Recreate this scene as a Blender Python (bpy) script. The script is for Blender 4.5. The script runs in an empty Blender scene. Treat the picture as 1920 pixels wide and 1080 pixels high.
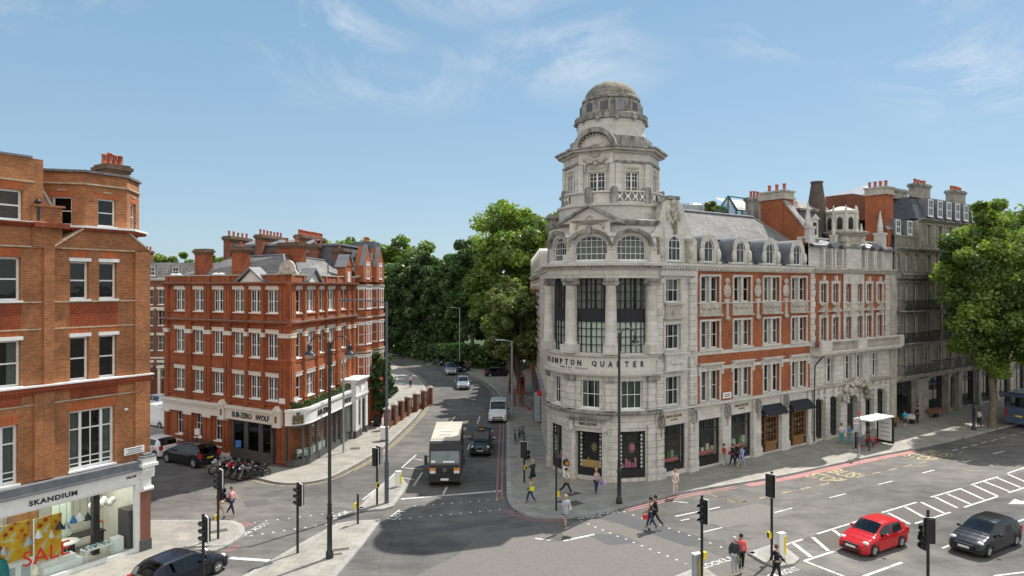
import bpy, bmesh, math, random
from mathutils import Vector, Matrix
import numpy as np
S = bpy.context.scene
C = S.collection
PI = math.pi
rad = math.radians
# ---------------------------------------------------------------- camera, world, sun, exposure
H, F, HZ = 13.5, 1280.0, 538.0          # eye height (m), focal length and horizon of the 1920 px photograph
RZ = -0.12                              # road level; pavements are at 0
cam = bpy.data.objects.new('camera', bpy.data.cameras.new('camera')); C.objects.link(cam)
cam.location = (0, 0, H); cam.rotation_euler = (PI/2, 0, 0)
cam.data.lens = 24; cam.data.sensor_width = 36; cam.data.shift_y = -2/1920
cam.data.clip_start = .3; cam.data.clip_end = 12000
S.camera = cam
SUN_AZ, SUN_EL = 40.5, 54.5             # degrees clockwise from +Y, elevation
world = bpy.data.worlds.new("World"); S.world = world; world.use_nodes = True
nt = world.node_tree; nt.nodes.clear(); N = nt.nodes.new; L = nt.links.new
out = N('ShaderNodeOutputWorld'); bg = N('ShaderNodeBackground'); bg.inputs[1].default_value = .15
sky = N('ShaderNodeTexSky'); sky.sky_type = 'NISHITA'; sky.sun_disc = False
sky.sun_elevation = rad(SUN_EL); sky.sun_rotation = rad(SUN_AZ)
sky.air_density = 1.0; sky.dust_density = .6; sky.ozone_density = 1.6; sky.altitude = 60
tc = N('ShaderNodeTexCoord'); mp = N('ShaderNodeMapping'); mp.inputs['Scale'].default_value = (1, 1, 2.2)
L(tc.outputs['Generated'], mp.inputs[0])
n1 = N('ShaderNodeTexNoise'); n1.inputs['Scale'].default_value = 5.2; n1.inputs['Detail'].default_value = 12; n1.inputs['Roughness'].default_value = .66
n1.inputs['Distortion'].default_value = .7
L(mp.outputs[0], n1.inputs['Vector'])
def wmath(op, a, b=None, clamp=False):
    m = N('ShaderNodeMath'); m.operation = op; m.use_clamp = clamp
    for i, x in enumerate((a, b)):
        if x is None: continue
        if isinstance(x, (int, float)): m.inputs[i].default_value = x
        else: L(x, m.inputs[i])
    return m.outputs[0]
# soft patches that decide where cloud banks sit (directions x/y, z/y of the patch centre, radius)
sep = N('ShaderNodeSeparateXYZ'); L(tc.outputs['Generated'], sep.inputs[0])
ax = wmath('DIVIDE', sep.outputs[0], wmath('MAXIMUM', sep.outputs[1], .05))
az = wmath('DIVIDE', sep.outputs[2], wmath('MAXIMUM', sep.outputs[1], .05))
mask = None
for cx, cz, rx, rz, s in [(-.27, .38, .14, .09, .95), (-.02, .42, .22, .05, .5), (.10, .345, .15, .08, .85), (.43, .37, .16, .045, .95), (.6, .41, .16, .06, .6),
                          (.66, .32, .16, .10, 1.0), (-.17, .29, .2, .045, .55), (-.75, .42, .22, .06, .6), (-.06, .33, .1, .03, .4)]:
    dx = wmath('DIVIDE', wmath('SUBTRACT', ax, cx), rx); dz = wmath('DIVIDE', wmath('SUBTRACT', az, cz), rz)
    d = wmath('SQRT', wmath('ADD', wmath('MULTIPLY', dx, dx), wmath('MULTIPLY', dz, dz)))
    p = wmath('MULTIPLY', wmath('SUBTRACT', 1.15, d, True), s)
    mask = p if mask is None else wmath('MAXIMUM', mask, p)
# broad bright cloud bank added behind the viewer, unseen, to lighten shaded facades
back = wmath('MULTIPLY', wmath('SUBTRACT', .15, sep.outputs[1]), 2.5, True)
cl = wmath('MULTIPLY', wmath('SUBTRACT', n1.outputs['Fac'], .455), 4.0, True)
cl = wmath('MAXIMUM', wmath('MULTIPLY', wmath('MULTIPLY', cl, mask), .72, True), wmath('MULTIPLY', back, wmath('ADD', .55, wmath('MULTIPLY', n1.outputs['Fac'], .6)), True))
mx = N('ShaderNodeMix'); mx.data_type = 'RGBA'; L(cl, mx.inputs[0])
# the physical sky is blended with a clearer blue gradient by elevation (a haze-free London noon)
gr = N('ShaderNodeValToRGB'); ge = gr.color_ramp.elements; ge[0].position = 0.0; ge[0].color = (.50, .68, .83, 1); ge[1].position = .42; ge[1].color = (.27, .49, .715, 1)
e_ = ge.new(.16); e_.color = (.39, .61, .80, 1); L(sep.outputs[2], gr.inputs[0])
sc_ = N('ShaderNodeVectorMath'); sc_.operation = 'SCALE'; sc_.inputs['Scale'].default_value = 3.9; L(gr.outputs[0], sc_.inputs[0])
bl = N('ShaderNodeMix'); bl.data_type = 'RGBA'; bl.inputs[0].default_value = .82; L(sky.outputs[0], bl.inputs[6]); L(sc_.outputs[0], bl.inputs[7])
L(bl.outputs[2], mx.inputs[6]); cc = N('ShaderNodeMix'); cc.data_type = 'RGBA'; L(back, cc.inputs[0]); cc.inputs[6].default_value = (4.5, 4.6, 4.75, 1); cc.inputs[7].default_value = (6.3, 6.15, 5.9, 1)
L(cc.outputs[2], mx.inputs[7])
hs = N('ShaderNodeHueSaturation'); hs.inputs['Saturation'].default_value = 1.0; hs.inputs['Value'].default_value = 1.0
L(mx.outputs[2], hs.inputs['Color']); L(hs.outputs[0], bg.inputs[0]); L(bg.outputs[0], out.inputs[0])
sl = bpy.data.lights.new('sun', 'SUN'); sl.energy = 4.4; sl.angle = rad(.53); sl.color = (1, .96, .895)
so = bpy.data.objects.new('sun', sl); C.objects.link(so)
sd = Vector((math.sin(rad(SUN_AZ))*math.cos(rad(SUN_EL)), math.cos(rad(SUN_AZ))*math.cos(rad(SUN_EL)), math.sin(rad(SUN_EL))))
so.rotation_euler = sd.to_track_quat('Z', 'Y').to_euler(); so.location = (0, 0, 60)
S.view_settings.view_transform = 'Standard'; S.view_settings.look = 'None'; S.view_settings.gamma = 1; S.view_settings.exposure = 0.46
S.cycles.max_bounces = 6; S.cycles.transparent_max_bounces = 10; S.cycles.diffuse_bounces = 3; S.cycles.glossy_bounces = 3
S.cycles.caustics_reflective = False; S.cycles.caustics_refractive = False
rnd = random.Random(7)

# ---------------------------------------------------------------- helpers
def G(x, y, z=0.0):                      # ground point seen at a photo pixel
    d = y-HZ; return ((x-960)*(H-z)/d, F*(H-z)/d)
def R_(x, y): return G(x, y, RZ)
class MB:
    """collects faces; fn maps raw (u, v, z) to real coordinates (for bowed walls)"""
    def __init__(s, fn=None): s.r = []; s.f = []; s.m = []; s.fn = fn; s.sm = []
    def add(s, pts, faces, m=0, smooth=False):
        o = len(s.r); s.r += [tuple(p) for p in pts]
        for f in faces: s.f.append(tuple(i+o for i in f)); s.m.append(m); s.sm.append(smooth)
        return s
    def quad(s, a, b, c, d, m=0): return s.add([a, b, c, d], [(0, 1, 2, 3)], m)
    def box(s, x0, x1, y0, y1, z0, z1, m=0):
        if x0 > x1: x0, x1 = x1, x0
        if y0 > y1: y0, y1 = y1, y0
        n = 1
        if s.fn: n = max(1, int(abs(x1-x0)/.45))
        xs = [x0+(x1-x0)*i/n for i in range(n+1)]; p = []; f = []
        for x in xs: p += [(x, y0, z0), (x, y1, z0), (x, y1, z1), (x, y0, z1)]
        for i in range(n):
            a = 4*i; b = a+4
            f += [(a, b, b+3, a+3), (a+1, a+2, b+2, b+1), (a+3, b+3, b+2, a+2), (a, a+1, b+1, b)]
        f += [(0, 3, 2, 1), (4*n, 4*n+1, 4*n+2, 4*n+3)]
        return s.add(p, f, m)
    def prism(s, poly, z0, z1, m=0, mtop=None, cap=True):
        n = len(poly)
        p = [(x, y, z0) for x, y in poly]+[(x, y, z1) for x, y in poly]
        s.add(p, [(i, (i+1) % n, n+(i+1) % n, n+i) for i in range(n)], m)
        if cap: s.add(p, [tuple(range(n, 2*n)), tuple(reversed(range(n)))], m if mtop is None else mtop)
        return s
    def tube(s, p, q, r, r2=None, n=8, m=0, cap=True, smooth=True):
        r2 = r if r2 is None else r2; p = Vector(p); q = Vector(q); d = (q-p)
        if d.length < 1e-6: return s
        d.normalize(); a = d.orthogonal().normalized(); b = d.cross(a)
        pts = [p+(a*math.cos(t)+b*math.sin(t))*r for t in [2*PI*i/n for i in range(n)]]+[q+(a*math.cos(t)+b*math.sin(t))*r2 for t in [2*PI*i/n for i in range(n)]]
        s.add(pts, [(i, (i+1) % n, n+(i+1) % n, n+i) for i in range(n)], m, smooth)
        if cap: s.add(pts, [tuple(reversed(range(n))), tuple(range(n, 2*n))], m)
        return s
    def path(s, pts, r, n=6, m=0):
        for a, b in zip(pts, pts[1:]): s.tube(a, b, r, r, n, m)
        return s
    def lathe(s, prof, cx=0, cy=0, n=24, m=0, a0=0, a1=2*PI, smooth=True):
        full = abs(a1-a0-2*PI) < 1e-6; k = n if full else n+1; pts = []
        for r, z in prof:
            for i in range(k):
                t = a0+(a1-a0)*i/n; pts.append((cx+r*math.cos(t), cy+r*math.sin(t), z))
        fs = []
        for j in range(len(prof)-1):
            for i in range(n):
                a = j*k+i; b = j*k+(i+1) % k; fs.append((a, b, b+k, a+k))
        return s.add(pts, fs, m, smooth)
    def sphere(s, c, r, n=10, m=0, sq=(1, 1, 1)):
        pts = []; k = n; h = max(4, n//2+1)
        for j in range(h+1):
            t = PI*j/h
            for i in range(k): a = 2*PI*i/k; pts.append((c[0]+r*sq[0]*math.sin(t)*math.cos(a), c[1]+r*sq[1]*math.sin(t)*math.sin(a), c[2]-r*sq[2]*math.cos(t)))
        return s.add(pts, [(j*k+i, j*k+(i+1) % k, (j+1)*k+(i+1) % k, (j+1)*k+i) for j in range(h) for i in range(k)], m, True)
    def mesh(s, name, mats):
        me = bpy.data.meshes.new(name)
        co = [s.fn(*p) for p in s.r] if s.fn else s.r
        me.from_pydata(co, [], s.f)
        for mt in mats: me.materials.append(mt)
        me.polygons.foreach_set('material_index', s.m); me.polygons.foreach_set('use_smooth', s.sm)
        uv = me.uv_layers.new(name='UVMap').data; raw = s.r; k = 0; buf = []
        for f in s.f:
            a, b, c = Vector(raw[f[0]]), Vector(raw[f[1]]), Vector(raw[f[2]])
            n = (b-a).cross(c-b)
            ax, ay, az = abs(n.x), abs(n.y), abs(n.z)
            for i in f:
                p = raw[i]
                if az >= ax and az >= ay: buf += (p[0], p[1])
                elif ax > ay: buf += (p[1], p[2])
                else: buf += (p[0], p[2])
        uv.foreach_set('uv', buf); me.validate(); me.update()
        return me
W = {}
def place(o, parent=None, loc=(0, 0, 0), rz=0.0):
    C.objects.link(o); loc = Vector(loc)
    W[o.name] = (loc, rz)
    if parent:
        pl, pr = W[parent.name]; o.parent = parent
        o.location = Matrix.Rotation(-pr, 3, 'Z') @ (loc-pl); o.rotation_euler = (0, 0, rz-pr)
    else: o.location = loc; o.rotation_euler = (0, 0, rz)
    return o
def tag(o, label=None, cat=None, group=None, kind=None):
    if label: o['label'] = label
    if cat: o['category'] = cat
    if group: o['group'] = group
    if kind: o['kind'] = kind
    return o
def thing(name, label, cat, loc=(0, 0, 0), rz=0.0, group=None):
    o = bpy.data.objects.new(name, None); o.empty_display_size = .3
    place(o, None, loc, rz); return tag(o, label, cat, group)
def obj(name, mb, mats, parent=None, loc=None, rz=None):
    me = mb if isinstance(mb, bpy.types.Mesh) else mb.mesh(name, mats if isinstance(mats, (list, tuple)) else [mats])
    o = bpy.data.objects.new(name, me)
    if loc is None and parent: loc, rz0 = W[parent.name]; rz = rz0 if rz is None else rz
    return place(o, parent, loc if loc is not None else (0, 0, 0), rz or 0.0)
class Fr:
    """facade frame: u along the wall to the right, v into the building, z up"""
    def __init__(s, x, y, deg): s.o = Vector((x, y, 0)); s.a = rad(deg); s.d = Vector((math.cos(s.a), math.sin(s.a), 0)); s.n = Vector((-math.sin(s.a), math.cos(s.a), 0))
    def p(s, u, v=0, z=0): return s.o+s.d*u+s.n*v+Vector((0, 0, z))
def put(name, mb, mats, root, fr, u=0, v=0, z=0): return obj(name, mb, mats, root, fr.p(u, v, z), fr.a)
def spec(name, mb, mats, kids=()): return (name, mb.mesh(name, mats if isinstance(mats, (list, tuple)) else [mats]), list(kids))
def spawn(sp, parent, loc, rz):
    o = obj(sp[0], sp[1], None, parent, loc, rz)
    for k in sp[2]: spawn(k, o, loc, rz)
    return o

# ---------------------------------------------------------------- materials
def mk(name):
    m = bpy.data.materials.new(name); m.use_nodes = True; t = m.node_tree
    return m, t, t.nodes.get('Principled BSDF')
def _noise(t, scale, detail=4, vec=None, rough=.55):
    n = t.nodes.new('ShaderNodeTexNoise'); n.inputs['Scale'].default_value = scale; n.inputs['Detail'].default_value = detail; n.inputs['Roughness'].default_value = rough
    if vec is None:
        g = t.nodes.new('ShaderNodeNewGeometry'); vec = g.outputs['Position']
    t.links.new(vec, n.inputs['Vector']); return n.outputs['Fac']
def _ramp(t, fac, stops):
    r = t.nodes.new('ShaderNodeValToRGB'); e = r.color_ramp.elements
    while len(e) < len(stops): e.new(.5)
    for i, (p, c) in enumerate(stops): e[i].position = p; e[i].color = (*c, 1) if len(c) == 3 else c
    t.links.new(fac, r.inputs[0]); return r.outputs[0]
def _mix(t, a, b, fac, mode='MIX'):
    m = t.nodes.new('ShaderNodeMix'); m.data_type = 'RGBA'; m.blend_type = mode
    for i, x in ((6, a), (7, b)):
        if isinstance(x, tuple): m.inputs[i].default_value = (*x[:3], 1)
        else: t.links.new(x, m.inputs[i])
    if isinstance(fac, (int, float)): m.inputs[0].default_value = fac
    else: t.links.new(fac, m.inputs[0])
    return m.outputs[2]
def _bump(t, b, h, st, dist=.02):
    bp = t.nodes.new('ShaderNodeBump'); bp.inputs['Strength'].default_value = st; bp.inputs['Distance'].default_value = dist
    t.links.new(h, bp.inputs['Height']); t.links.new(bp.outputs[0], b.inputs['Normal'])
def _scaled(t, src, sc):
    g = t.nodes.new('ShaderNodeNewGeometry') if src == 'pos' else None
    m = t.nodes.new('ShaderNodeMapping'); m.inputs['Scale'].default_value = sc
    if g: t.links.new(g.outputs['Position'], m.inputs[0])
    else:
        u = t.nodes.new('ShaderNodeTexCoord'); t.links.new(u.outputs[src], m.inputs[0])
    return m.outputs[0]
def paint(name, col, rough=.5, var=.12, sc=3.0, metal=0.0, coat=0.0, bump=0.0, spec_=.5):
    m, t, b = mk(name)
    n = _noise(t, sc, 5); d = tuple(max(0, c*(1-var)) for c in col); l = tuple(min(1, c*(1+var)) for c in col)
    t.links.new(_ramp(t, n, [(.3, d), (.7, l)]), b.inputs['Base Color'])
    b.inputs['Roughness'].default_value = rough; b.inputs['Metallic'].default_value = metal; b.inputs['Coat Weight'].default_value = coat
    b.inputs['Specular IOR Level'].default_value = spec_
    b.inputs['Coat Roughness'].default_value = .04
    if bump: _bump(t, b, _noise(t, sc*12, 3), bump)
    return m
def brick(name, ca, cb, cm, grime=(.10, .055, .035), g=.35, bw=.23, bh=.08, mort=.012, rough=.85, bumps=.25):
    m, t, b = mk(name)
    br = t.nodes.new('ShaderNodeTexBrick'); u = t.nodes.new('ShaderNodeTexCoord'); t.links.new(u.outputs['UV'], br.inputs['Vector'])
    br.inputs['Scale'].default_value = 1; br.inputs['Brick Width'].default_value = bw; br.inputs['Row Height'].default_value = bh
    br.inputs['Mortar Size'].default_value = mort; br.inputs['Mortar Smooth'].default_value = .3; br.inputs['Bias'].default_value = -.1
    for k, c in (('Color1', ca), ('Color2', cb), ('Mortar', cm)): br.inputs[k].default_value = (*c, 1)
    col = br.outputs['Color']
    n1 = _noise(t, .55, 6); col = _mix(t, col, _ramp(t, n1, [(.35, tuple(x*.72 for x in (1, 1, 1))), (.65, (1.18, 1.16, 1.12))]), .75, 'MULTIPLY')
    n3 = _noise(t, 6.0, 4); col = _mix(t, col, _ramp(t, n3, [(.3, (.8, .8, .8)), (.7, (1.2, 1.2, 1.2))]), .6, 'MULTIPLY')
    st = _ramp(t, _noise(t, 1.0, 6, _scaled(t, 'pos', (1.6, 1.6, .35)), .65), [(.5, (0, 0, 0)), (.75, (1, 1, 1))])
    f = t.nodes.new('ShaderNodeMath'); f.operation = 'MULTIPLY'; t.links.new(st, f.inputs[0]); f.inputs[1].default_value = g
    col = _mix(t, col, grime, f.outputs[0])
    t.links.new(col, b.inputs['Base Color']); b.inputs['Roughness'].default_value = rough; b.inputs['Specular IOR Level'].default_value = .25
    if bumps: _bump(t, b, br.outputs['Fac'], -bumps, .008)
    return m
def stone(name, col=(.52, .50, .45), soot=(.13, .125, .115), amt=.6, bw=1.1, bh=.36, joint=.010, lo=.47, hi=.68):
    m, t, b = mk(name)
    br = t.nodes.new('ShaderNodeTexBrick'); u = t.nodes.new('ShaderNodeTexCoord'); t.links.new(u.outputs['UV'], br.inputs['Vector'])
    br.inputs['Scale'].default_value = 1; br.inputs['Brick Width'].default_value = bw; br.inputs['Row Height'].default_value = bh; br.inputs['Mortar Size'].default_value = joint
    br.inputs['Mortar Smooth'].default_value = .2
    br.inputs['Color1'].default_value = (*col, 1); br.inputs['Color2'].default_value = (*[c*.86 for c in col], 1); br.inputs['Mortar'].default_value = (*[c*.5 for c in col], 1)
    c = _mix(t, br.outputs['Color'], _ramp(t, _noise(t, 1.4, 7), [(.3, (.78, .77, .755)), (.68, (1.1, 1.09, 1.07))]), .65, 'MULTIPLY')
    c = _mix(t, c, _ramp(t, _noise(t, 9, 4), [(.3, (.86, .86, .86)), (.7, (1.1, 1.1, 1.1))]), .7, 'MULTIPLY')
    s1 = _ramp(t, _noise(t, 1.0, 8, _scaled(t, 'pos', (2.4, 2.4, .55)), .68), [(lo, (0, 0, 0)), (hi, (1, 1, 1))])
    f = t.nodes.new('ShaderNodeMath'); f.operation = 'MULTIPLY'; t.links.new(s1, f.inputs[0]); f.inputs[1].default_value = amt
    c = _mix(t, c, soot, f.outputs[0])
    t.links.new(c, b.inputs['Base Color']); b.inputs['Roughness'].default_value = .82; b.inputs['Specular IOR Level'].default_value = .25
    _bump(t, b, _noise(t, 14, 5), .25, .03)
    return m
def glass(name, tint=(.55, .62, .62), refl=.10, trans=.8, rough=.02, ior=1.5):
    m = bpy.data.materials.new(name); m.use_nodes = True; t = m.node_tree; t.nodes.clear()
    o = t.nodes.new('ShaderNodeOutputMaterial'); tr = t.nodes.new('ShaderNodeBsdfTransparent'); tr.inputs[0].default_value = (*tint, 1)
    gl = t.nodes.new('ShaderNodeBsdfGlossy'); gl.inputs['Roughness'].default_value = rough; gl.inputs[0].default_value = (.95, .97, 1, 1)
    fr = t.nodes.new('ShaderNodeFresnel'); gb = t.nodes.new('ShaderNodeNewGeometry'); mi = t.nodes.new('ShaderNodeMix'); mi.data_type = 'FLOAT'; t.links.new(gb.outputs['Backfacing'], mi.inputs[0]); mi.inputs[2].default_value = ior; mi.inputs[3].default_value = 1/ior; t.links.new(mi.outputs[0], fr.inputs[0])
    ad = t.nodes.new('ShaderNodeMath'); ad.operation = 'ADD'; ad.use_clamp = True; t.links.new(fr.outputs[0], ad.inputs[0]); ad.inputs[1].default_value = refl-.05
    # slight waviness of old panes
    n = t.nodes.new('ShaderNodeTexNoise'); n.inputs['Scale'].default_value = 1.3; g = t.nodes.new('ShaderNodeNewGeometry'); t.links.new(g.outputs['Position'], n.inputs['Vector'])
    bp = t.nodes.new('ShaderNodeBump'); bp.inputs['Strength'].default_value = .12; bp.inputs['Distance'].default_value = .03; t.links.new(n.outputs['Fac'], bp.inputs['Height']); t.links.new(bp.outputs[0], gl.inputs['Normal'])
    mx = t.nodes.new('ShaderNodeMixShader'); t.links.new(ad.outputs[0], mx.inputs[0]); t.links.new(tr.outputs[0], mx.inputs[1]); t.links.new(gl.outputs[0], mx.inputs[2])
    t.links.new(mx.outputs[0], o.inputs[0]); return m
def leafmat(name, ca, cb, trans=.35):
    m = bpy.data.materials.new(name); m.use_nodes = True; t = m.node_tree; t.nodes.clear()
    o = t.nodes.new('ShaderNodeOutputMaterial'); d = t.nodes.new('ShaderNodeBsdfDiffuse'); tl = t.nodes.new('ShaderNodeBsdfTranslucent'); gl = t.nodes.new('ShaderNodeBsdfGlossy')
    gl.inputs['Roughness'].default_value = .45
    at_ = t.nodes.new('ShaderNodeAttribute'); at_.attribute_name = 'tint'
    c = _mix(t, ca, cb, at_.outputs['Fac']); c = _mix(t, c, _ramp(t, _noise(t, .35, 3), [(.3, (.75, .75, .75)), (.7, (1.25, 1.25, 1.15))]), .7, 'MULTIPLY')
    t.links.new(c, d.inputs[0]); c2 = _mix(t, c, (1.5, 1.6, .5), 1.0, 'MULTIPLY'); t.links.new(c2, tl.inputs[0])
    m1 = t.nodes.new('ShaderNodeMixShader'); m1.inputs[0].default_value = trans; t.links.new(d.outputs[0], m1.inputs[1]); t.links.new(tl.outputs[0], m1.inputs[2])
    m2 = t.nodes.new('ShaderNodeMixShader'); m2.inputs[0].default_value = .05; t.links.new(m1.outputs[0], m2.inputs[1]); t.links.new(gl.outputs[0], m2.inputs[2])
    t.links.new(m2.outputs[0], o.inputs[0]); return m
def asphalt():
    m, t, b = mk('asphalt')
    big = _noise(t, .09, 3); mid = _noise(t, .7, 6); fine = _noise(t, 22, 4, None, .7)
    c = _ramp(t, big, [(.38, (.105, .101, .096)), (.5, (.135, .128, .12)), (.62, (.17, .16, .147))])
    c = _mix(t, c, _ramp(t, mid, [(.3, (.78, .78, .79)), (.7, (1.18, 1.17, 1.15))]), .9, 'MULTIPLY')
    c = _mix(t, c, _ramp(t, _noise(t, 1.0, 5, _scaled(t, 'pos', (.5, 1.4, 1)), .6), [(.42, (.80, .80, .80)), (.5, (1, 1, 1)), (.62, (1.08, 1.08, 1.07))]), .8, 'MULTIPLY')
    c = _mix(t, c, _ramp(t, _noise(t, 2.6, 3, None, .8), [(.26, (.5, .5, .5)), (.33, (1, 1, 1))]), .6, 'MULTIPLY')
    c = _mix(t, c, _ramp(t, fine, [(.3, (.72, .72, .72)), (.7, (1.3, 1.3, 1.3))]), .8, 'MULTIPLY')
    v = t.nodes.new('ShaderNodeTexVoronoi'); v.feature = 'DISTANCE_TO_EDGE'; v.inputs['Scale'].default_value = .23
    g = t.nodes.new('ShaderNodeNewGeometry'); w = t.nodes.new('ShaderNodeTexNoise'); w.inputs['Scale'].default_value = .6
    t.links.new(g.outputs['Position'], w.inputs['Vector']); mxv = t.nodes.new('ShaderNodeMix'); mxv.data_type = 'VECTOR'; mxv.inputs[0].default_value = .25
    t.links.new(g.outputs['Position'], mxv.inputs[4]); t.links.new(w.outputs['Color'], mxv.inputs[5]); t.links.new(mxv.outputs[1], v.inputs['Vector'])
    c = _mix(t, c, _ramp(t, v.outputs['Distance'], [(0, (.7, .7, .7)), (.012, (1, 1, 1))]), .5, 'MULTIPLY')
    t.links.new(c, b.inputs['Base Color']); b.inputs['Roughness'].default_value = .88; b.inputs['Specular IOR Level'].default_value = .3
    _bump(t, b, fine, .35, .01); return m
def paving(name, ca=(.355, .335, .295), cb=(.29, .275, .245), cm=(.20, .19, .17), w=.9, h=.62, deg=0):
    m, t, b = mk(name)
    br = t.nodes.new('ShaderNodeTexBrick'); g = t.nodes.new('ShaderNodeNewGeometry'); mp_ = t.nodes.new('ShaderNodeMapping'); mp_.inputs['Rotation'].default_value = (0, 0, rad(deg))
    t.links.new(g.outputs['Position'], mp_.inputs[0]); t.links.new(mp_.outputs[0], br.inputs['Vector'])
    br.inputs['Scale'].default_value = 1; br.inputs['Brick Width'].default_value = w; br.inputs['Row Height'].default_value = h; br.inputs['Mortar Size'].default_value = .012
    for k, c in (('Color1', ca), ('Color2', cb), ('Mortar', cm)): br.inputs[k].default_value = (*c, 1)
    c = _mix(t, br.outputs['Color'], _ramp(t, _noise(t, .8, 6), [(.3, (.78, .78, .78)), (.7, (1.12, 1.12, 1.1))]), .9, 'MULTIPLY')
    c = _mix(t, c, _ramp(t, _noise(t, 7, 5), [(.3, (.88, .88, .88)), (.7, (1.1, 1.1, 1.1))]), .9, 'MULTIPLY')
    sp = _ramp(t, _noise(t, 5.5, 2), [(.28, (.55, .55, .55)), (.34, (1, 1, 1))]); c = _mix(t, c, sp, .5, 'MULTIPLY')
    t.links.new(c, b.inputs['Base Color']); b.inputs['Roughness'].default_value = .8; b.inputs['Specular IOR Level'].default_value = .3
    _bump(t, b, br.outputs['Fac'], -.2, .01); return m
M = {}
M['asph'] = asphalt()
M['pave'] = paving('york_paving', deg=-35); M['pave2'] = paving('york_paving_side', deg=8)
M['kerb'] = paving('granite_kerb', (.38, .37, .35), (.33, .32, .30), (.15, .15, .14), .92, 3.0, -35)
M['brickA'] = brick('orange_red_brick', (.43, .148, .05), (.26, .078, .03), (.36, .24, .14), (.15, .07, .035), .4)
M['brickP'] = brick('deep_red_rubbed_panel', (.37, .088, .036), (.29, .062, .027), (.16, .05, .03), (.10, .03, .02), .3, .12, .12, .014)
M['brickB'] = brick('red_brick', (.40, .105, .036), (.27, .066, .025), (.21, .10, .06), (.09, .04, .028), .45)
M['brickC'] = brick('vermilion_brick', (.43, .122, .044), (.31, .082, .032), (.27, .13, .08), (.12, .06, .04), .35)
M['brickD'] = brick('dark_red_brick', (.23, .075, .04), (.15, .048, .028), (.22, .13, .09), (.06, .035, .025), .5)
M['stone'] = stone('portland_stone', (.66, .64, .59), (.20, .195, .185), .4, 1.1, .36, .006, .54, .78)
M['stoneS'] = stone('rusticated_stone', (.66, .64, .59), (.19, .187, .18), .45, 1.3, .46, .022, .52, .74)
M['stoneD'] = stone('sooty_stone', (.46, .44, .40), (.09, .088, .084), .85, 1.1, .36, .006, .38, .62)
M['stoneG'] = stone('weathered_grey_stone', (.55, .515, .44), (.17, .16, .14), .6, 1.0, .34, .006, .46, .7)
M['lead'] = paint('lead_sheet', (.17, .18, .195), .55, .22, 2.0)
M['slate'] = brick('grey_slate', (.25, .24, .235), (.17, .17, .175), (.06, .06, .06), (.09, .09, .085), .5, .32, .2, .012, .65, .4)
M['slateB'] = brick('blue_slate', (.115, .122, .145), (.075, .082, .102), (.04, .04, .045), (.06, .06, .06), .4, .32, .2, .012, .55, .4)
M['tile'] = brick('pale_clay_tile', (.52, .30, .22), (.42, .22, .15), (.25, .13, .09), (.2, .14, .1), .3, .2, .12, .012)
M['white'] = paint('white_paint', (.78, .78, .76), .45, .05)
M['cream'] = paint('cream_stucco', (.68, .64, .57), .6, .08)
M['sand'] = stone('buff_sandstone', (.58, .47, .34), (.16, .11, .07), .6, 1.2, .5, .008)
M['black'] = paint('black_paint', (.018, .018, .02), .35, .2)
M['grey'] = paint('dark_grey_joinery', (.075, .078, .08), .45, .1)
M['steel'] = paint('galvanised_steel', (.36, .38, .40), .4, .1, metal=.3)
M['dsteel'] = paint('painted_blue_grey_steel', (.085, .10, .125), .4, .1)
M['glass'] = glass('window_glass', (.36, .40, .39), .05)
M['carg'] = glass('car_glass', (.16, .18, .18), .07, ior=1.45)
M['stoneM'] = stone('brown_grey_stone', (.42, .385, .325), (.10, .092, .08), .7, 1.0, .34, .010, .42, .66)
M['glassr'] = glass('sky_facing_glass', (.3, .33, .35), .16)
M['shopg'] = glass('shop_glass', (.90, .95, .93), .05, ior=1.22)
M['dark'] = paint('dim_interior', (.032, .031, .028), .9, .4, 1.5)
M['darkw'] = paint('interior_wall', (.20, .19, .17), .9, .3, 1.0)
M['curt'] = paint('net_curtain', (.62, .61, .56), .9, .12, 9.0)
M['curtg'] = paint('green_curtain', (.38, .46, .40), .9, .12, 9.0)
M['pot'] = paint('terracotta_pot', (.42, .11, .055), .7, .25)
M['gold'] = paint('gilt_letter', (.30, .20, .06), .35, .2, metal=.5)
M['red'] = paint('red_paint', (.55, .02, .018), .4, .08)
M['yellow'] = paint('yellow_plastic', (.78, .62, .03), .4, .06)
M['blue'] = paint('blue_sign', (.03, .16, .42), .4, .06)
M['navy'] = paint('navy_canvas', (.012, .013, .02), .7, .15)
M['wood'] = paint('varnished_oak', (.24, .12, .045), .4, .25, 6)
M['terra'] = paint('brown_granite', (.22, .085, .055), .35, .15, 8)
def worn(name, col, lo=.36, hi=.5):
    m, t, b = mk(name); c = _mix(t, (.15, .145, .135), col, _ramp(t, _noise(t, 4.5, 9, None, .75), [(lo, (.1, .1, .1)), (hi, (1, 1, 1))]))
    t.links.new(_mix(t, c, _ramp(t, _noise(t, .8, 4), [(.3, (.82, .82, .82)), (.7, (1.05, 1.05, 1.05))]), .8, 'MULTIPLY'), b.inputs['Base Color']); b.inputs['Roughness'].default_value = .75; return m
M['wline'] = worn('white_road_paint', (.66, .66, .63)); M['yline'] = worn('yellow_road_paint', (.50, .40, .18), .38, .56); M['rline'] = worn('red_road_paint', (.44, .18, .17), .36, .54)
M['letter'] = paint('dark_lettering', (.03, .03, .035), .5, .1)
M['tyre'] = paint('tyre_rubber', (.018, .018, .018), .85, .2)
M['alloy'] = paint('alloy_wheel', (.42, .43, .44), .35, .1, metal=.6)
M['plastic'] = paint('black_plastic', (.02, .02, .021), .6, .2)
M['plate'] = paint('number_plate', (.75, .75, .70), .5, .05)
M['plateY'] = paint('yellow_number_plate', (.78, .60, .05), .5, .05)
M['lampw'] = paint('clear_lamp', (.75, .77, .78), .12, .05, spec_=1)
M['lampr'] = paint('red_lamp', (.45, .02, .015), .2, .1)
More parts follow.
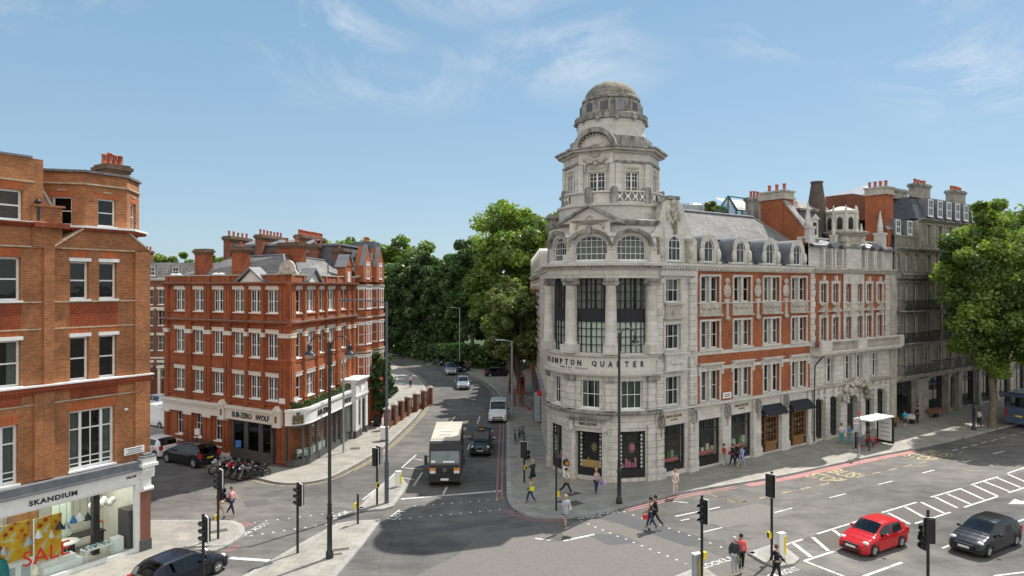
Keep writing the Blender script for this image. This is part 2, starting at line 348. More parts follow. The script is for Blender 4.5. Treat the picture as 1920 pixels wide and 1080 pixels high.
M['lampa'] = paint('amber_lamp', (.75, .28, .03), .2, .1)
M['bark'] = paint('plane_bark', (.17, .14, .105), .9, .35, 5, bump=.5)
M['leaf'] = leafmat('plane_leaves', (.05, .105, .02), (.26, .35, .065), .45)
M['leafd'] = leafmat('lime_leaves', (.03, .072, .022), (.095, .165, .045), .35)
M['leafy'] = leafmat('olive_leaves', (.09, .12, .03), (.20, .24, .07))
M['hedge'] = leafmat('box_hedge_leaves', (.035, .07, .018), (.08, .12, .03), .2)
# ---------------------------------------------------------------- ground, pavements, road markings
g = MB(); xs = [-4000, -300, -90, 90, 300, 4000]; ys = [-300, -40, 0, 160, 400, 5000]
for i in range(5):
    for j in range(5): g.quad((xs[i], ys[j], RZ), (xs[i+1], ys[j], RZ), (xs[i+1], ys[j+1], RZ), (xs[i], ys[j+1], RZ))
tag(obj('road', g, M['asph']), kind='structure')
def smooth_line(pts, it=2):
    for _ in range(it):
        q = [pts[0]]
        for a, b in zip(pts, pts[1:]): q += [(a[0]*.75+b[0]*.25, a[1]*.75+b[1]*.25), (a[0]*.25+b[0]*.75, a[1]*.25+b[1]*.75)]
        pts = q+[pts[-1]]
    return pts
def offset(pts, d):
    out = []
    for i, p in enumerate(pts):
        a = Vector(pts[max(0, i-1)]); b = Vector(pts[min(len(pts)-1, i+1)]); t = (b-a).normalized(); out.append((p[0]-t.y*d, p[1]+t.x*d))
    return out
def strip(mb, pts, d0, d1, z):
    a = offset(pts, d0); b = offset(pts, d1)
    for i in range(len(pts)-1): mb.quad((*a[i], z), (*a[i+1], z), (*b[i+1], z), (*b[i], z))
def pavement(name, kerb, rest, mat, side):
    """kerb polyline (ground points, walked so that the pavement lies on `side`), closed by rest"""
    mb = MB(); poly = kerb+rest; mb.prism(poly, RZ-.2, 0.0)
    tag(obj(name, mb, mat), kind='structure')
    k = MB(); strip(k, kerb, -.004*side, .30*side, .004)
    a = offset(kerb, -.004*side)
    for i in range(len(kerb)-1): k.quad((*a[i], .004), (*a[i+1], .004), (*a[i+1], RZ-.02), (*a[i], RZ-.02))
    tag(obj(name.replace('pavement', 'kerb').replace('island', 'island_kerb'), k, M['kerb']), kind='structure')
PX = lambda l: [G(*p) for p in l]
# near left pavement (furniture shop side)
k1 = smooth_line(PX([(200, 974), (278, 975), (350, 975), (405, 974), (442, 977), (460, 986), (457, 1002), (440, 1015), (415, 1028)])+[(-16.6, 32.5), (-19.6, 26.5), (-24.5, 16), (-30, 5)])
pavement('pavement_near', k1, [(-60, 5), (-60, 30), (-36, 39.6)], M['pave2'], -1)
# side street and main road pavement round the red brick corner
k2 = smooth_line([(-62, 75.5), (-45, 64.8), (-31, 56.3)]+PX([(455, 888), (487, 896.5), (512, 903), (540, 906), (580, 904), (620, 895), (655, 877), (695, 855), (730, 830), (766, 796), (786, 775), (797, 755), (801, 738), (797, 723), (786, 709), (772, 699), (752, 690), (737, 683), (726, 675), (715, 668), (695, 663)])+[(-60, 140)])
pavement('pavement_side', k2, [(-90, 140), (-90, 92)], M['pave2'], 1)
# the pavement of the stone corner building
k3 = smooth_line([(-120, 175)]+PX([(690, 652), (735, 654), (768, 657), (790, 662), (815, 672), (850, 687), (881, 700), (904, 711), (924, 726), (938, 742), (947, 762), (950, 795), (949.5, 840), (949.5, 900), (950, 932), (957, 948), (975, 961), (1003, 968), (1040, 970), (1074, 968), (1113, 962), (1150, 954), (1192, 944), (1251, 928), (1310, 917), (1380, 906), (1464, 892), (1549, 873), (1633, 855), (1717, 840), (1802, 821), (1874, 802)])+[(75, 83), (130, 118)])
pavement('pavement_corner', k3, [(130, 250), (-120, 250)], M['pave'], 1)
# splitter islands
k4 = PX([(395, 1120), (455, 1080), (510, 1049), (562.5, 1018.7), (615, 990), (632, 981), (660, 976.5), (712, 974), (714, 976), (675, 1027), (637, 1072), (600, 1115)])
pavement('traffic_island_south', k4+[k4[0]], [], M['pave2'], -1)
k5 = PX([(671, 953), (700, 922), (722, 902), (740, 891), (752, 893), (765, 909), (752, 928), (738, 948), (720, 953.5), (690, 956)])
pavement('traffic_island_middle', k5+[k5[0]], [], M['pave2'], -1)
k6 = PX([(1402, 1035), (1445, 1021), (1475, 1027), (1499, 1047), (1490, 1056), (1456, 1062), (1430, 1052)])
pavement('traffic_island_east', k6+[k6[0]], [], M['pave'], -1)
k7 = PX([(1255, 1084), (1300, 1066), (1325, 1066), (1350, 1084), (1380, 1130), (1240, 1130)])
pavement('traffic_island_front', k7+[k7[0]], [], M['pave'], -1)
# parkland beyond the bend
gp = MB(); gp.prism([(-95, 152), (-22, 150), (-8, 118), (-3, 100), (0, 120), (3, 160), (130, 250), (-120, 250)][:0] or [(-110, 178), (-60, 172), (-30, 152), (-15, 128), (-6, 112), (0, 110), (2, 125), (2, 260), (-110, 260)], -.05, .03)
tag(obj('park_lawn', gp, paint('park_grass', (.05, .085, .025), .95, .4, 2)), kind='structure')
# patches of newer and older surfacing
def patch(name, pts, col, z=.003, v=.12):
    mb = MB(); mb.add([(*R_(*p), RZ+z) for p in pts], [tuple(range(len(pts)))]); m = paint(name, col, .88, v, 6)
    tag(obj(name, mb, m), kind='structure')
patch('buff_surfacing', [(900, 1000), (1010, 985), (1120, 972), (1320, 1030), (1430, 1080), (1100, 1120), (700, 1120), (860, 1040)], (.150, .137, .124))
patch('dark_surfacing_strip', [(1118, 966), (1160, 961), (1330, 1012), (1290, 1025)], (.085, .085, .088), .006)
patch('dark_surfacing_patch', [(1100, 1002), (1160, 1001), (1200, 1018), (1140, 1022)], (.095, .095, .098), .006)
patch('pale_surfacing_band', [(1290, 968), (1420, 944), (1500, 960), (1360, 990)], (.165, .155, .14), .004)
patch('trench_reinstatement', [(735, 1000), (950, 972), (955, 980), (738, 1009)], (.10, .098, .095), .0035)
patch('trench_reinstatement', [(1400, 965), (1760, 868), (1772, 872), (1410, 972)], (.12, .115, .108), .0035)
patch('square_reinstatement', [(640, 905), (668, 900), (676, 912), (646, 917)], (.105, .10, .096), .0035)
patch('square_reinstatement', [(455, 940), (500, 936), (508, 946), (462, 951)], (.105, .10, .096), .0035)
patch('square_reinstatement', [(1560, 905), (1600, 895), (1622, 903), (1582, 914)], (.11, .105, .10), .0035)
patch('cobbled_margin', [(712, 960), (742, 955), (760, 962), (722, 972)], (.13, .115, .105), .005)
patch('brown_central_strip', [(1500, 1012), (1640, 968), (1920, 884), (1920, 915), (1740, 975), (1560, 1030)], (.105, .094, .082), .004)
# thick line between photo pixels on the road
def seg(mb, a, b, w, z=.008):
    p, q = Vector(R_(*a)), Vector(R_(*b)); t = (q-p).normalized(); n = Vector((-t.y, t.x))*w/2
    mb.quad((*(p+n), RZ+z), (*(q+n), RZ+z), (*(q-n), RZ+z), (*(p-n), RZ+z))
Zf = lambda ox, oy, s: (lambda x, y: (ox+x/s, oy+y/s))
z9 = Zf(1380, 820, 3.556); z8 = Zf(680, 640, 3.484); z6 = Zf(380, 810, 4); zc = Zf(860, 830, 3.556); zv = Zf(780, 780, 7.2)
wl = MB()
for a, b, c, d, w in [(540,645,880,538,.14),(975,502,1205,433,.14),(1300,400,1505,340,.14),(1565,318,1745,263,.14),(1810,240,1960,190,.14),(1195,575,1430,500,.14),(1520,467,1745,395,.14),
                    (1815,370,1960,325,.14),(325,718,445,680,.14),(455,825,655,760,.16),(455,825,720,928,.16),(850,928,1105,835,.16),(1375,740,1430,718,.13),(1815,582,1960,535,.13),(1720,924,1960,895,.13),
                    (380,705,500,798,.22),(510,665,615,757,.22),(650,620,730,680,.22),(775,578,815,610,.22),(905,538,1000,585,.22),(1015,505,1158,578,.2),(1130,465,1270,542,.2),(1235,433,1385,505,.2),
                    (1330,400,1475,470,.2),(1410,378,1562,445,.2),(1500,345,1655,415,.2),(1585,320,1745,393,.2),(1655,295,1820,360,.2),(1735,268,1900,335,.2),(1810,245,1960,310,.2),
                    (625,403,733,376,.12),(948,315,1045,291,.12),(1243,238,1323,218,.12),(1510,168,1573,152,.12),(1715,110,1790,92,.12),(255,503,375,472,.12)]:
    seg(wl, z9(a, b), z9(c, d), w)
for i in range(8): seg(wl, z9(1440+65*i, 90-16.5*i), z9(1478+65*i, 80-16.5*i), .1)
for a, b, c, d in [(1445,492,1742,430),(1630,597,1757,566),(1430,392,1530,402),(1480,520,1540,508)]: seg(wl, zc(a, b), zc(c, d), .12)
seg(wl, zc(510, 638), zc(610, 653), .15); seg(wl, zc(700, 655), zc(905, 612), .17)
seg(wl, z8(250, 1031), z8(905, 977), .22)                          # stop line under the van
seg(wl, z6(205, 945), z6(500, 966), .3)                            # stop line at the left
for a, b, c, d in [(333,945,388,858),(525,1003,552,948),(640,810,672,756),(686,708,700,672),(730,584,744,556),(748,540,766,490),(568,538,604,492)]: seg(wl, z8(a, b), z8(c, d), .14)
for a, b, c, d in [(255,826,350,742),(255,826,392,836),(335,768,392,778),(168,903,216,858),(206,880,340,906),(0,1035,165,905)]: seg(wl, z8(a, b), z8(c, d), .12)
# arrows
def arrow(mb, tip, base, w, sh):
    p, q = Vector(R_(*tip)), Vector(R_(*base)); t = (p-q).normalized(); n = Vector((-t.y, t.x)); L_ = (p-q).length; k = p-t*L_*sh; z = RZ+.008
    mb.add([(*p, z), (*(k+n*w), z), (*(k-n*w), z)], [(0, 1, 2)]); mb.quad((*(k+n*.09), z), (*(k-n*.09), z), (*(q-n*.09), z), (*(q+n*.09), z))
arrow(wl, z8(875, 629), z8(838, 629), .28, .6); arrow(wl, z8(836, 612), z8(834, 580), .3, .9)
arrow(wl, z9(1815, 445), z9(2100, 400), .55, .35)
tag(obj('white_road_markings', wl, M['wline']), kind='structure')
yl = MB()
for a, b, c, d in [(155,408,225,392),(305,372,367,362),(430,348,497,332),(560,318,622,306),(800,267,857,255),(680,292,740,280),(905,243,965,232),(1018,218,1073,207),(1120,195,1175,183),(1220,173,1272,162),(1480,107,1518,97),(1420,128,1450,122),(0,437,80,423)]: seg(yl, z9(a, b), z9(c, d), .13)
for a, b, c, d in [(1790,383,1860,402),(1860,402,1925,388),(1665,345,1725,362)]: seg(yl, zc(a, b), zc(c, d), .1)
i0 = 0
def sub(k, x0, y0, x1, y1):               # stretch of a kerb line between two photo pixels
    a, b = Vector(G(x0, y0)), Vector(G(x1, y1)); i = min(range(len(k)), key=lambda n: (Vector(k[n])-a).length); j = min(range(len(k)), key=lambda n: (Vector(k[n])-b).length)
    return k[min(i, j):max(i, j)+1]
kk = sub(k2, 655, 877, 737, 683); strip(yl, kk, -.28, -.38, RZ+.008); strip(yl, kk, -.52, -.62, RZ+.008)
kk = sub(k2, 478, 894, 655, 877); strip(yl, kk, -.3, -.4, RZ+.008)
kk = sub(k1, 278, 975, 440, 977); strip(yl, kk, .25, .35, RZ+.008)
kk = sub(k3, 881, 700, 947, 762); strip(yl, kk, -.28, -.38, RZ+.008); strip(yl, kk, -.52, -.62, RZ+.008)
tag(obj('yellow_road_markings', yl, M['yline']), kind='structure')
rl = MB()
kk = sub(k3, 948, 770, 950, 932); strip(rl, kk, -.25, -.36, RZ+.008); strip(rl, kk, -.58, -.69, RZ+.008)
kk = sub(k3, 962, 952, 1060, 970); strip(rl, kk, -.18, -.28, RZ+.008); strip(rl, kk, -.42, -.52, RZ+.008)
kk = sub(k3, 1160, 951, 1380, 906); strip(rl, kk, -.2, -.34, RZ+.008); strip(rl, kk, -.5, -.64, RZ+.008)
kk = sub(k3, 1390, 906, 1717, 840); strip(rl, kk, -.14, -.78, RZ+.008)
kk = sub(k1, 450, 978, 460, 986); strip(rl, kk, .2, .3, RZ+.008); strip(rl, kk, .42, .52, RZ+.008)
kk = sub(k1, 440, 1015, 415, 1028); strip(rl, kk, .2, .3, RZ+.008); strip(rl, kk, .42, .52, RZ+.008)
tag(obj('red_road_markings', rl, M['rline']), kind='structure')
def text_mesh(txt, size, depth=.0, spacing=1.0, align='CENTER', font=None, bold=0.0):
    cu = bpy.data.curves.new('t', 'FONT'); cu.body = txt; cu.size = size; cu.extrude = depth; cu.space_character = spacing; cu.align_x = align; cu.align_y = 'CENTER'; cu.offset = bold; cu.resolution_u = 3
    o = bpy.data.objects.new('t', cu); C.objects.link(o); bpy.context.view_layer.update()
    me = bpy.data.meshes.new_from_object(o); bpy.data.objects.remove(o); return me
def ground_text(name, txt, cx, cy, deg, w, h, mat, z=.009):
    me = text_mesh(txt, 1.0, bold=.015)
    xs = [v.co.x for v in me.vertices]; ys = [v.co.y for v in me.vertices]; sx = w/(max(xs)-min(xs)); sy = h/(max(ys)-min(ys))
    mx_, my_ = (max(xs)+min(xs))/2, (max(ys)+min(ys))/2
    for v in me.vertices: v.co.x = (v.co.x-mx_)*sx; v.co.y = (v.co.y-my_)*sy
    me.materials.clear(); me.materials.append(mat)
    return tag(obj(name, me, None, None, (cx, cy, RZ+z), rad(deg)), kind='structure')
for (px, py, t, w) in [(1546, 896, 'STOP', 2.1), (1583, 887.5, 'BUS', 1.8), (1726, 857.5, 'STOP', 2.1), (1758, 850, 'BUS', 1.8)]:
    ground_text('bus_stop_lettering', t, *R_(px, py), -57, w, 1.75, M['yline'])
ground_text('look_right_lettering', 'LOOK', *R_(1139, 961.5), 200, 1.45, .42, M['wline']); ground_text('look_right_lettering', 'RIGHT', *R_(1104, 969), 195, 1.5, .42, M['wline'])
ground_text('look_left_lettering', 'LOOK', *R_(1337, 1057), 31, 1.5, .42, M['wline']); ground_text('look_left_lettering', 'LEFT', *R_(1376, 1045), 31, 1.4, .42, M['wline'])
ground_text('look_left_lettering', 'LOOK', *R_(638, 965), 62, 1.5, .5, M['wline']); ground_text('look_left_lettering', 'LEFT', *R_(745, 965), 75, 1.7, .55, M['wline'])
ground_text('look_right_lettering', 'LOOK RIGHT', *R_(470, 996), 250, 2.6, .42, M['wline'])
ground_text('look_right_lettering', 'LOOK RIGHT', *R_(1462, 1076), 30, 2.6, .42, M['wline'])
st = MB()
def studs(ax_, ay, bx, by, n):
    p, q = Vector(R_(ax_, ay)), Vector(R_(bx, by))
    for i in range(n):
        c = p.lerp(q, i/(n-1)); st.box(c.x-.06, c.x+.06, c.y-.06, c.y+.06, RZ, RZ+.014)
studs(*z6(390, 680), *z6(975, 608), 8); studs(*z6(365, 778), *z6(925, 695), 8)
studs(*z6(1590, 556), *zc(255, 380), 10); studs(*z6(1480, 652), *zc(272, 448), 11)
studs(*zc(820, 525), *zc(1060, 625), 6); studs(*zc(1115, 645), *zc(1515, 808), 8); studs(*zc(1105, 462), *zc(1350, 552), 5); studs(*zc(1405, 572), *zc(1750, 697), 6)
tag(obj('crossing_studs', st, M['wline']), kind='structure')
# inspection covers set in the paving
ic = MB()
for (x, y, w, d, a) in [(1075, 944, 1.1, .8, 35), (1052, 940, .6, .4, 35), (1076, 926, 1.0, .5, 35), (408, 996, 1.0, .5, 30), (640, 1030, .8, .35, 20), (632, 1039, .5, .25, 20), (666, 841, .8, .8, 10)]:
    cx, cy = G(x, y); ca, sa = math.cos(rad(a)), math.sin(rad(a)); q = [(cx+ca*i*w/2-sa*j*d/2, cy+sa*i*w/2+ca*j*d/2, .003) for i, j in ((-1, -1), (1, -1), (1, 1), (-1, 1))]; ic.quad(*q)
for (x, y) in [(1050, 1008), (640, 902)]:
    cx, cy = R_(x, y); ic.lathe([(.0, RZ+.013), (.42, RZ+.013), (.44, RZ+.006)], cx, cy, 20)
tag(obj('inspection_covers', ic, paint('iron_cover', (.085, .078, .07), .7, .3, 9)), kind='structure')
M['capb'] = brick('weathered_chimney_cap', (.20, .12, .075), (.13, .085, .06), (.11, .09, .07), (.05, .04, .03), .7)
# facade tools
def grid_wall(mb, u0, u1, z0, z1, ops, depth=.35, m=0, mi=1, v=0.0, back=True):
    us = sorted({u0, u1, *[o[0] for o in ops], *[o[1] for o in ops]}); zs = sorted({z0, z1, *[o[2] for o in ops], *[o[3] for o in ops]})
    us = [u for u in us if u0-1e-6 <= u <= u1+1e-6]; zs = [z for z in zs if z0-1e-6 <= z <= z1+1e-6]
    if mb.fn:
        q = []
        for a, b in zip(us, us[1:]):
            n = max(1, math.ceil((b-a)/.4)); q += [a+(b-a)*i/n for i in range(n)]
        us = q+[us[-1]]
    for a, b in zip(us, us[1:]):
        for c, d in zip(zs, zs[1:]):
            um, zm = (a+b)/2, (c+d)/2
            if any(o[0] < um < o[1] and o[2] < zm < o[3] for o in ops): continue
            mb.quad((a, v, c), (b, v, c), (b, v, d), (a, v, d), m)
    for o in ops:
        a, b, c, d = o[:4]; rise = o[4] if len(o) > 4 else 0; w = v+depth
        e = d-rise
        mb.quad((a, v, c), (a, v, e), (a, w, e), (a, w, c), m); mb.quad((b, v, e), (b, v, c), (b, w, c), (b, w, e), m)
        n = max(1, int((b-a)/.5)) if mb.fn else 1
        for i in range(n):
            p, q = a+(b-a)*i/n, a+(b-a)*(i+1)/n
            mb.quad((p, v, c), (q, v, c), (q, w, c), (p, w, c), m)
            if not rise: mb.quad((p, v, d), (q, v, d), (q, w, d), (p, w, d), m)
            if back: mb.quad((p, w, c), (q, w, c), (q, w, d), (p, w, d), mi)
        if rise:
            k = 12; ar = [(a+(b-a)*(1-math.cos(PI*i/k))/2, e+rise*math.sin(PI*i/k)) for i in range(k+1)]
            for (p, zp), (q, zq) in zip(ar, ar[1:]):
                mb.quad((p, v, zp), (q, v, zq), (q, v, d), (p, v, d), m); mb.quad((p, v, zp), (q, v, zq), (q, w, zq), (p, w, zp), m)
    return mb
_wc = {}
def win(w, h, vb=(), hb=(.5,), arch=0.0, fr_='white', curtain=0, lintel=None, sill='white', gl='glass', dep=.13, st=.065, bar=.035, name='window', mull=(), sproj=.07, lh=.26):
    """window unit: frame with bars (fractions), pane, optional curtain, sill and lintel; origin at the middle of the opening's sill on the wall face"""
    key = (w, h, vb, hb, arch, fr_, curtain, lintel, sill, gl, dep, st, bar, name, mull, lh)
    if key in _wc: return _wc[key]
    f = MB(); a = -w/2; b = w/2; t = h-arch
    f.box(a, a+st, dep, dep+.08, 0, t); f.box(b-st, b, dep, dep+.08, 0, t); f.box(a+st, b-st, dep, dep+.08, 0, st*1.2)
    if not arch: f.box(a+st, b-st, dep, dep+.08, h-st, h)
    def top(x):                                    # inner height of the opening at x
        if not arch: return h-st
        c = max(0, 1-(2*x/w)**2); return t+arch*math.sqrt(c)-st*.5
    if arch:
        k = 12; pr = None
        for i in range(k+1):
            an = PI*i/k; o_ = (-w/2*math.cos(an), t+arch*math.sin(an)); i_ = (-(w/2-st)*math.cos(an), t+(arch-st)*math.sin(an))
            if pr:
                (po, pi_) = pr; y0, y1 = dep, dep+.08
                f.add([(po[0], y0, po[1]), (o_[0], y0, o_[1]), (i_[0], y0, i_[1]), (pi_[0], y0, pi_[1]), (po[0], y1, po[1]), (o_[0], y1, o_[1]), (i_[0], y1, i_[1]), (pi_[0], y1, pi_[1])], [(0, 1, 2, 3), (3, 2, 6, 7), (4, 7, 6, 5)])
            pr = (o_, i_)
    for x in mull: x = a+w*x; f.box(x-.06, x+.06, dep-.02, dep+.085, st, top(x))
    for x in vb: x = a+w*x; f.box(x-bar/2, x+bar/2, dep+.02, dep+.07, st, top(x))
    for i, z in enumerate(hb):
        z = h*z; q = bar if i else bar*1.35; hw = w/2-st
        if arch and z > t: hw = max(.05, w/2*math.sqrt(max(0, 1-((z-t)/arch)**2))-st)
        f.box(-hw, hw, dep+.015, dep+.075, z-q/2, z+q/2)
    g_ = MB()
    if arch:
        k = 12; ps = [(a, 0), (b, 0)]+[(w/2*math.cos(PI*i/k), t+arch*math.sin(PI*i/k)) for i in range(k+1)]
        g_.add([(x, dep+.05, z) for x, z in ps], [tuple(range(len(ps)))])
    else: g_.quad((a, dep+.05, 0), (b, dep+.05, 0), (b, dep+.05, h), (a, dep+.05, h))
    kids = [spec('pane', g_, M[gl])]
    if curtain:
        c = MB(); y = dep+.14; cm = 'curtg' if curtain >= 10 else 'curt'; cu = curtain % 10
        def drape(x0, x1, z0, z1):
            n = max(2, int((x1-x0)/.07)); pts = [(x0+(x1-x0)*i/n, y+(.02 if i % 2 else 0)) for i in range(n+1)]
            for (p, yp), (q, yq) in zip(pts, pts[1:]): c.quad((p, yp, z0), (q, yq, z0), (q, yq, z1), (p, yp, z1))
        zt = h-.03 if not arch else t+arch*.5
        if cu == 1: drape(a+.04, a+w*.24, .02, zt); drape(b-w*.24, b-.04, .02, zt)
        elif cu == 2: drape(a+.04, b-.04, .02, zt)
        elif cu == 3: drape(a+.04, b-.04, h*.55, zt)
        elif cu == 4: drape(a+.04, b-.04, .02, h*.5)
        elif cu == 5: drape(a+.04, a+w*.4, .02, zt)
        kids.append(spec('curtain', c, M[cm]))
    if sill: s_ = MB().box(a-.06, b+.06, -sproj, dep+.01, -.07, .012); kids.append(spec('sill', s_, M[sill]))
    if lintel:
        l_ = MB(); l_.box(a-.14, b+.14, -.045, .05, h, h+lh); l_.box(a-.17, b+.17, -.085, .05, h+lh, h+lh+.05); kids.append(spec('lintel', l_, M[lintel]))
    sp = spec(name, f, M[fr_], kids); _wc[key] = sp; return sp
def cpick(seq=(0, 0, 1, 2, 3, 4, 5)): return rnd.choice(seq)
def wtext(name, txt, root, fr, u, v, z, size, mat, w=None, label=None, depth=.03, sp=1.0, bold=.012):
    me = text_mesh(txt, 1.0, depth/2/max(size, .01), sp, 'CENTER', bold=bold)
    xs = [q.co.x for q in me.vertices]; sx = size if not w else w/(max(xs)-min(xs)); ym = [q.co.y for q in me.vertices]; y0 = (max(ym)+min(ym))/2; sy = size/(max(ym)-min(ym)); x0 = (max(xs)+min(xs))/2
    for q in me.vertices: q.co = Vector(((q.co.x-x0)*sx, -q.co.z*size, (q.co.y-y0)*sy))
    me.materials.clear(); me.materials.append(M[mat]); o = obj(name, me, None, root, fr.p(u, v, z), fr.a)
    if label: o['label'] = label
    return o
def chimney(name, root, fr, u, v, z0, w, d, z1, pots, bmat='brickB', cap='brickB', pr=.12, ph=.55):
    c = MB(); c.box(-w/2, w/2, -d/2, d/2, 0, z1-z0-.45); o = put(name, c, [M[bmat]], root, fr, u, v, z0)
    k = MB(); h = z1-z0; k.box(-w/2-.08, w/2+.08, -d/2-.08, d/2+.08, h-.45, h-.3); k.box(-w/2-.16, w/2+.16, -d/2-.16, d/2+.16, h-.3, h-.12); k.box(-w/2-.06, w/2+.06, -d/2-.06, d/2+.06, h-.12, h)
    put('chimney_cap', k, [M[cap]], o, fr, u, v, z0)
    for i in range(pots):
        p = MB(); x = (i-(pots-1)/2)*(w/max(1, pots)); r = rnd.uniform(.9, 1.1); p.lathe([(pr*1.15, 0), (pr*1.15, .08), (pr, .12), (pr*.85, ph*r-.1), (pr*1.1, ph*r-.08), (pr*1.1, ph*r), (pr*.7, ph*r), (pr*.7, ph*r-.1)], x, 0, 10)
        put('chimney_pot', p, [M['pot']], o, fr, u, v, z1)
    return o
def ledge(mb, u0, u1, z, h, pr, m=0, ends=0): mb.box(u0-ends, u1+ends, -pr, .03, z, z+h, m)
def cornice(mb, u0, u1, z, h, pr, m=0, ends=0, dent=0):
    mb.box(u0-ends*.4, u1+ends*.4, -pr*.4, .03, z, z+h*.35, m); mb.box(u0-ends*.75, u1+ends*.75, -pr*.75, .03, z+h*.35, z+h*.65, m); mb.box(u0-ends, u1+ends, -pr, .03, z+h*.65, z+h, m)
    if dent:
        n = int((u1-u0)/dent)
        for i in range(n): x = u0+(i+.5)*(u1-u0)/n; mb.box(x-dent*.25, x+dent*.25, -pr*.7, -pr*.3, z+h*.1, z+h*.36, m)

# ================================================================ red brick corner building (kitchen showroom)
c0 = (-16.646, 50.973)
SL = Fr(*c0, -30.5); SR = Fr(*c0, 82.7)
b1 = thing('brick_corner_building', 'red brick four storey corner building with cream shop fascia, hedge and grey hipped slate roof', 'building', (*c0, 0))
Lc = [-13.24, -10.74, -8.2, -5.7, -3.75, -1.8]
opsL = []; Wl = []
for u in Lc:
    opsL += [(u-.62, u+.62, 4.84, 6.65), (u-.62, u+.62, 8.03, 9.95), (u-.64, u+.64, 11.5, 13.3)]
for u in Lc[:3]: opsL.append((u-.42, u+.42, 1.1, 3.2))
opsL.append((-6.65, -1.5, .02, 3.1))
RW = [(1.66, .88), (3.85, 1.4), (6.0, .8), (8.07, 1.36), (10.9, .84)]
opsR = []
for u, w in RW: opsR += [(u-w/2, u+w/2, 4.84, 6.65), (u-w/2, u+w/2, 8.03, 9.95), (u-w/2, u+w/2, 11.5, 13.3)]
wl_ = grid_wall(MB(), -15.35, 0, 0, 14.4, opsL, .5); put('side_wall', wl_, [M['brickB'], M['dark']], b1, SL)
wr_ = grid_wall(MB(), 0, 13.9, 0, 14.4, opsR, .5); put('front_wall', wr_, [M['brickC'], M['dark']], b1, SR)
# body behind the walls
bk = MB(); A_ = SL.p(-15.35); B_ = SL.p(0); C_ = SR.p(13.9); D_ = A_+(C_-B_)
def rel(root, *ps): o = W[root.name][0]; return [(p.x-o.x, p.y-o.y) for p in ps]
q = rel(b1, A_, D_, C_); bk.add([(*q[0], 0), (*q[1], 0), (*q[1], 14.4), (*q[0], 14.4), (*q[2], 0), (*q[2], 14.4)], [(0, 1, 2, 3), (1, 4, 5, 2)])
obj('rear_wall', bk, M['brickD'], b1)
def pilasters(root, fr, L_, z0, z1, mat, pr=.11):
    for (u, w) in L_:
        m = MB(); m.box(u-w/2, u+w/2, -pr, .02, z0, z1)
        if w > .7: m.box(u-w/2+.12, u-.06, -pr-.05, -pr+.01, z0+.1, z1-.1); m.box(u+.06, u+w/2-.12, -pr-.05, -pr+.01, z0+.1, z1-.1)
        else: m.box(u-w/4, u+w/4, -pr-.05, -pr+.01, z0+.1, z1-.1)
        m.box(u-w/2-.03, u+w/2+.03, -pr-.07, .02, z1-.12, z1); m.box(u-w/2-.03, u+w/2+.03, -pr-.07, .02, z0, z0+.14)
        put('pilaster', m, [M[mat]], root, fr)
PL = [(-15.0, .6), (-11.98, .84), (-9.48, .84), (-6.95, .84), (-4.72, .4), (-2.78, .4), (-.52, .95)]
for z0, z1 in ((4.3, 8.0), (8.0, 10.6), (10.9, 13.6)): pilasters(b1, SL, PL, z0, z1, 'brickB')
pilasters(b1, SL, [(-15.0, .6), (-11.98, 1.1), (-9.48, 1.1), (-7.2, .75), (-.75, 1.0)], .3, 3.1, 'brickB')
PR = [(.45, .85), (2.6, .55), (5.05, .4), (6.85, .4), (9.5, .8), (12.0, .6), (13.4, .6)]
for z0, z1 in ((4.9, 8.0), (8.0, 10.6), (10.9, 13.6)): pilasters(b1, SR, PR, z0, z1, 'brickC')
for fr, P_, u0, u1, bm in ((SL, PL, -15.35, 0, 'brickB'), (SR, PR, 0, 13.9, 'brickC')):
    t = MB(); cornice(t, u0, u1, 10.6, .24, .36); put('cornice', t, [M[bm]], b1, fr)
    [put('lead_flashing', MB().box(u0, u1, -pr_, .02, za, zb_), [M['lead']], b1, fr) for pr_, za, zb_ in ((.37, 10.842, 10.885), (.42, 13.842, 13.885))]
    t = MB(); cornice(t, u0, u1, 13.6, .24, .4); put('cornice', t, [M[bm]], b1, fr)
    t = MB(); t.box(u0, u1, -.08, .3, 14.4, 14.48); put('coping', t, [M['stoneG']], b1, fr)
    for (u, w) in P_:
        t = MB(); t.box(u-w/2-.02, u+w/2+.02, -.20, .02, 9.66, 9.93); t.box(u-w/2-.05, u+w/2+.05, -.235, .02, 9.93, 9.99); put('impost_block', t, [M['cream']], b1, fr)
        for z in (10.89, 13.89): m = MB(); m.box(u-w/3, u+w/3, -.10, .02, z, z+.51); put('parapet_pier', m, [M[bm]], b1, fr)
    [put('string_course', MB().box(u0, u1, -pr_, .02, za, zb_), [M[bm]], b1, fr) for pr_, za, zb_ in ((.1, 11.36, 11.44), (.06, 7.0, 7.08), (.1, 4.5, 4.62), (.06, 7.75, 7.8))]
for u in Lc:
    for z, h in ((4.84, 1.81), (8.03, 1.92), (11.5, 1.8)):
        spawn(win(1.24 if z < 11 else 1.28, h, (.25, .75), (.5,), mull=(.5,), curtain=cpick((0, 2, 1, 4, 5)), lintel='cream', st=.08), b1, SL.p(u, 0, z), SL.a)
for u in Lc[:3]: spawn(win(.84, 2.1, (.5,), (.55,), curtain=0, sproj=.14), b1, SL.p(u, 0, 1.1), SL.a)
for u, w in RW:
    for z, h in ((4.84, 1.81), (8.03, 1.92), (11.5, 1.8)):
        spawn(win(w, h, (.25, .75) if w > 1 else (), (.5,), mull=(.5,) if w > 1 else (), curtain=cpick((0, 2, 2, 1)), lintel='cream', st=.08), b1, SR.p(u, 0, z), SR.a)
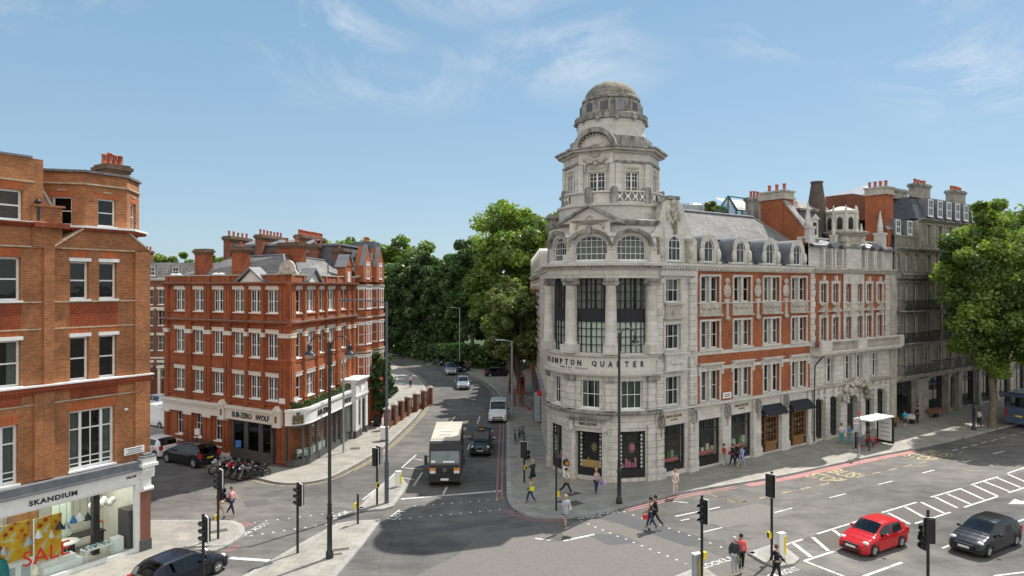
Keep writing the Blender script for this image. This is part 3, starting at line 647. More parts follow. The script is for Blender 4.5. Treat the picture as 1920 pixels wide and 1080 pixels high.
# ground floor of the side wall: plinths, fascia, consoles, folding shop doors
for u, w in [(-15.0, .7), (-11.98, 1.2), (-9.48, 1.2), (-7.2, .85)]: put('plinth', MB().box(u-w/2, u+w/2, -.17, .02, 0, .34), [M['cream']], b1, SL)
for u in Lc[:3]: put('stone_course', MB().box(u-.5, u+.5, -.06, .02, .55, .66), [M['cream']], b1, SL)
t = MB(); t.box(-15.4, -7.6, -.2, .02, 3.1, 3.75); t.box(-15.4, -7.6, -.32, .02, 3.75, 3.95); t.box(-15.4, -7.6, -.42, .02, 3.95, 4.12)
for u in (-15.0, -11.98, -9.48, -7.35): t.box(u-.55, u+.55, -.24, .02, 2.88, 3.1)
put('cream_entablature', t, [M['cream']], b1, SL)
t = MB(); t.box(-6.95, -1.15, -.3, .02, 3.08, 3.92); t.box(-6.95, -1.15, -.42, .02, 3.92, 4.12); put('shop_fascia', t, [M['cream']], b1, SL)
wtext('fascia_letters', 'SUB-ZERO', b1, SL, -4.95, -.315, 3.5, .42, 'letter', 2.35, bold=.03); wtext('fascia_letters', 'WOLF', b1, SL, -2.55, -.315, 3.5, .42, 'letter', 1.5, bold=.03)
t = MB(); t.box(-3.33, -3.2, -.33, -.31, 3.33, 3.67); put('fascia_accent', t, [M['red']], b1, SL)
for u in (-7.3, -.95):
    k = MB(); k.box(u-.36, u+.36, -.5, .02, 2.95, 3.15); k.box(u-.3, u+.3, -.44, .02, 3.15, 4.1); k.box(u-.38, u+.38, -.52, .02, 4.1, 4.2)
    k.add([(u-.38, -.52, 4.2), (u+.38, -.52, 4.2), (u, -.52, 4.55), (u-.38, .02, 4.2), (u+.38, .02, 4.2), (u, .02, 4.55)], [(0, 1, 2), (1, 4, 5, 2), (3, 0, 2, 5)])
    o = put('console', k, [M['cream']], b1, SL); p = MB(); p.box(u-.12, u+.12, -.455, -.43, 3.3, 3.8); put('console_panel', p, [M['terra']], o, SL)
for i in range(3):
    u0 = -6.6+i*1.7; d = MB(); d.box(u0, u0+.22, .05, .2, .02, 3.08); d.box(u0+1.45, u0+1.68, .05, .2, .02, 3.08); d.box(u0+.22, u0+1.45, .05, .2, .02, .75); d.box(u0+.22, u0+1.45, .05, .2, 2.95, 3.08)
    o = put('shop_door', d, [M['grey']], b1, SL); g_ = MB(); g_.quad((u0+.22, .12, .75), (u0+1.45, .12, .75), (u0+1.45, .12, 2.95), (u0+.22, .12, 2.95)); put('pane', g_, [M['glass']], o, SL)
# projecting showroom with bowed corner on the main road front
sh = [SL.p(-.25, -.12), Vector((-16.25, 50.95, 0)), Vector((-15.75, 51.45, 0)), Vector((-15.42, 52.1, 0)), SR.p(2.6, -1.05), SR.p(4.5, -1.05), SR.p(6.4, -1.05), SR.p(7.5, -1.05), SR.p(8.4, -1.05), SR.p(10.2, -1.05)]
o0 = W[b1.name][0]; shl = [(p.x-o0.x, p.y-o0.y) for p in sh]
def band(mb, pts, off, z0, z1, th=.12, m=0):
    a = offset(pts, -off); b = offset(pts, -off+th)
    for i in range(len(pts)-1):
        P = [a[i], a[i+1], b[i+1], b[i]]
        mb.add([(*p, z0) for p in P]+[(*p, z1) for p in P], [(0, 1, 5, 4), (1, 2, 6, 5), (2, 3, 7, 6), (3, 0, 4, 7), (4, 5, 6, 7), (3, 2, 1, 0)], m)
t = MB(); band(t, shl, .0, 0, .55, .2); band(t, shl, -.02, 2.95, 3.2, .2)
for i in (0, 2, 3, 4, 5, 6, 7, 8, 9):
    x, y = shl[i]; t.box(x-.07, x+.07, y-.07, y+.07, .55, 2.95)
obj('shop_frame', t, M['grey'], b1)
g_ = MB(); band(g_, shl[:8], -.05, .55, 2.95, .02); obj('shop_window', g_, M['shopg'], b1)
t = MB(); x, y = shl[7]; t.add([(*shl[7], .02), (*shl[8], .02), (*shl[8], 2.95), (*shl[7], 2.95)], [(0, 1, 2, 3)]); do = obj('shop_door', t, M['black'], b1)
t = MB(); hx = (shl[7][0]+shl[8][0])/2+.05; hy = (shl[7][1]+shl[8][1])/2; t.tube((hx, hy, .9), (hx, hy, 1.7), .025); obj('door_handle', t, M['steel'], do)
g_ = MB(); band(g_, shl[8:], -.05, .55, 2.95, .02); obj('shop_window', g_, M['shopg'], b1)
t = MB(); dn = smooth_line(shl[:5], 2)+shl[5:]; band(t, dn, .12, 3.2, 4.15, .25); band(t, dn, .22, 4.15, 4.35, .35); band(t, dn, .17, 3.14, 3.2, .3)
fo = obj('curved_fascia', t, M['white'], b1)
roofp = dn+rel(b1, SR.p(10.2, 0), SR.p(0, 0)); t = MB(); t.add([(*p, 4.1) for p in roofp], [tuple(range(len(roofp)))]); obj('shop_roof', t, M['lead'], b1)
wtext('fascia_letters', 'SUB-ZERO', b1, SR, 3.6, -1.2, 3.65, .45, 'letter', 2.3, bold=.03); wtext('fascia_letters', 'WOLF', b1, SR, 8.9, -1.2, 3.65, .45, 'letter', 1.7, bold=.03)
# royal style crest as plain relief: shield, two supporters, crown, scroll
cr = MB(); cr.sphere((0, 0, 0), .30, 10, 0, (.8, .25, 1)); cr.sphere((-.32, 0, -.02), .2, 8, 0, (.7, .3, 1.6)); cr.sphere((.32, 0, -.02), .2, 8, 0, (.7, .3, 1.6)); cr.sphere((0, 0, .36), .15, 8, 0, (1.2, .4, .8)); cr.box(-.45, .45, -.05, .05, -.42, -.3)
for i in range(5): cr.sphere((-.12+.06*i, 0, .48), .035, 6)
obj('crest', cr, paint('old_gold_relief', (.13, .10, .05), .6, .35, 14), b1, Vector((-15.98, 51.03, 3.68)), rad(40))
ip = MB()                                   # showroom interior: back wall, floor and ceiling
pl = rel(b1, SR.p(.3, 1.6), SR.p(10.2, 1.6)); ip.add([(*pl[0], 0.02), (*pl[1], 0.02), (*pl[1], 3.15), (*pl[0], 3.15)], [(0, 1, 2, 3)]); ip.add([(*shl[0], .05), (*shl[3], .05), (*shl[9], .05), (*pl[1], .05), (*pl[0], .05)], [(0, 1, 2, 3, 4)])
obj('interior', ip, M['darkw'], b1)
# white stucco porch of the next door entrance
po = MB(); po.box(10.2, 13.3, -1.35, 0.0, 0, 4.9); po2 = MB(); po2.box(10.15, 13.4, -1.47, .02, 4.9, 5.1); po2.box(10.2, 10.8, -1.45, -1.3, .6, 4.6); po2.box(11.5, 11.75, -1.45, -1.3, .6, 4.6); po2.box(12.75, 13.3, -1.45, -1.3, .6, 4.6)
po2.box(10.15, 13.35, -1.52, -1.3, 3.6, 3.8); po2.box(10.1, 13.45, -1.62, .02, 5.1, 5.2)
po2.add([(11.4, -1.5, 3.8), (13.3, -1.5, 3.8), (12.35, -1.5, 4.5), (11.4, -1.3, 3.8), (13.3, -1.3, 3.8), (12.35, -1.3, 4.5)], [(0, 1, 2), (1, 4, 5, 2), (3, 0, 2, 5)])
w_ = put('porch', po, [M['white']], b1, SR); put('porch_moulding', po2, [M['white']], w_, SR)
t = MB(); t.box(10.1, 11.7, -1.5, -1.2, 0, .6); t.box(12.8, 13.4, -1.5, -1.2, 0, .6); put('porch_plinth', t, [M['grey']], w_, SR)
t = MB(); t.box(11.8, 12.7, -1.37, -1.34, .1, 3.2); put('entrance_door', t, [M['black']], w_, SR)
t = MB(); t.box(10.85, 11.45, -1.37, -1.34, 1.0, 3.2); put('pane', t, [M['glass']], w_, SR)
# pediments, corner ornament, roof and chimneys
for fr, u, hw, bm in ((SL, -4.0, 1.35, 'brickB'), (SR, 3.95, 1.15, 'brickC')):
    m = MB(); z = 13.86
    m.add([(u-hw, -.2, z), (u+hw, -.2, z), (u, -.2, z+.95), (u-hw, .6, z), (u+hw, .6, z), (u, .6, z+.95)], [(0, 1, 2), (3, 5, 4)]); o = put('pediment', m, [M['cream']], b1, fr)
    m = MB()
    for s in (-1, 1):
        a, b = (u+s*(hw+.25), z-.02), (u, z+1.02); m.add([(a[0], -.42, a[1]), (b[0], -.42, b[1]), (b[0], -.42, b[1]+.16), (a[0], -.42, a[1]+.16), (a[0], .7, a[1]), (b[0], .7, b[1]), (b[0], .7, b[1]+.16), (a[0], .7, a[1]+.16)], [(0, 1, 2, 3), (3, 2, 6, 7), (4, 5, 1, 0), (0, 3, 7, 4)])
    put('raking_cornice', m, [M['lead']], o, fr)
rf = MB(); i1, i2 = .7, 3.0
def inset(v_): return rel(b1, SL.p(-15.2+v_*.3, v_), SL.p(0, 0)+(SL.n*v_+SR.n*v_)*.95, SR.p(13.9, v_), D_+Vector((0, -v_, 0)))
a = inset(i1); b_ = inset(i2); z0, z1 = 14.35, 16.0
b_[0] = rel(b1, SL.p(-10.6, i2))[0]; b_[3] = rel(b1, SL.p(-10.6, i2)+(C_-B_)*.8)[0]
rf.add([(*p, z0) for p in a]+[(*p, z1) for p in b_], [(0, 1, 5, 4), (1, 2, 6, 5), (2, 3, 7, 6), (3, 0, 4, 7)]); ro = obj('roof', rf, M['slate'], b1)
rf = MB(); rf.add([(*p, z1+.02) for p in b_], [(0, 1, 2, 3)]); rf.tube((*a[1], z0+.05), (*b_[1], z1+.05), .09, m=0); rf.tube((*b_[0], z1+.04), (*b_[1], z1+.04), .07); rf.tube((*b_[1], z1+.04), (*b_[2], z1+.04), .07); obj('roof_flat', rf, M['lead'], ro)
rf = MB(); q = rel(b1, A_, B_, C_, D_); rf.add([(*p, 14.3) for p in q], [(0, 1, 2, 3)]); obj('gutter', rf, M['lead'], ro)
m = MB(); k = 14; pts = [(-.85, 0), (.85, 0)]+[(.62*math.cos(PI*i/k), .35+.72*math.sin(PI*i/k)) for i in range(k+1)]
m.add([(x, -.12, z) for x, z in pts]+[(x, .14, z) for x, z in pts], [tuple(range(len(pts))), tuple(reversed(range(len(pts), 2*len(pts))))]+[(i, (i+1) % len(pts), len(pts)+(i+1) % len(pts), len(pts)+i) for i in range(len(pts))])
m.lathe([(0, .0), (.34, .0), (.36, .05)], 0, 0, 16); m.sphere((0, -.14, .55), .22, 10, 0, (1, .3, 1)); m.sphere((-.5, -.1, .2), .16, 8, 0, (1, .5, 1)); m.sphere((.5, -.1, .2), .16, 8, 0, (1, .5, 1))
obj('corner_ornament', m, M['stoneG'], b1, SL.p(-.2, .05, 14.45), SL.a+rad(20))
chimney('chimney', b1, SL, -11.5, 1.0, 14.3, 1.35, .75, 16.7, 0, cap='capb'); chimney('chimney', b1, SL, -6.6, .9, 14.3, 1.3, .75, 16.75, 1, cap='capb', ph=.35); chimney('chimney', b1, SL, -3.3, 3.2, 15.5, 2.3, .9, 17.1, 2, cap='capb', ph=.4)
chimney('chimney', b1, SR, 9.5, 3.6, 15.0, 1.5, .8, 16.9, 1, cap='capb', ph=.35)
for u in (-14.6, -8.9): m = MB(); m.lathe([(.28, 0), (.28, .1), (.05, .16)], -.3, 0, 12); m.lathe([(.28, 0), (.28, .1), (.05, .16)], .35, 0, 12); put('roof_cowl', m, [M['white']], b1, SL, u, .5, 14.5)
t = MB(); t.tube((0, 0, 0), (0, 0, 1.1), .05); put('vent_pipe', t, [M['black']], b1, SR, 9.8, 1.0, 14.4)
# small gabled dormer at the far end of the front
m = MB(); m.box(11.0, 12.6, -.15, .6, 13.9, 15.4); m.add([(10.9, -.2, 15.4), (12.7, -.2, 15.4), (11.8, -.2, 16.4), (10.9, .6, 15.4), (12.7, .6, 15.4), (11.8, .6, 16.4)], [(0, 1, 2), (3, 5, 4)]); o = put('gablet', m, [M['brickC']], b1, SR)
m = MB()
for s in (-1, 1): m.add([(11.8+s*1.05, -.3, 15.3), (11.8, -.3, 16.5), (11.8, .8, 16.5), (11.8+s*1.05, .8, 15.3)], [(0, 1, 2, 3)])
put('gablet_roof', m, [M['lead']], o, SR)
m = MB(); m.lathe([(.001, .55), (.3, .45), (.34, 0)], 11.8, -.2, 14); put('plaque', MB().box(11.5, 12.1, -.2, -.14, 13.95, 14.9), [M['cream']], o, SR)
for fr, u in ((SL, -.55), (SR, .75)):
    s_ = MB().box(u-.32, u+.32, -.2, -.16, 4.75, 5.15); so_ = put('street_name_sign', s_, [M['white']], b1, fr)
# hedge on the showroom roof
def leafbox(n, fn, size, seed):
    r = np.random.RandomState(seed); c = fn(r, n); d = r.normal(size=(n, 3)); d /= np.linalg.norm(d, axis=1)[:, None]; e = np.cross(d, r.normal(size=(n, 3))); e /= np.linalg.norm(e, axis=1)[:, None]; f = np.cross(d, e)
    s = size*(.6+.8*r.rand(n, 1)); v = np.stack([c+e*s, c+f*s*.7, c-e*s, c-f*s*.7], 1).reshape(-1, 3); return v, r.rand(n)
def leafmesh(name, v, tint, mats):
    n = len(v)//4; me = bpy.data.meshes.new(name); me.vertices.add(4*n); me.vertices.foreach_set('co', v.astype(np.float32).ravel()); me.loops.add(4*n); me.loops.foreach_set('vertex_index', np.arange(4*n, dtype=np.int32))
    me.polygons.add(n); me.polygons.foreach_set('loop_start', np.arange(0, 4*n, 4, dtype=np.int32)); me.update(calc_edges=True)
    a = me.attributes.new('tint', 'FLOAT', 'FACE'); a.data.foreach_set('value', tint.astype(np.float32))
    for m_ in mats: me.materials.append(m_)
    return me
hl = offset(dn[2:], .28)
def hedgefn(r, n):
    P = np.array(hl); seg_ = np.linalg.norm(np.diff(P, axis=0), axis=1); cs = np.concatenate([[0], np.cumsum(seg_)]); t_ = r.rand(n)*cs[-1]; i = np.clip(np.searchsorted(cs, t_)-1, 0, len(seg_)-1); f = (t_-cs[i])/seg_[i]
    p = P[i]*(1-f[:, None])+P[i+1]*f[:, None]; return np.column_stack([p[:, 0]+r.uniform(-.2, .2, n), p[:, 1]+r.uniform(-.2, .2, n), 4.3+r.rand(n)**.7*.5+.06*np.sin(t_*5)])
v, ti = leafbox(9000, hedgefn, .045, 3); hm = leafmesh('box_hedge', v, ti, [M['hedge']])
tag(obj('box_hedge', hm, None, None, o0, 0), 'clipped green box hedge running along the curved white shop fascia', 'hedge')
# goods in the showroom window
ra = thing('display_cooker', 'steel cooker with dishes displayed behind the rounded corner shop window', 'cooker', (-16.05, 51.95, .05), rad(35))
m = MB(); m.box(-.38, .38, -.3, .3, .1, .9); obj('body', m, M['steel'], ra); m = MB(); m.box(-.33, .33, -.32, -.3, .2, .65); obj('oven_door', m, M['black'], ra)
m = MB(); m.box(-.4, .4, -.32, .3, .9, .95); m.lathe([(0, .96), (.16, .98), (.2, 1.08)], -.15, 0, 10); m.lathe([(0, .96), (.1, .98), (.12, 1.14)], .2, 0, 10); obj('hob', m, M['white'], ra)
for i, u in enumerate((3.4, 5.3)):
    cb = thing('kitchen_unit', ['low pale kitchen unit behind the first side window of the curved shop', 'low pale kitchen unit behind the second side window of the curved shop'][i], 'cabinet', SR.p(u, -.1, .05), SR.a, 'kitchen units in the showroom windows')
    m = MB(); m.box(-.6, .6, -.25, .3, .08, .86); obj('carcass', m, M['white'], cb); m = MB(); m.box(-.65, .65, -.3, .32, .86, .92); obj('worktop', m, M['wood'], cb)
# ================================================================ tall red brick mansion block behind it
mb_ = thing('mansion_block', 'tall red brick mansion block with gables and rows of chimney pots beyond the slate roof', 'building', SR.p(13.95)+Vector((0, 0, 0)))
ops = []; wu = []
for u in (14.8, 16.1, 17.6, 18.6, 20.0, 21.3):
    for z, h in ((1.2, 2.0), (4.9, 1.9), (8.0, 1.9), (11.4, 1.9)): ops.append((u-.33, u+.33, z, z+h)); wu.append((u, z, h))
wm = grid_wall(MB(), 13.95, 22.3, 0, 14.6, ops, .4); put('front_wall', wm, [M['brickC'], M['dark']], mb_, SR)
wm = MB(); wm.box(13.98, 22.28, .42, 14, 0, 14.4); put('rear_body', wm, [M['brickD']], mb_, SR)
for u, z, h in wu: spawn(win(.66, h, (), (.5,), curtain=cpick((0, 2, 1)), lintel='white', lh=.2), mb_, SR.p(u, 0, z), SR.a)
for uc in (15.45, 19.3):                    # canted bays carried up to gables
    m = MB(); P = [(uc-1.25, .0), (uc-.75, -.8), (uc+.75, -.8), (uc+1.25, .0)]; m.prism(P, 0, 13.6); o = put('bay', m, [M['brickC']], mb_, SR)
    for z in (4.9, 8.0, 11.4):
        spawn(win(.62, 1.9, (), (.5,), curtain=0, lintel='white', dep=-.03, lh=.2), o, SR.p(uc-.38, -.8, z), SR.a); spawn(win(.62, 1.9, (), (.5,), curtain=0, lintel='white', dep=-.03, lh=.2), o, SR.p(uc+.38, -.8, z), SR.a)
        spawn(win(.6, 1.9, (), (.5,), curtain=0, lintel='white', dep=-.03, lh=.2), o, SR.p(uc-1.0, -.4, z), SR.a-rad(58))
    for z in (3.6, 7.2, 10.5, 13.6): put('bay_moulding', MB().prism([(uc-1.35, .0), (uc-.8, -.92), (uc+.8, -.92), (uc+1.35, .0)], z, z+.13), [M['stoneG']], o, SR)
    m = MB(); m.add([(uc-1.2, -.7, 14.0), (uc+1.2, -.7, 14.0), (uc+1.2, -.7, 15.6), (uc, -.7, 17.5), (uc-1.2, -.7, 15.6), (uc-1.2, .2, 14.0), (uc+1.2, .2, 14.0), (uc+1.2, .2, 15.6), (uc, .2, 17.5), (uc-1.2, .2, 15.6)], [(0, 1, 2, 3, 4), (0, 4, 9, 5), (1, 6, 7, 2), (4, 3, 8, 9), (3, 2, 7, 8), (9, 8, 7, 6, 5)])
    g_ = put('gable', m, [M['brickC']], mb_, SR); m = MB()
    for s in (-1, 1): m.add([(uc+s*1.3, -.75, 15.5), (uc, -.75, 17.6), (uc, -.3, 17.65), (uc+s*1.3, -.3, 15.55)], [(0, 1, 2, 3)])
    put('gable_coping', m, [M['lead']], g_, SR); spawn(win(.8, 1.3, (.5,), (.5,), dep=-.03, lintel='white'), g_, SR.p(uc, -.7, 14.3), SR.a)
for z, h, p_ in ((10.5, .2, .25), (14.3, .3, .4), (7.1, .12, .12)): m = MB(); cornice(m, 13.95, 22.3, z, h, p_); put('cornice', m, [M['stoneG']], mb_, SR)
# lead covered mansard, roof terrace, stacks
m = MB(); m.add([(14.1, .5, 14.5), (22.2, .5, 14.5), (22.2, 14, 14.5), (14.1, 14, 14.5), (14.9, 1.8, 17.5), (21.8, 1.8, 17.5), (21.8, 13, 17.5), (14.9, 13, 17.5)], [(0, 1, 5, 4), (1, 2, 6, 5), (2, 3, 7, 6), (3, 0, 4, 7)]); o = put('roof', m, [M['slateB']], mb_, SR)
m = MB(); m.box(14.7, 21.9, 1.6, 13.2, 17.5, 17.7); m.add([(15.2, 5, 17.72), (15.2, 12, 17.72), (17.5, 12, 18.3), (17.5, 5, 18.3)], [(0, 1, 2, 3)]); m.add([(17.5, 5, 18.3), (17.5, 12, 18.3), (19.5, 12, 17.72), (19.5, 5, 17.72)], [(0, 1, 2, 3)]); put('lead_roof', m, [M['lead']], o, SR)
for (u, v, w, d, z1, n, r) in [(15.6, 1.9, 2.2, .9, 17.2, 3, .12), (15.2, 4.2, 2.4, .9, 17.6, 2, .12), (18.2, 6.3, 5.8, .7, 18.65, 18, .11), (16.6, 9.8, 5.0, .7, 18.6, 7, .11), (16.4, 13.2, 4.2, .7, 18.5, 5, .11), (14.6, 11.4, 1.3, .8, 17.3, 0, .12), (21.5, 1.5, 1.2, .7, 18.3, 5, .1), (14.4, 8, 1.3, .8, 17.2, 0, .12)]:
    chimney('chimney_stack', mb_, SR, u, v, 14.6, w, d, z1, n, 'brickD', 'capb', r, .5)
m = MB(); m.box(17.2, 21.0, -.1, 1.2, 14.6, 16.9); put('roof_dormer', m, [M['lead']], mb_, SR); spawn(win(1.0, 1.4, (.5,), (.5,), dep=-.04), mb_, SR.p(17.7, -.12, 15.0), SR.a)
m = MB(); m.box(19.8, 21.9, .2, 2.4, 16.5, 18.2); put('roof_box', m, [M['dsteel']], mb_, SR)
# ================================================================ garden front: railings, brick piers
for i in range(7):
    u = 14.2+i*2.3; x, y = SR.p(u, -3.0).x+(.0 if i < 4 else (i-3)*.25), SR.p(u, -3.0).y
    p = thing('brick_gate_pier', ['brick pier next to the white porch in the railing row', 'second brick pier of the front garden railings', 'third brick pier of the front garden railings', 'fourth brick pier of the front garden railings, behind the shrub', 'fifth brick pier of the front garden railings', 'sixth brick pier of the front garden railings', 'farthest brick pier of the front garden railings'][i], 'gate pier', (x, y, 0), SR.a, 'brick piers of the front garden railings')
    m = MB(); m.box(-.22, .22, -.22, .22, 0, 1.9); obj('shaft', m, M['brickD'], p); m = MB(); m.box(-.28, .28, -.28, .28, 1.9, 2.02); m.add([(-.24, -.24, 2.02), (.24, -.24, 2.02), (.24, .24, 2.02), (-.24, .24, 2.02), (0, 0, 2.2)], [(0, 1, 4), (1, 2, 4), (2, 3, 4), (3, 0, 4)]); obj('cap', m, M['stoneG'], p)
    if i < 6:
        r_ = thing('railing', ['black railing nearest the white porch', 'second black railing panel of the front gardens', 'third black railing panel of the front gardens', 'fourth black railing panel of the front gardens', 'fifth black railing panel of the front gardens', 'farthest black railing panel of the front gardens'][i], 'railing', (x, y, 0), SR.a, 'black railings of the front gardens')
        m = MB(); m.box(.22, 2.1, -.08, .08, 0, .5); obj('dwarf_wall', m, M['brickD'], r_); m = MB(); m.box(.22, 2.1, -.02, .02, .62, .66); m.box(.22, 2.1, -.02, .02, 1.45, 1.49)
        for k in range(14): m.box(.3+k*.135, .322+k*.135, -.012, .012, .5, 1.65)
        obj('bars', m, M['black'], r_)
# ================================================================ orange brick corner building with the furniture shop
ck = (-18.828, 35.337); SK = Fr(*ck, 58.3)
b2 = thing('furniture_shop_building', 'orange brick building at the left edge, octagonal turret above a glazed furniture shop', 'building', (*ck, 0))
UL = -20.0
ops = [(-3.8, -1.7, 4.79, 7.62), (-8.1, -5.9, 4.76, 7.4), (-13.3, -11.2, 4.79, 7.62),
       (-3.76, -2.92, 9.05, 11.14), (-2.44, -1.6, 9.05, 11.14), (-7.6, -5.8, 9.07, 11.14), (-12.9, -12.06, 9.05, 11.14), (-11.6, -10.76, 9.05, 11.14),
       (-3.76, -2.92, 12.9, 14.72), (-2.44, -1.6, 12.9, 14.72), (-7.6, -5.8, 12.88, 14.82), (-12.9, -12.06, 12.9, 14.72), (-11.6, -10.76, 12.9, 14.72)]
w_ = grid_wall(MB(), UL, 0, 4.2, 15.3, ops, .55); put('front_wall', w_, [M['brickA'], M['dark']], b2, SK)
w_ = grid_wall(MB(), UL, -4.9, 15.3, 19.3, [(-7.6, -5.72, 16.44, 17.82)], .55); put('attic_wall', w_, [M['brickA'], M['dark']], b2, SK)
w_ = MB(); w_.quad((0, 0, 0), (0, 14, 0), (0, 14, 15.3), (0, 0, 15.3)); w_.quad((0, 14, 0), (UL, 14, 0), (UL, 14, 15.3), (0, 14, 15.3)); put('side_wall', w_, [M['brickA']], b2, SK)
for u0, u1, z0, z1 in [(-4.92, -4.48, 4.75, 15.3), (-.74, .03, 4.75, 15.3), (-9.4, -8.9, 4.75, 18.0), (-5.3, -4.93, 4.75, 8.9), (-14.5, -14.0, 4.75, 15.3), (-10.3, -9.95, 4.75, 15.3)]:
    put('pilaster', MB().box(u0, u1, -.13, .02, z0, z1), [M['brickA']], b2, SK)
for u0, u1 in ((-4.48, -.74), (-9.0, -5.0), (-14, -10.3)):
    for z, p_ in ((11.55, .07), (12.78, .09), (8.14, .07), (15.28, .1)):
        put('string_course', MB().box(u0, u1, -p_, .02, z, z+.06), [M['sand']], b2, SK)
for u0, u1, z0, z1 in [(-3.76, -1.57, 11.64, 12.72), (-3.76, -1.57, 8.24, 8.72), (-7.9, -5.78, 11.64, 12.72), (-7.9, -5.78, 8.24, 8.72), (-12.9, -10.7, 11.64, 12.72)]:
    put('rubbed_brick_panel', MB().box(u0, u1, -.03, .02, z0, z1), [M['brickP']], b2, SK)
t = MB(); t.box(UL, .15, -.3, .02, 8.98, 9.05); put('stone_ledge', t, [M['white']], b2, SK)
t = MB(); t.box(UL, .1, -.22, .02, 8.78, 8.98); t.box(UL, .06, -.14, .02, 8.66, 8.78); put('moulded_cornice', t, [M['brickP']], b2, SK)
arch_b = brick('gauged_brick_arch', (.52, .14, .045), (.42, .10, .035), (.32, .14, .08), (.12, .05, .03), .2, .075, .9, .01)
for u0, u1, z in [(-3.95, -1.55, 7.62), (-8.1, -5.8, 7.4), (-3.9, -2.8, 11.3), (-2.55, -1.45, 11.3), (-3.85, -2.85, 14.9), (-2.5, -1.5, 14.9), (-7.7, -5.7, 14.82), (-7.8, -5.75, 11.3), (-7.7, -5.65, 17.82)]:
    m = MB(); m.add([(u0+.15, -.015, z), (u1-.15, -.015, z), (u1, -.015, z+.42), (u0, -.015, z+.42)], [(0, 1, 2, 3)])
    k = put('brick_arch', m, [arch_b], b2, SK)
for u0, u1, z in ((-3.82, -2.86, 11.14), (-2.5, -1.54, 11.14), (-7.65, -5.75, 11.14), (-3.82, -2.86, 14.72), (-2.5, -1.54, 14.72)):
    put('blind_box', MB().box(u0, u1, -.12, .1, z, z+.16), [M['white']], b2, SK)
for (a, b, z0, z1) in ops[3:]:
    spawn(win(round(b-a, 2), round(z1-z0, 2), (), (.5,), curtain=0 if b-a < 1 else cpick((0, 1)), dep=.2, st=.09, bar=.05, sproj=.1), b2, SK.p((a+b)/2, 0, z0), SK.a)
spawn(win(1.88, 1.38, (), (.5,), curtain=5, dep=.2, st=.09, bar=.05), b2, SK.p(-6.66, 0, 16.44), SK.a)
for (a, b, z0, z1) in ops[:3]:
    spawn(win(round(b-a, 2), round(z1-z0, 2), (.5,), (.68, .2, .1), curtain=2 if b < -5 else 1, dep=.2, st=.11, bar=.05, mull=(.27, .73), sproj=.1), b2, SK.p((a+b)/2, 0, z0), SK.a)
t = MB(); t.lathe([(.0, 0), (.09, 0), (.09, .1)], 0, 0, 10); o = put('wall_lamp', t, [M['white']], b2, SK, -1.2, -.1, 7.3)
# shop front
t = MB(); t.box(UL, -.45, -.18, .05, 3.5, 4.1); t.box(UL, -.45, -.28, .05, 4.1, 4.2); put('shop_fascia', t, [M['white']], b2, SK)
t = MB(); t.box(UL, -.42, -.42, .05, 4.2, 4.3); t.box(UL, -.5, -.36, .02, 4.3, 4.62); t.box(UL, -.42, -.40, .02, 4.62, 4.68); put('lead_covered_ledge', t, [M['lead']], b2, SK)
t = MB(); t.box(UL, -.74, -.1, .06, 3.42, 3.5); t.box(UL, -.74, -.1, .1, .0, .2); t.box(-.74, -.5, -.14, .1, 0, 3.5); t.box(-9.3, -9.22, -.1, .08, .2, 3.42); put('shop_window_frame', t, [M['white']], b2, SK)
t = MB(); t.quad((UL, 0, .2), (-.74, 0, .2), (-.74, 0, 3.42), (UL, 0, 3.42)); put('shop_window', t, [M['shopg']], b2, SK)
wtext('fascia_letters', 'SKANDIUM', b2, SK, -4.55, -.2, 3.8, .235, 'letter', 2.02, bold=.03, sp=1.15)
wtext('fascia_numbers', '245-249', b2, SK, -.98, -.2, 3.92, .11, 'letter', .5)
t = MB(); t.box(-.5, .0, -.22, .3, .55, 3.05); put('granite_pillar', t, [M['terra']], b2, SK)
t = MB(); t.box(-.54, .04, -.26, .3, 0, .55); put('pillar_base', t, [M['grey']], b2, SK)
t = MB(); t.box(-.56, .05, -.27, .3, 3.05, 3.3); t.box(-.48, -.02, -.3, .3, 3.3, 3.75); t.box(-.6, .1, -.38, .3, 3.75, 3.95); t.box(-.55, .05, -.5, .3, 3.95, 4.35); t.box(-.68, .18, -.62, .3, 4.35, 4.5); t.box(-.6, .1, -.56, .3, 4.5, 4.8)
for z, r in ((3.2, .1), (4.15, .16)): t.tube((-.5, -.42, z), (0.0, -.42, z), r, n=12)
put('scroll_console', t, [M['white']], b2, SK)
t = MB(); t.box(-.62, .12, -.58, .3, 4.8, 4.88); t.box(-.45, -.05, -.45, .2, 4.88, 4.98); put('console_cap', t, [M['lead']], b2, SK)
t = MB(); t.box(-1.32, -.3, -.17, -.13, 5.05, 5.4); o = put('street_name_sign', t, [M['white']], b2, SK)
for i, (u, w) in enumerate(((-.81, .8), (-.81, .6), (-.81, .85))): put('sign_line', MB().box(u-w/2, u+w/2, -.176, -.172, 5.32-i*.1, 5.35-i*.1), [M['letter']], o, SK)
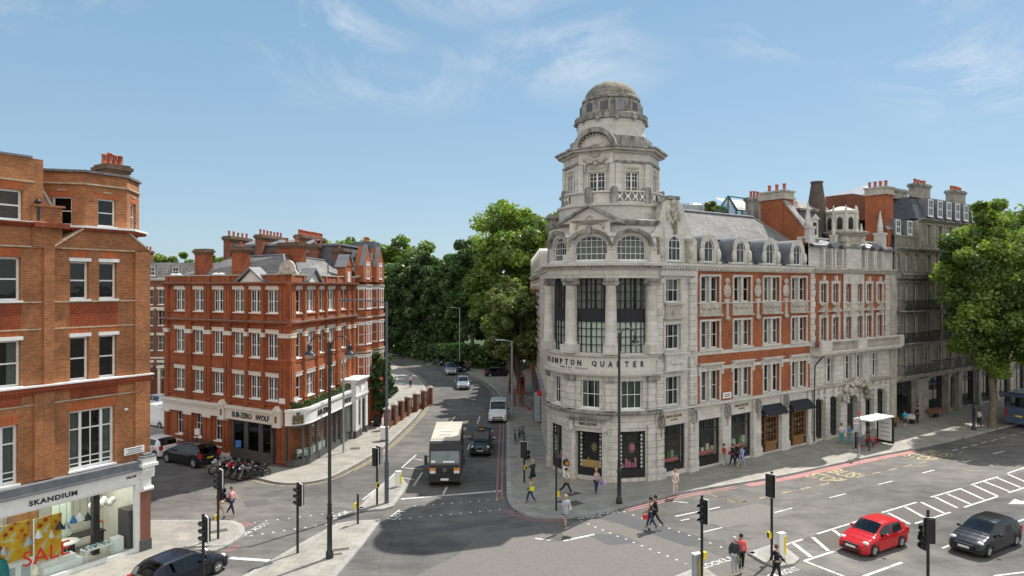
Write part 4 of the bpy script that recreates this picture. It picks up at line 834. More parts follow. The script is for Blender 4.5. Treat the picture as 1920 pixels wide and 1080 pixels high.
# shop interior: room, floor, ceiling
t = MB(); t.quad((UL, 5.5, 0), (-.05, 5.5, 0), (-.05, 5.5, 3.5), (UL, 5.5, 3.5)); t.quad((-.05, .1, 0), (-.05, 5.5, 0), (-.05, 5.5, 3.5), (-.05, .1, 3.5)); t.quad((UL, .1, 3.45), (-.05, .1, 3.45), (-.05, 5.5, 3.45), (UL, 5.5, 3.45)); put('shop_walls', t, [paint('shop_wall_paint', (.72, .73, .66), .8, .1)], b2, SK)
t = MB(); t.quad((UL, .0, .16), (-.05, .0, .16), (-.05, 5.5, .16), (UL, 5.5, .16)); put('shop_floor', t, [paint('shop_floor', (.50, .48, .43), .5, .1)], b2, SK)
put('shop_column', MB().box(-2.25, -1.95, .9, 1.2, .16, 3.45), [M['black']], b2, SK)
put('shop_partition', MB().box(-3.3, -2.5, 2.6, 2.8, .16, 3.45), [paint('pale_green_panel', (.55, .66, .58), .6, .05)], b2, SK)
put('shop_stair', MB().box(-4.6, -3.6, 3.4, 4.4, .16, 3.3), [M['wood']], b2, SK)
put('shop_end_wall', MB().box(-.9, -.08, .25, 1.2, .16, 2.1), [M['grey']], b2, SK)
al = bpy.data.lights.new('shop_fill_light', 'AREA'); al.shape = 'RECTANGLE'; al.size = 12; al.size_y = 2.5; al.energy = 230; al.color = (1, .95, .86)  # added fill under the ceiling, brightens the interior in place of its lit lamps
ao = bpy.data.objects.new('shop_fill_light', al); C.objects.link(ao); ao.location = SK.p(-6.5, 2.2, 3.38); ao.rotation_euler = (0, 0, SK.a)
# sale lettering hung behind the glass
wtext('sale_lettering', 'SALE', b2, SK, -4.75, -.012, 1.3, .66, 'red', 1.95, bold=.0)
# --- shop goods, each its own thing
def good(name, label, cat, u, v, z=.16, group=None, rot=0): return thing(name, label, cat, SK.p(u, v, z), SK.a+rad(rot), group)
def flower_mat():
    m, t_, b = mk('flower_print'); v = t_.nodes.new('ShaderNodeTexVoronoi'); v.inputs['Scale'].default_value = 3.0; u = t_.nodes.new('ShaderNodeTexCoord'); t_.links.new(u.outputs['Object'], v.inputs['Vector'])
    c = _ramp(t_, v.outputs['Distance'], [(.0, (.12, .02, .01)), (.2, (.36, .04, .02)), (.26, (.60, .17, .01)), (.45, (.68, .36, .012)), (.72, (.66, .42, .02)), (.8, (.6, .56, .42))]); t_.links.new(c, b.inputs['Base Color']); b.inputs['Roughness'].default_value = .8; return m
fm = flower_mat()
for u, w, z0, h, lab in ((-5.75, 1.25, .75, 1.9, 'left one of the two yellow panels with orange flower print in the shop window'), (-4.35, 1.15, .5, 2.1, 'right one of the two yellow panels with orange flower print behind the red SALE lettering')):
    p = good('fabric_panel', lab, 'fabric panel', u, .75, .16, 'flower print panels in the shop window'); obj('panel', MB().box(-w/2, w/2, 0, .05, z0, z0+h), fm, p); obj('panel_edge', MB().box(-w/2-.04, -w/2, -.01, .06, z0-.2, z0+h), M['white'], p); obj('panel_stand', MB().box(-w/3, w/3, -.1, .2, 0, z0), M['white'], p)
p = good('display_cabinet', 'white two door display cabinet below the left flower panel in the shop window', 'cabinet', -5.75, .45); obj('carcass', MB().box(-.6, .6, -.05, .3, 0, .95), M['white'], p)
for s in (-.3, .3):
    d_ = obj('door', MB().box(s-.27, s+.27, -.08, -.05, .08, .88), M['white'], p); obj('door_glass', MB().box(s-.19, s+.19, -.085, -.078, .16, .8), paint('shelf_back', (.35, .42, .40), .3, .1) if s < 0 else bpy.data.materials['shelf_back'], d_)
p = good('plinth_box', 'low white display plinth in two steps in front of the right flower panel', 'plinth', -3.95, .5); obj('lower_step', MB().box(-.85, .85, -.3, .25, 0, .38), M['white'], p); obj('upper_step', MB().box(-.9, .6, -.2, .32, .38, .62), M['white'], p)
p = good('display_table', 'low white table set out with blue and grey bowls behind the shop glass', 'table', -2.3, .5); obj('table_top', MB().box(-.65, .65, -.28, .28, .52, .57), M['white'], p)
for sx in (-.6, .6):
    for sy in (-.23, .23): obj('leg', MB().box(sx-.025, sx+.025, sy-.025, sy+.025, 0, .52), M['white'], p)
cols = [paint('bowl_'+n_, c_, .3, .05) for n_, c_ in (('blue', (.12, .30, .42)), ('grey', (.30, .33, .34)), ('dark', (.05, .07, .08)), ('pale', (.55, .62, .62)))]
for i in range(12):
    m = MB(); m.lathe([(.03, 0), (.07, .05), (.075, .09), (.065, .09), (.02, .02)], 0, 0, 10)
    tag(obj('bowl', m, cols[i % 4], None, SK.p(-2.85+.21*(i % 6), .37+.26*(i//6), .16+.575), 0), ['teal blue', 'grey', 'near black', 'pale'][i % 4]+' bowl on the white shop table, '+['first', 'second', 'third', 'fourth', 'fifth', 'sixth'][i % 6]+' in the '+('front' if i < 6 else 'back')+' row', 'bowl', 'bowls on the shop table')
p = good('drawer_unit', 'white drawer unit at the right end of the shop window', 'drawer unit', -1.35, .5); obj('carcass', MB().box(-.25, .25, -.2, .25, 0, .72), M['white'], p)
for k in range(3): obj('drawer', MB().box(-.22, .22, -.215, -.2, .06+.22*k, .25+.22*k), M['white'], p)
p = good('round_table', 'round table with white top and black foot in the middle of the shop', 'table', -3.1, 1.9); m = MB(); m.lathe([(0, .72), (.62, .72), (.62, .76), (0, .76)], 0, 0, 24); obj('table_top', m, M['white'], p); m = MB(); m.lathe([(.3, 0), (.05, .06), (.05, .7), (.12, .72)], 0, 0, 12); obj('foot', m, M['black'], p)
p = good('dining_table', 'dark dining table standing behind the black shop column', 'table', -1.9, 2.4); obj('table_top', MB().box(-.8, .8, -.45, .45, .7, .75), M['black'], p)
for sx in (-.7, .7): obj('trestle', MB().box(sx-.04, sx+.04, -.35, .35, 0, .7), M['black'], p)
p = good('dining_chair', 'small red chair standing on the dark shop table', 'chair', -1.35, 2.3, .91); obj('seat', MB().box(-.2, .2, -.2, .2, .4, .44), M['red'], p); obj('backrest', MB().box(-.2, .2, .17, .2, .44, .8), M['red'], p)
for sx in (-.18, .18):
    for sy in (-.18, .18): obj('leg', MB().box(sx-.015, sx+.015, sy-.015, sy+.015, 0, .4), M['black'], p)
for i, (u, z, r, mt, lab) in enumerate([(-5.35, 1.85, .2, 'steel', 'silver dome pendant lamp hanging before the left flower panel'), (-4.95, 2.0, .17, 'white', 'white bell shaped pendant lamp on a long black cord'), (-4.05, 2.15, .2, 'black', 'black cone pendant lamp before the right flower panel'), (-3.75, 2.05, .17, 'alloy', 'grey cone pendant lamp next to the black one'),
                             (-3.45, 2.25, .17, 'blue', 'small teal cone pendant lamp right of the flower panels'), (-3.15, 2.3, .22, 'white', 'large white cone pendant lamp right of the flower panels'), (-2.8, 2.2, .2, 'black', 'black cone pendant lamp nearest the shop column'), (-4.4, 1.85, .12, 'cream', 'small cream pendant lamp hanging before the right flower panel'), (-6.3, 1.7, .16, 'steel', 'small silver pendant lamp at the left end of the window')]):
    p = thing('pendant_lamp', lab, 'pendant lamp', SK.p(u, .35, z), 0, 'pendant lamps in the shop window'); m = MB(); m.lathe([(r, 0), (r*.9, .05), (r*.3, .28), (.03, .34), (0, .36)], 0, 0, 14); obj('lamp_shade', m, M[mt], p)
    obj('cord', MB().tube((0, 0, .35), (0, 0, 3.45-z), .008, n=4), M['black'], p)
p = good('coat_on_hanger', 'teal coat hanging at the left end of the shop window', 'coat', -6.45, .3, .16); m = MB(); m.lathe([(.32, .25), (.3, .9), (.22, 1.25), (.08, 1.38)], 0, 0, 14); obj('coat', m, paint('teal_wool', (.01, .17, .18), .9, .1), p, None); obj('hanger', MB().tube((-.15, 0, 1.38), (.15, 0, 1.38), .015).tube((0, 0, 1.38), (0, 0, 1.9), .01), M['black'], p)
p = good('side_table', 'pale stack of trays on a glass side table deep in the shop', 'table', -2.55, 3.2); m = MB(); m.lathe([(.0, .7), (.35, .7), (.35, .74), (0, .74)], 0, 0, 14); obj('table_top', m, M['white'], p); obj('stem', MB().tube((0, 0, 0), (0, 0, .7), .04), M['steel'], p)
p = good('cloud_lamp', 'large white folded paper lamp on the right of the shop', 'lamp', -1.35, 1.9, 2.0); m = MB()
for i in range(9): m.sphere((-.45+.12*i, rnd.uniform(-.15, .15), .35+rnd.uniform(-.1, .15)), .17, 8)
obj('lamp_shade', m, M['white'], p); obj('cord', MB().tube((0, 0, .5), (0, 0, 1.4), .01, n=4), M['black'], p)
# gable shoulders, cornice under the turret, turret
m = MB(); m.add([(-4.48, -.02, 15.34), (0, -.02, 15.34), (-1.15, -.02, 16.3), (-3.2, -.02, 16.3), (-4.48, 1.6, 15.34), (0, 1.6, 15.34), (-1.15, 1.6, 16.3), (-3.2, 1.6, 16.3)], [(0, 1, 2, 3), (1, 5, 6, 2), (4, 0, 3, 7)]); put('turret_base', m, [M['brickA']], b2, SK)
for x0, z0, x1, z1 in ((-4.48, 15.34, -3.2, 16.25), (.04, 15.3, -1.15, 16.25)):
    m = MB(); m.add([(x0, -.14, z0), (x1, -.14, z1), (x1, -.14, z1+.09), (x0, -.14, z0+.09), (x0, .9, z0), (x1, .9, z1), (x1, .9, z1+.09), (x0, .9, z0+.09)], [(0, 1, 2, 3), (3, 2, 6, 7), (0, 4, 5, 1)]); put('sloping_coping', m, [M['sand']], b2, SK)
s = 2.0; k = s*math.cos(PI/4); cu = -2.02; v0 = .12
OC = [(cu+s/2, v0), (cu+s/2+k, v0+k), (cu+s/2+k, v0+k+s), (cu+s/2, v0+2*k+s), (cu-s/2, v0+2*k+s), (cu-s/2-k, v0+k+s), (cu-s/2-k, v0+k), (cu-s/2, v0)]
cc_ = (cu, v0+k+s/2)
def oct_(f): return [(cc_[0]+(x-cc_[0])*f, cc_[1]+(y-cc_[1])*f) for x, y in OC]
tr = put('corner_turret', MB().prism(oct_(1.0), 18.98, 19.02, cap=True), [M['brickA']], b2, SK)
for i in range(8):
    p, q = Vector((*OC[i], 0)), Vector((*OC[(i+1) % 8], 0)); wp = SK.p(p.x, p.y); wq = SK.p(q.x, q.y); fr = Fr(wp.x, wp.y, math.degrees(math.atan2((wq-wp).y, (wq-wp).x))); L_ = (wq-wp).length
    has = i in (7, 6, 0, 1)
    op = [(L_/2-.42, L_/2+.42, 16.46, 17.82)] if has else []
    if i in (0, 6): op = [(L_/2-.42, L_/2+.42, 16.46, 17.82)]
    put('turret_wall', grid_wall(MB(), 0, L_, 16.2, 19.0, op, .4), [M['brickA'], M['dark']], tr, fr)
    for o_ in op: spawn(win(.84, 1.36, (), (.5,), dep=.12, st=.07), tr, fr.p(L_/2, 0, 16.46), fr.a)
    if has: put('keystone', MB().box(L_/2-.2, L_/2+.2, -.05, .02, 18.1, 18.17), [M['sand']], tr, fr); mm = MB(); mm.add([(L_/2-.5, -.012, 17.82), (L_/2+.5, -.012, 17.82), (L_/2+.62, -.012, 18.1), (L_/2-.62, -.012, 18.1)], [(0, 1, 2, 3)]); put('brick_arch', mm, [arch_b], tr, fr)
for f, z0, z1, mt in ((.97, 15.2, 16.2, 'brickA'), (1.13, 16.2, 16.32, 'brickP'), (1.17, 16.32, 16.42, 'white'), (1.04, 18.42, 18.5, 'sand'), (1.05, 19.0, 19.12, 'slate')):
    put('turret_moulding', MB().prism(oct_(f), z0, z1), [M[mt]], tr, SK)
chimney('chimney', b2, SK, -.6, 2.3, 18.6, 1.1, 1.2, 19.9, 4, 'brickA', 'capb', .13, .6)
# parapet gable and tiled roof left of the turret
t = MB(); cornice(t, UL, -4.9, 16.2, .2, .3); put('cornice', t, [M['brickP']], b2, SK); put('lead_flashing', MB().box(UL, -4.88, -.32, .02, 16.405, 16.44), [M['white']], b2, SK)
put('string_course', MB().box(UL, -5.3, -.08, .02, 18.2, 18.27), [M['sand']], b2, SK); t = MB(); t.box(UL, -5.35, -.06, .5, 19.3, 19.4); put('coping', t, [M['lead']], b2, SK)
w_ = MB(); w_.box(-5.38, -4.15, -.12, .5, 15.3, 17.15); w_.box(-5.38, -4.05, -.2, .55, 17.15, 17.25); put('parapet_pier', w_, [M['brickA']], b2, SK); put('parapet_ledge', MB().box(-5.4, -3.95, -.4, .3, 16.2, 16.42), [M['brickP']], b2, SK)
m = MB(); m.add([(-5.4, .5, 17.2), (-4.35, .5, 17.2), (-4.75, 1.7, 19.0), (-5.4, 1.7, 19.0)], [(0, 1, 2, 3)]); put('tiled_roof', m, [M['tile']], b2, SK)
m = MB(); m.tube((-4.3, .45, 17.2), (-4.72, 1.7, 19.05), .07); put('roof_verge', m, [M['stoneG']], b2, SK)
put('downpipe', MB().tube((-5.15, -.1, 16.5), (-5.15, -.1, 17.3), .07).sphere((-5.15, -.1, 17.35), .14, 8), [M['black']], b2, SK)
m = MB(); m.quad((UL, .02, 15.3), (0, .02, 15.3), (0, 14, 15.3), (UL, 14, 15.3)); put('flat_roof', m, [M['lead']], b2, SK)
m = MB(); m.box(UL, -5.4, .5, 9, 15.3, 19.25); put('attic_body', m, [M['brickA']], b2, SK)
# ================================================================ houses at the end of the side street
SB = Fr(-50.5, 84.5, 4)
b3 = thing('side_street_house', 'dark red brick house with grey mansard roof at the end of the side street', 'building', SB.p(0))
ops = []; 
for u in (1.2, 3.4, 5.4, 6.9, 8.6):
    for z in (2.2, 5.6, 8.7, 11.3): ops.append((u-.45, u+.45, z, z+1.9))
put('front_wall', grid_wall(MB(), 0, 16, 0, 14.6, ops, .4), [M['brickD'], M['dark']], b3, SB)
for o_ in ops: spawn(win(.9, 1.9, (.5,), (.5,), curtain=cpick((0, 2)), lintel='cream'), b3, SB.p((o_[0]+o_[1])/2, 0, o_[2]), SB.a)
m = MB(); cornice(m, 0, 16, 14.3, .3, .4); put('cornice', m, [M['cream']], b3, SB)
for z in (4.6, 10.8): put('string_course', MB().box(0, 16, -.12, .02, z, z+.18), [M['cream']], b3, SB)
m = MB(); m.add([(0, .3, 14.6), (16, .3, 14.6), (16, 9, 14.6), (0, 9, 14.6), (.8, 1.6, 16.6), (15.2, 1.6, 16.6), (15.2, 8, 16.6), (.8, 8, 16.6)], [(0, 1, 5, 4), (1, 2, 6, 5), (2, 3, 7, 6), (3, 0, 4, 7), (4, 5, 6, 7)]); put('roof', m, [M['slate']], b3, SB)
for u in (5.6, 8.5): m = MB(); m.box(u-.6, u+.6, .3, 1.6, 14.7, 16.1); o = put('roof_dormer', m, [M['lead']], b3, SB); spawn(win(.8, 1.1, (.5,), (.5,), dep=-.04), o, SB.p(u, .28, 14.9), SB.a)
m = MB(); m.box(.01, 15.99, .42, 9, 0, 14.5); put('rear_body', m, [M['brickD']], b3, SB); chimney('chimney', b3, SB, 3.6, 3.5, 15.5, 1.2, .8, 18.2, 3, 'brickD', 'brickD')
for u in (5.0, 7.6): t = MB(); t.box(u-.9, u+.9, -1.0, 0, 3.5, 3.8); t.box(u-.8, u-.5, -.9, -.6, 0, 3.5); t.box(u+.5, u+.8, -.9, -.6, 0, 3.5); put('porch', t, [M['cream']], b3, SB)
# ================================================================ domed stone corner building
EF = Fr(13.2, 50.1, 35.2)
TC = Vector((7.53, 51.9, 0)); TR = 4.73
b4 = thing('domed_corner_building', 'pale stone corner building with a tall domed tower and red brick bays over shops', 'building', (TC.x, TC.y, 0))
def arcf(R, z=0):                       # u = arc length at radius R from the camera-facing line, v inward
    a0 = rad(-90-8.3)
    return lambda u, v, zz: (math.cos(a0+u/R)*(R-v), math.sin(a0+u/R)*(R-v), zz)
D2 = PI/180
def au(R, deg): return R*deg*D2
def arcput(name, mb, mats, root=b4): return obj(name, mb, mats, root, (TC.x, TC.y, 0), 0)
def arcwin(sp, deg, R, z, root=b4, din=0.0):
    a = rad(-98.3+deg); r = R-din; return spawn(sp, root, Vector((TC.x+r*math.cos(a), TC.y+r*math.sin(a), z)), a+PI/2)
A0, A1 = -84, 43.5
R = TR
# ground and first floors of the bowed corner
ops = [(au(R, -18-11.5), au(R, -18+11.5), .3, 3.45), (au(R, 18-12), au(R, 18+12), .25, 3.5), (au(R, -57-9), au(R, -57+9), .3, 3.5),
       (au(R, -18-8.5), au(R, -18+8.5), 5.0, 7.02), (au(R, 18-9.5), au(R, 18+9.5), 5.0, 7.02), (au(R, -57-7), au(R, -57+7), 5.0, 7.02)]
m = MB(arcf(R)); grid_wall(m, au(R, A0), au(R, A1), 0, 7.35, ops, .5); arcput('bowed_wall', m, [M['stoneS'], M['dark']])
for dg, w, z0, z1 in [(-36, 9, 0, 3.9), (0, 12, 0, 3.9), (37, 11, 0, 3.9), (-78, 10, 0, 3.9), (-36, 8, 4.95, 7.3), (0, 9, 4.95, 7.3), (37, 10, 4.95, 7.3), (-78, 10, 4.95, 7.3)]:
    m = MB(arcf(R)); m.box(au(R, dg-w/2), au(R, dg+w/2), -.16, .02, z0, z1); m.box(au(R, dg-w/2)-.05, au(R, dg+w/2)+.05, -.24, .02, z0, z0+(.75 if z0 == 0 else .15)); o = arcput('rusticated_pier', m, [M['stoneS']])
    if z0: k = MB(arcf(R)); k.box(au(R, dg-w/2)-.08, au(R, dg+w/2)+.08, -.3, .02, z1-.3, z1); k.box(au(R, dg-w/2)-.0, au(R, dg+w/2)+.0, -.24, .02, z1-.45, z1-.3); arcput('ionic_capital', k, [M['stoneD']], o)
for dg, w in ((-18, 17), (18, 19), (-57, 14)):
    arcwin(win(round(2*R*math.sin(rad(w/2)), 2), 2.02, (.33, .67), (.5,), curtain=1 if dg == -18 else 12, mull=(), dep=.25, st=.09), dg, R, 5.0)
disp0 = [paint('display_wood', (.34, .22, .10), .6, .3, 6), paint('display_pinks', (.45, .16, .24), .6, .3, 6), paint('display_mixed', (.2, .24, .16), .6, .3, 6)]
for dg, w, h in ((-18, 23, 3.15), (18, 24, 3.25), (-57, 18, 3.2)):
    ww = 2*R*math.sin(rad(w/2)); f = MB(); f.box(-ww/2, ww/2, .12, .3, 0, .55); f.box(-ww/2, -ww/2+.16, .12, .25, .55, h); f.box(ww/2-.16, ww/2, .12, .25, .55, h); f.box(-ww/2, ww/2, .12, .25, h-.12, h); f.box(-ww/2+.16, ww/2-.16, .14, .22, h-.85, h-.78)
    for x in (-ww*.17, ww*.17): f.box(x-.03, x+.03, .14, .22, h-.78, h-.1)
    g_ = MB(); g_.quad((-ww/2, .18, .55), (ww/2, .18, .55), (ww/2, .18, h), (-ww/2, .18, h)); kids = [spec('pane', g_, M['shopg'])]
    q = MB()
    for i in range(9): q.box(-ww/2+.17, -ww/2+.3, .2, .24, .62+i*.27, .78+i*.27); q.box(ww/2-.3, ww/2-.17, .2, .24, .62+i*.27, .78+i*.27)
    kids.append(spec('white_tile_border', q, M['white'])); q = MB(); [q.box(-ww/2+.4+.22*i, -ww/2+.55+.22*i, .4, .6, .6, .85+.5*((i*37 % 10)/10)) for i in range(int((ww-.8)/.22))]; q.box(-ww/2+.35, ww/2-.35, .6, .8, 1.5, 1.56); q.sphere((.15, .55, 1.95), .26, 8, 0, (1, .6, 1.5)); kids.append(spec('window_display', q, disp0[len(kids)+dg & 1 if 0 else (dg > 0)+(dg < -30)])); arcwin(spec('shop_window', f, M['black'], kids), dg, R, .3)
def ring(name, prof, mat, a0=A0, a1=A1, n=48, root=b4, z=0):
    m = MB(); m.lathe(prof, 0, 0, n, 0, rad(-98.3+a0), rad(-98.3+a1), smooth=False); return arcput(name, m, [M[mat]], root)
ring('ledge', [(R-.05, 4.62), (R+.32, 4.66), (R+.38, 4.8), (R-.05, 4.86)], 'stoneD')
# entrance canopy with shop name
aC = rad(-98.3-18); CF = Fr(TC.x+(R+.0)*math.cos(aC), TC.y+(R)*math.sin(aC), -98.3-18+90)
m = MB(); m.box(-1.45, 1.45, -.75, .3, 4.35, 4.5); m.box(-1.55, 1.55, -.85, .3, 4.5, 4.62); m.box(-1.35, 1.35, -.6, .3, 4.25, 4.35)
for i in range(9): m.box(-1.3+.31*i, -1.18+.31*i, -.72, -.6, 4.26, 4.35)
put('entrance_canopy', m, [M['stoneD']], b4, CF)
for s in (-1, 1): m = MB(); m.box(s*1.2-.14, s*1.2+.14, -.5, .3, 3.55, 4.25); m.box(s*1.2-.1, s*1.2+.1, -.3, .3, 3.3, 3.55); put('canopy_bracket', m, [M['stone']], b4, CF)
nb = put('name_panel', MB().box(-1.0, 1.0, -.42, .2, 3.78, 4.24), [M['stone']], b4, CF); wtext('shop_name', 'SMALLBONE', nb, CF, 0, -.435, 4.01, .2, 'letter', 1.3, bold=.01)
m = MB(); m.box(-1.3, -.98, -.28, .2, 0, 3.6); m.box(.98, 1.3, -.28, .2, 0, 3.6); m.box(-1.3, 1.3, -.26, .2, 3.45, 3.75); put('door_surround', m, [M['stone']], b4, CF)
put('wooden_display', MB().box(-.72, .72, .28, .34, .55, 1.35), [paint('pale_oak_front', (.50, .33, .13), .5, .1)], b4, CF)
# fascia band with the quarter name
ring('fascia_band', [(R+.02, 7.3), (R+.35, 7.34), (R+.42, 7.5), (R+.12, 7.56), (R+.12, 8.62), (R+.30, 8.68), (R+.34, 8.8), (R-.1, 8.86)], 'stone')
m = MB(arcf(R+.13)); m.box(au(R+.13, -80), au(R+.13, 34), -.02, .02, 7.66, 8.55); fp = arcput('painted_fascia', m, [paint('off_white_fascia', (.60, .58, .53), .7, .06)])
def arctext(txt, a0_, a1_, z, size, Rr, name='fascia_letters', root=None):
    n = len(txt)
    for i, ch in enumerate(txt):
        if ch == ' ': continue
        dg = a0_+(a1_-a0_)*i/(n-1); a = rad(-98.3+dg); fr = Fr(TC.x+Rr*math.cos(a), TC.y+Rr*math.sin(a), math.degrees(a)+90)
        wd = size*{'M': .95, 'Q': .85, 'O': .85, 'N': .8, 'A': .8, 'E': .55, 'P': .6, 'R': .62, 'T': .65, 'I': .14, 'B': .6}.get(ch, .7)
        wtext('fascia_letter', ch, root or fp, fr, 0, -.0, z, size, 'letter', wd, depth=.04, bold=.03)
arctext('BROMPTON QUARTER', -73, 26, 8.17, .40, R+.165)
arctext('EMPIRE HOUSE', -47, -20, 7.80, .11, R+.165)
# two storey glazed screen behind giant columns
ops = [(au(R, -18-14), au(R, -18+14), 8.9, 14.12), (au(R, 18-14), au(R, 18+14), 8.9, 14.12), (au(R, -54-14), au(R, -54+14), 8.9, 14.12)]
m = MB(arcf(R)); grid_wall(m, au(R, A0), au(R, A1), 8.8, 14.12, ops, .75); arcput('bowed_wall', m, [M['stone'], M['dark']])
Rs = R-.28
for dg in (-54, -18, 18):
    m = MB(arcf(Rs)); a, b = au(Rs, dg-14.5), au(Rs, dg+14.5); nb_ = 6
    for i in range(nb_+1): x = a+(b-a)*i/nb_; w_ = .05 if i in (0, 3, nb_) else .022; m.box(x-w_, x+w_, -.05, .03, 8.9, 14.12)
    for z in (9.45, 10.02, 10.58, 12.55, 13.15, 13.7): m.box(a, b, -.04, .03, z-.022, z+.022)
    m.box(a, b, -.05, .03, 11.05, 11.98); fo = arcput('glazed_screen', m, [M['navy']])
    g_ = MB(arcf(Rs)); nn_ = 8; [g_.quad((a+(b-a)*i/nn_, 0, 8.92), (a+(b-a)*(i+1)/nn_, 0, 8.92), (a+(b-a)*(i+1)/nn_, 0, 14.1), (a+(b-a)*i/nn_, 0, 14.1)) for i in range(nn_)]; arcput('pane', g_, [M['shopg']], fo)
    g_ = MB(arcf(Rs)); g_.box(a+.15, b-.15, .06, .08, 8.92, 11.05); arcput('blind', g_, [paint('pale_green_blind', (.62, .65, .58), .9, .06)], fo)
    for k in range(3):
        u = a+(b-a)*(.2+.3*k); g_ = MB(arcf(Rs)); g_.box(u-.3, u+.2, .08, .1, 12.0, 14.1); arcput('curtain', g_, [M['darkw']], fo)
for dg in (-72, -36, 0, 36):
    a = rad(-98.3+dg); cx, cy = (R+.06)*math.cos(a), (R+.06)*math.sin(a)
    m = MB(); m.lathe([(.50, 9.45), (.52, 9.5), (.50, 9.58), (.43, 9.64), (.41, 11), (.36, 13.55), (.40, 13.6)], cx, cy, 20)
    m2 = MB(); s_ = .5; ca, sa = math.cos(a), math.sin(a)
    def rect(r0, r1, w, z0, z1, mm):
        P = [((R+r0)*ca-w*-sa*-1, 0)]; P = [((R+r)*ca-t_*sa, (R+r)*sa+t_*ca) for r, t_ in ((r0, -w), (r1, -w), (r1, w), (r0, w))]; mm.prism(P, z0, z1)
    rect(-.5, .58, .54, 8.86, 9.45, m2); o = arcput('column', m, [M['stone']]); arcput('column_base', m2, [M['stone']], o)
    m3 = MB(); rect(-.5, .52, .52, 13.92, 14.12, m3); rect(-.4, .42, .44, 13.6, 13.92, m3)
    for s in (-1, 1): m3.tube(((R+.35)*ca-s*.45*sa*1, (R+.35)*sa+s*.45*ca, 13.78), ((R-.2)*ca-s*.45*sa, (R-.2)*sa+s*.45*ca, 13.78), .15, n=10)
    arcput('column_capital', m3, [M['stoneD']], o)
# entablature and big cornice
ring('entablature', [(R+.1, 14.12), (R+.12, 14.35), (R+.16, 14.36), (R+.16, 14.7), (R+.3, 14.74), (R+.34, 14.9), (R+.62, 14.98), (R+.66, 15.14), (R+.55, 15.22), (R-.3, 15.3)], 'stone', A0, 45.5)
m = MB(arcf(R))
for i in range(46): u = au(R, A0+2+(A1-A0-4)*i/45); m.box(u-.07, u+.07, -.52, -.2, 14.82, 14.93)
arcput('dentil_course', m, [M['stoneD']])
# arched attic storey of the tower
R2 = R-.05
AW = [(-18, 30, 1.78), (18, 26, 1.78), (-54, 22, 1.78)]
ops = [(au(R2, d_-w/2), au(R2, d_+w/2), 15.35, 17.1, .75) for d_, w, h in AW]
m = MB(arcf(R2)); grid_wall(m, au(R2, A0), au(R2, A1), 15.25, 18.1, ops, .5); arcput('attic_wall', m, [M['stone'], M['dark']])
for d_, w, h in AW:
    ww = round(2*R2*math.sin(rad(w/2)), 2); arcwin(win(ww, 1.75, (.17, .335, .5, .665, .83), (.27, .54, .8), arch=.75, curtain=2 if d_ > -50 else 0, dep=.28, bar=.03), d_, R2, 15.35)
    a = rad(-98.3+d_); fr = Fr(TC.x+R2*math.cos(a), TC.y+R2*math.sin(a), math.degrees(a)+90); k = MB(); n = 14; hw = ww/2+.22
    for i in range(n):
        p = [(-hw*math.cos(PI*j/n), 16.36+(.75+.2)*math.sin(PI*j/n)) for j in (i, i+1)]; p2 = [(-(hw+.22)*math.cos(PI*j/n), 16.36+(1.0+.2)*math.sin(PI*j/n)) for j in (i, i+1)]
        P = [(p[0][0], -.22, p[0][1]), (p[1][0], -.22, p[1][1]), (p2[1][0], -.3, p2[1][1]), (p2[0][0], -.3, p2[0][1])]; P += [(x, .35, z) for x, y, z in P]
        k.add(P, [(0, 1, 2, 3), (3, 2, 6, 7), (4, 5, 1, 0)])
    if d_ == 18: k.sphere((-.16, -.3, 17.42), .17, 10); k.sphere((.16, -.3, 17.42), .17, 10)
    elif d_ == -18: k.box(-.16, .16, -.4, 0, 17.2, 17.75)
    put('arch_hood', k, [M['stoneD']], b4, fr)
for d_ in (-36, .5, 36.5):
    a = rad(-98.3+d_); fr = Fr(TC.x+R2*math.cos(a), TC.y+R2*math.sin(a), math.degrees(a)+90); k = MB(); k.box(-.42, .42, -.5, .1, 15.25, 15.75); k.box(-.28, .28, -.3, .1, 15.75, 16.1); k.box(-.24, .24, -.28, .1, 16.1, 17.0); k.box(-.32, .32, -.36, .1, 17.0, 17.25); k.sphere((0, -.32, 16.6), .2, 10, 0, (1, .6, 1.3)); k.sphere((-.14, -.3, 16.15), .12, 8); k.sphere((.14, -.3, 16.15), .12, 8); put('carved_pier', k, [M['stone']], b4, fr)
ring('attic_cornice', [(R2, 17.75), (R2+.12, 17.8), (R2+.28, 18.0), (R2+.34, 18.12), (R2+.1, 18.2), (R2-1.1, 18.3)], 'stoneD')
a = rad(-98.3-18); fr = Fr(TC.x+R2*math.cos(a), TC.y+R2*math.sin(a), math.degrees(a)+90); k = MB()
k.add([(-2.1, -.12, 17.95), (2.1, -.12, 17.95), (0, -.12, 19.05), (-2.1, 1.2, 17.95), (2.1, 1.2, 17.95), (0, 1.2, 19.05)], [(0, 1, 2), (3, 5, 4)]); k.add([(-1.5, -.11, 17.2), (1.5, -.11, 17.2), (1.5, -.11, 17.96), (-1.5, -.11, 17.96)], [(0, 1, 2, 3)])
o = put('pediment', k, [M['stone']], b4, fr); k = MB()
for s in (-1, 1):
    P = [(s*2.35, 17.85), (0, 19.1), (0, 19.28), (s*2.35, 18.03)]; P = [(x, -.4, z) for x, z in P]+[(x, 1.2, z) for x, z in P]; k.add(P, [(0, 1, 2, 3), (3, 2, 6, 7), (4, 5, 1, 0), (0, 3, 7, 4)])
put('raking_cornice', k, [M['stoneD']], o, fr); k = MB()
for i in range(16): k.sphere((.25*math.cos(i*PI/8), -.16, 18.2+.25*math.sin(i*PI/8)), .07, 6)
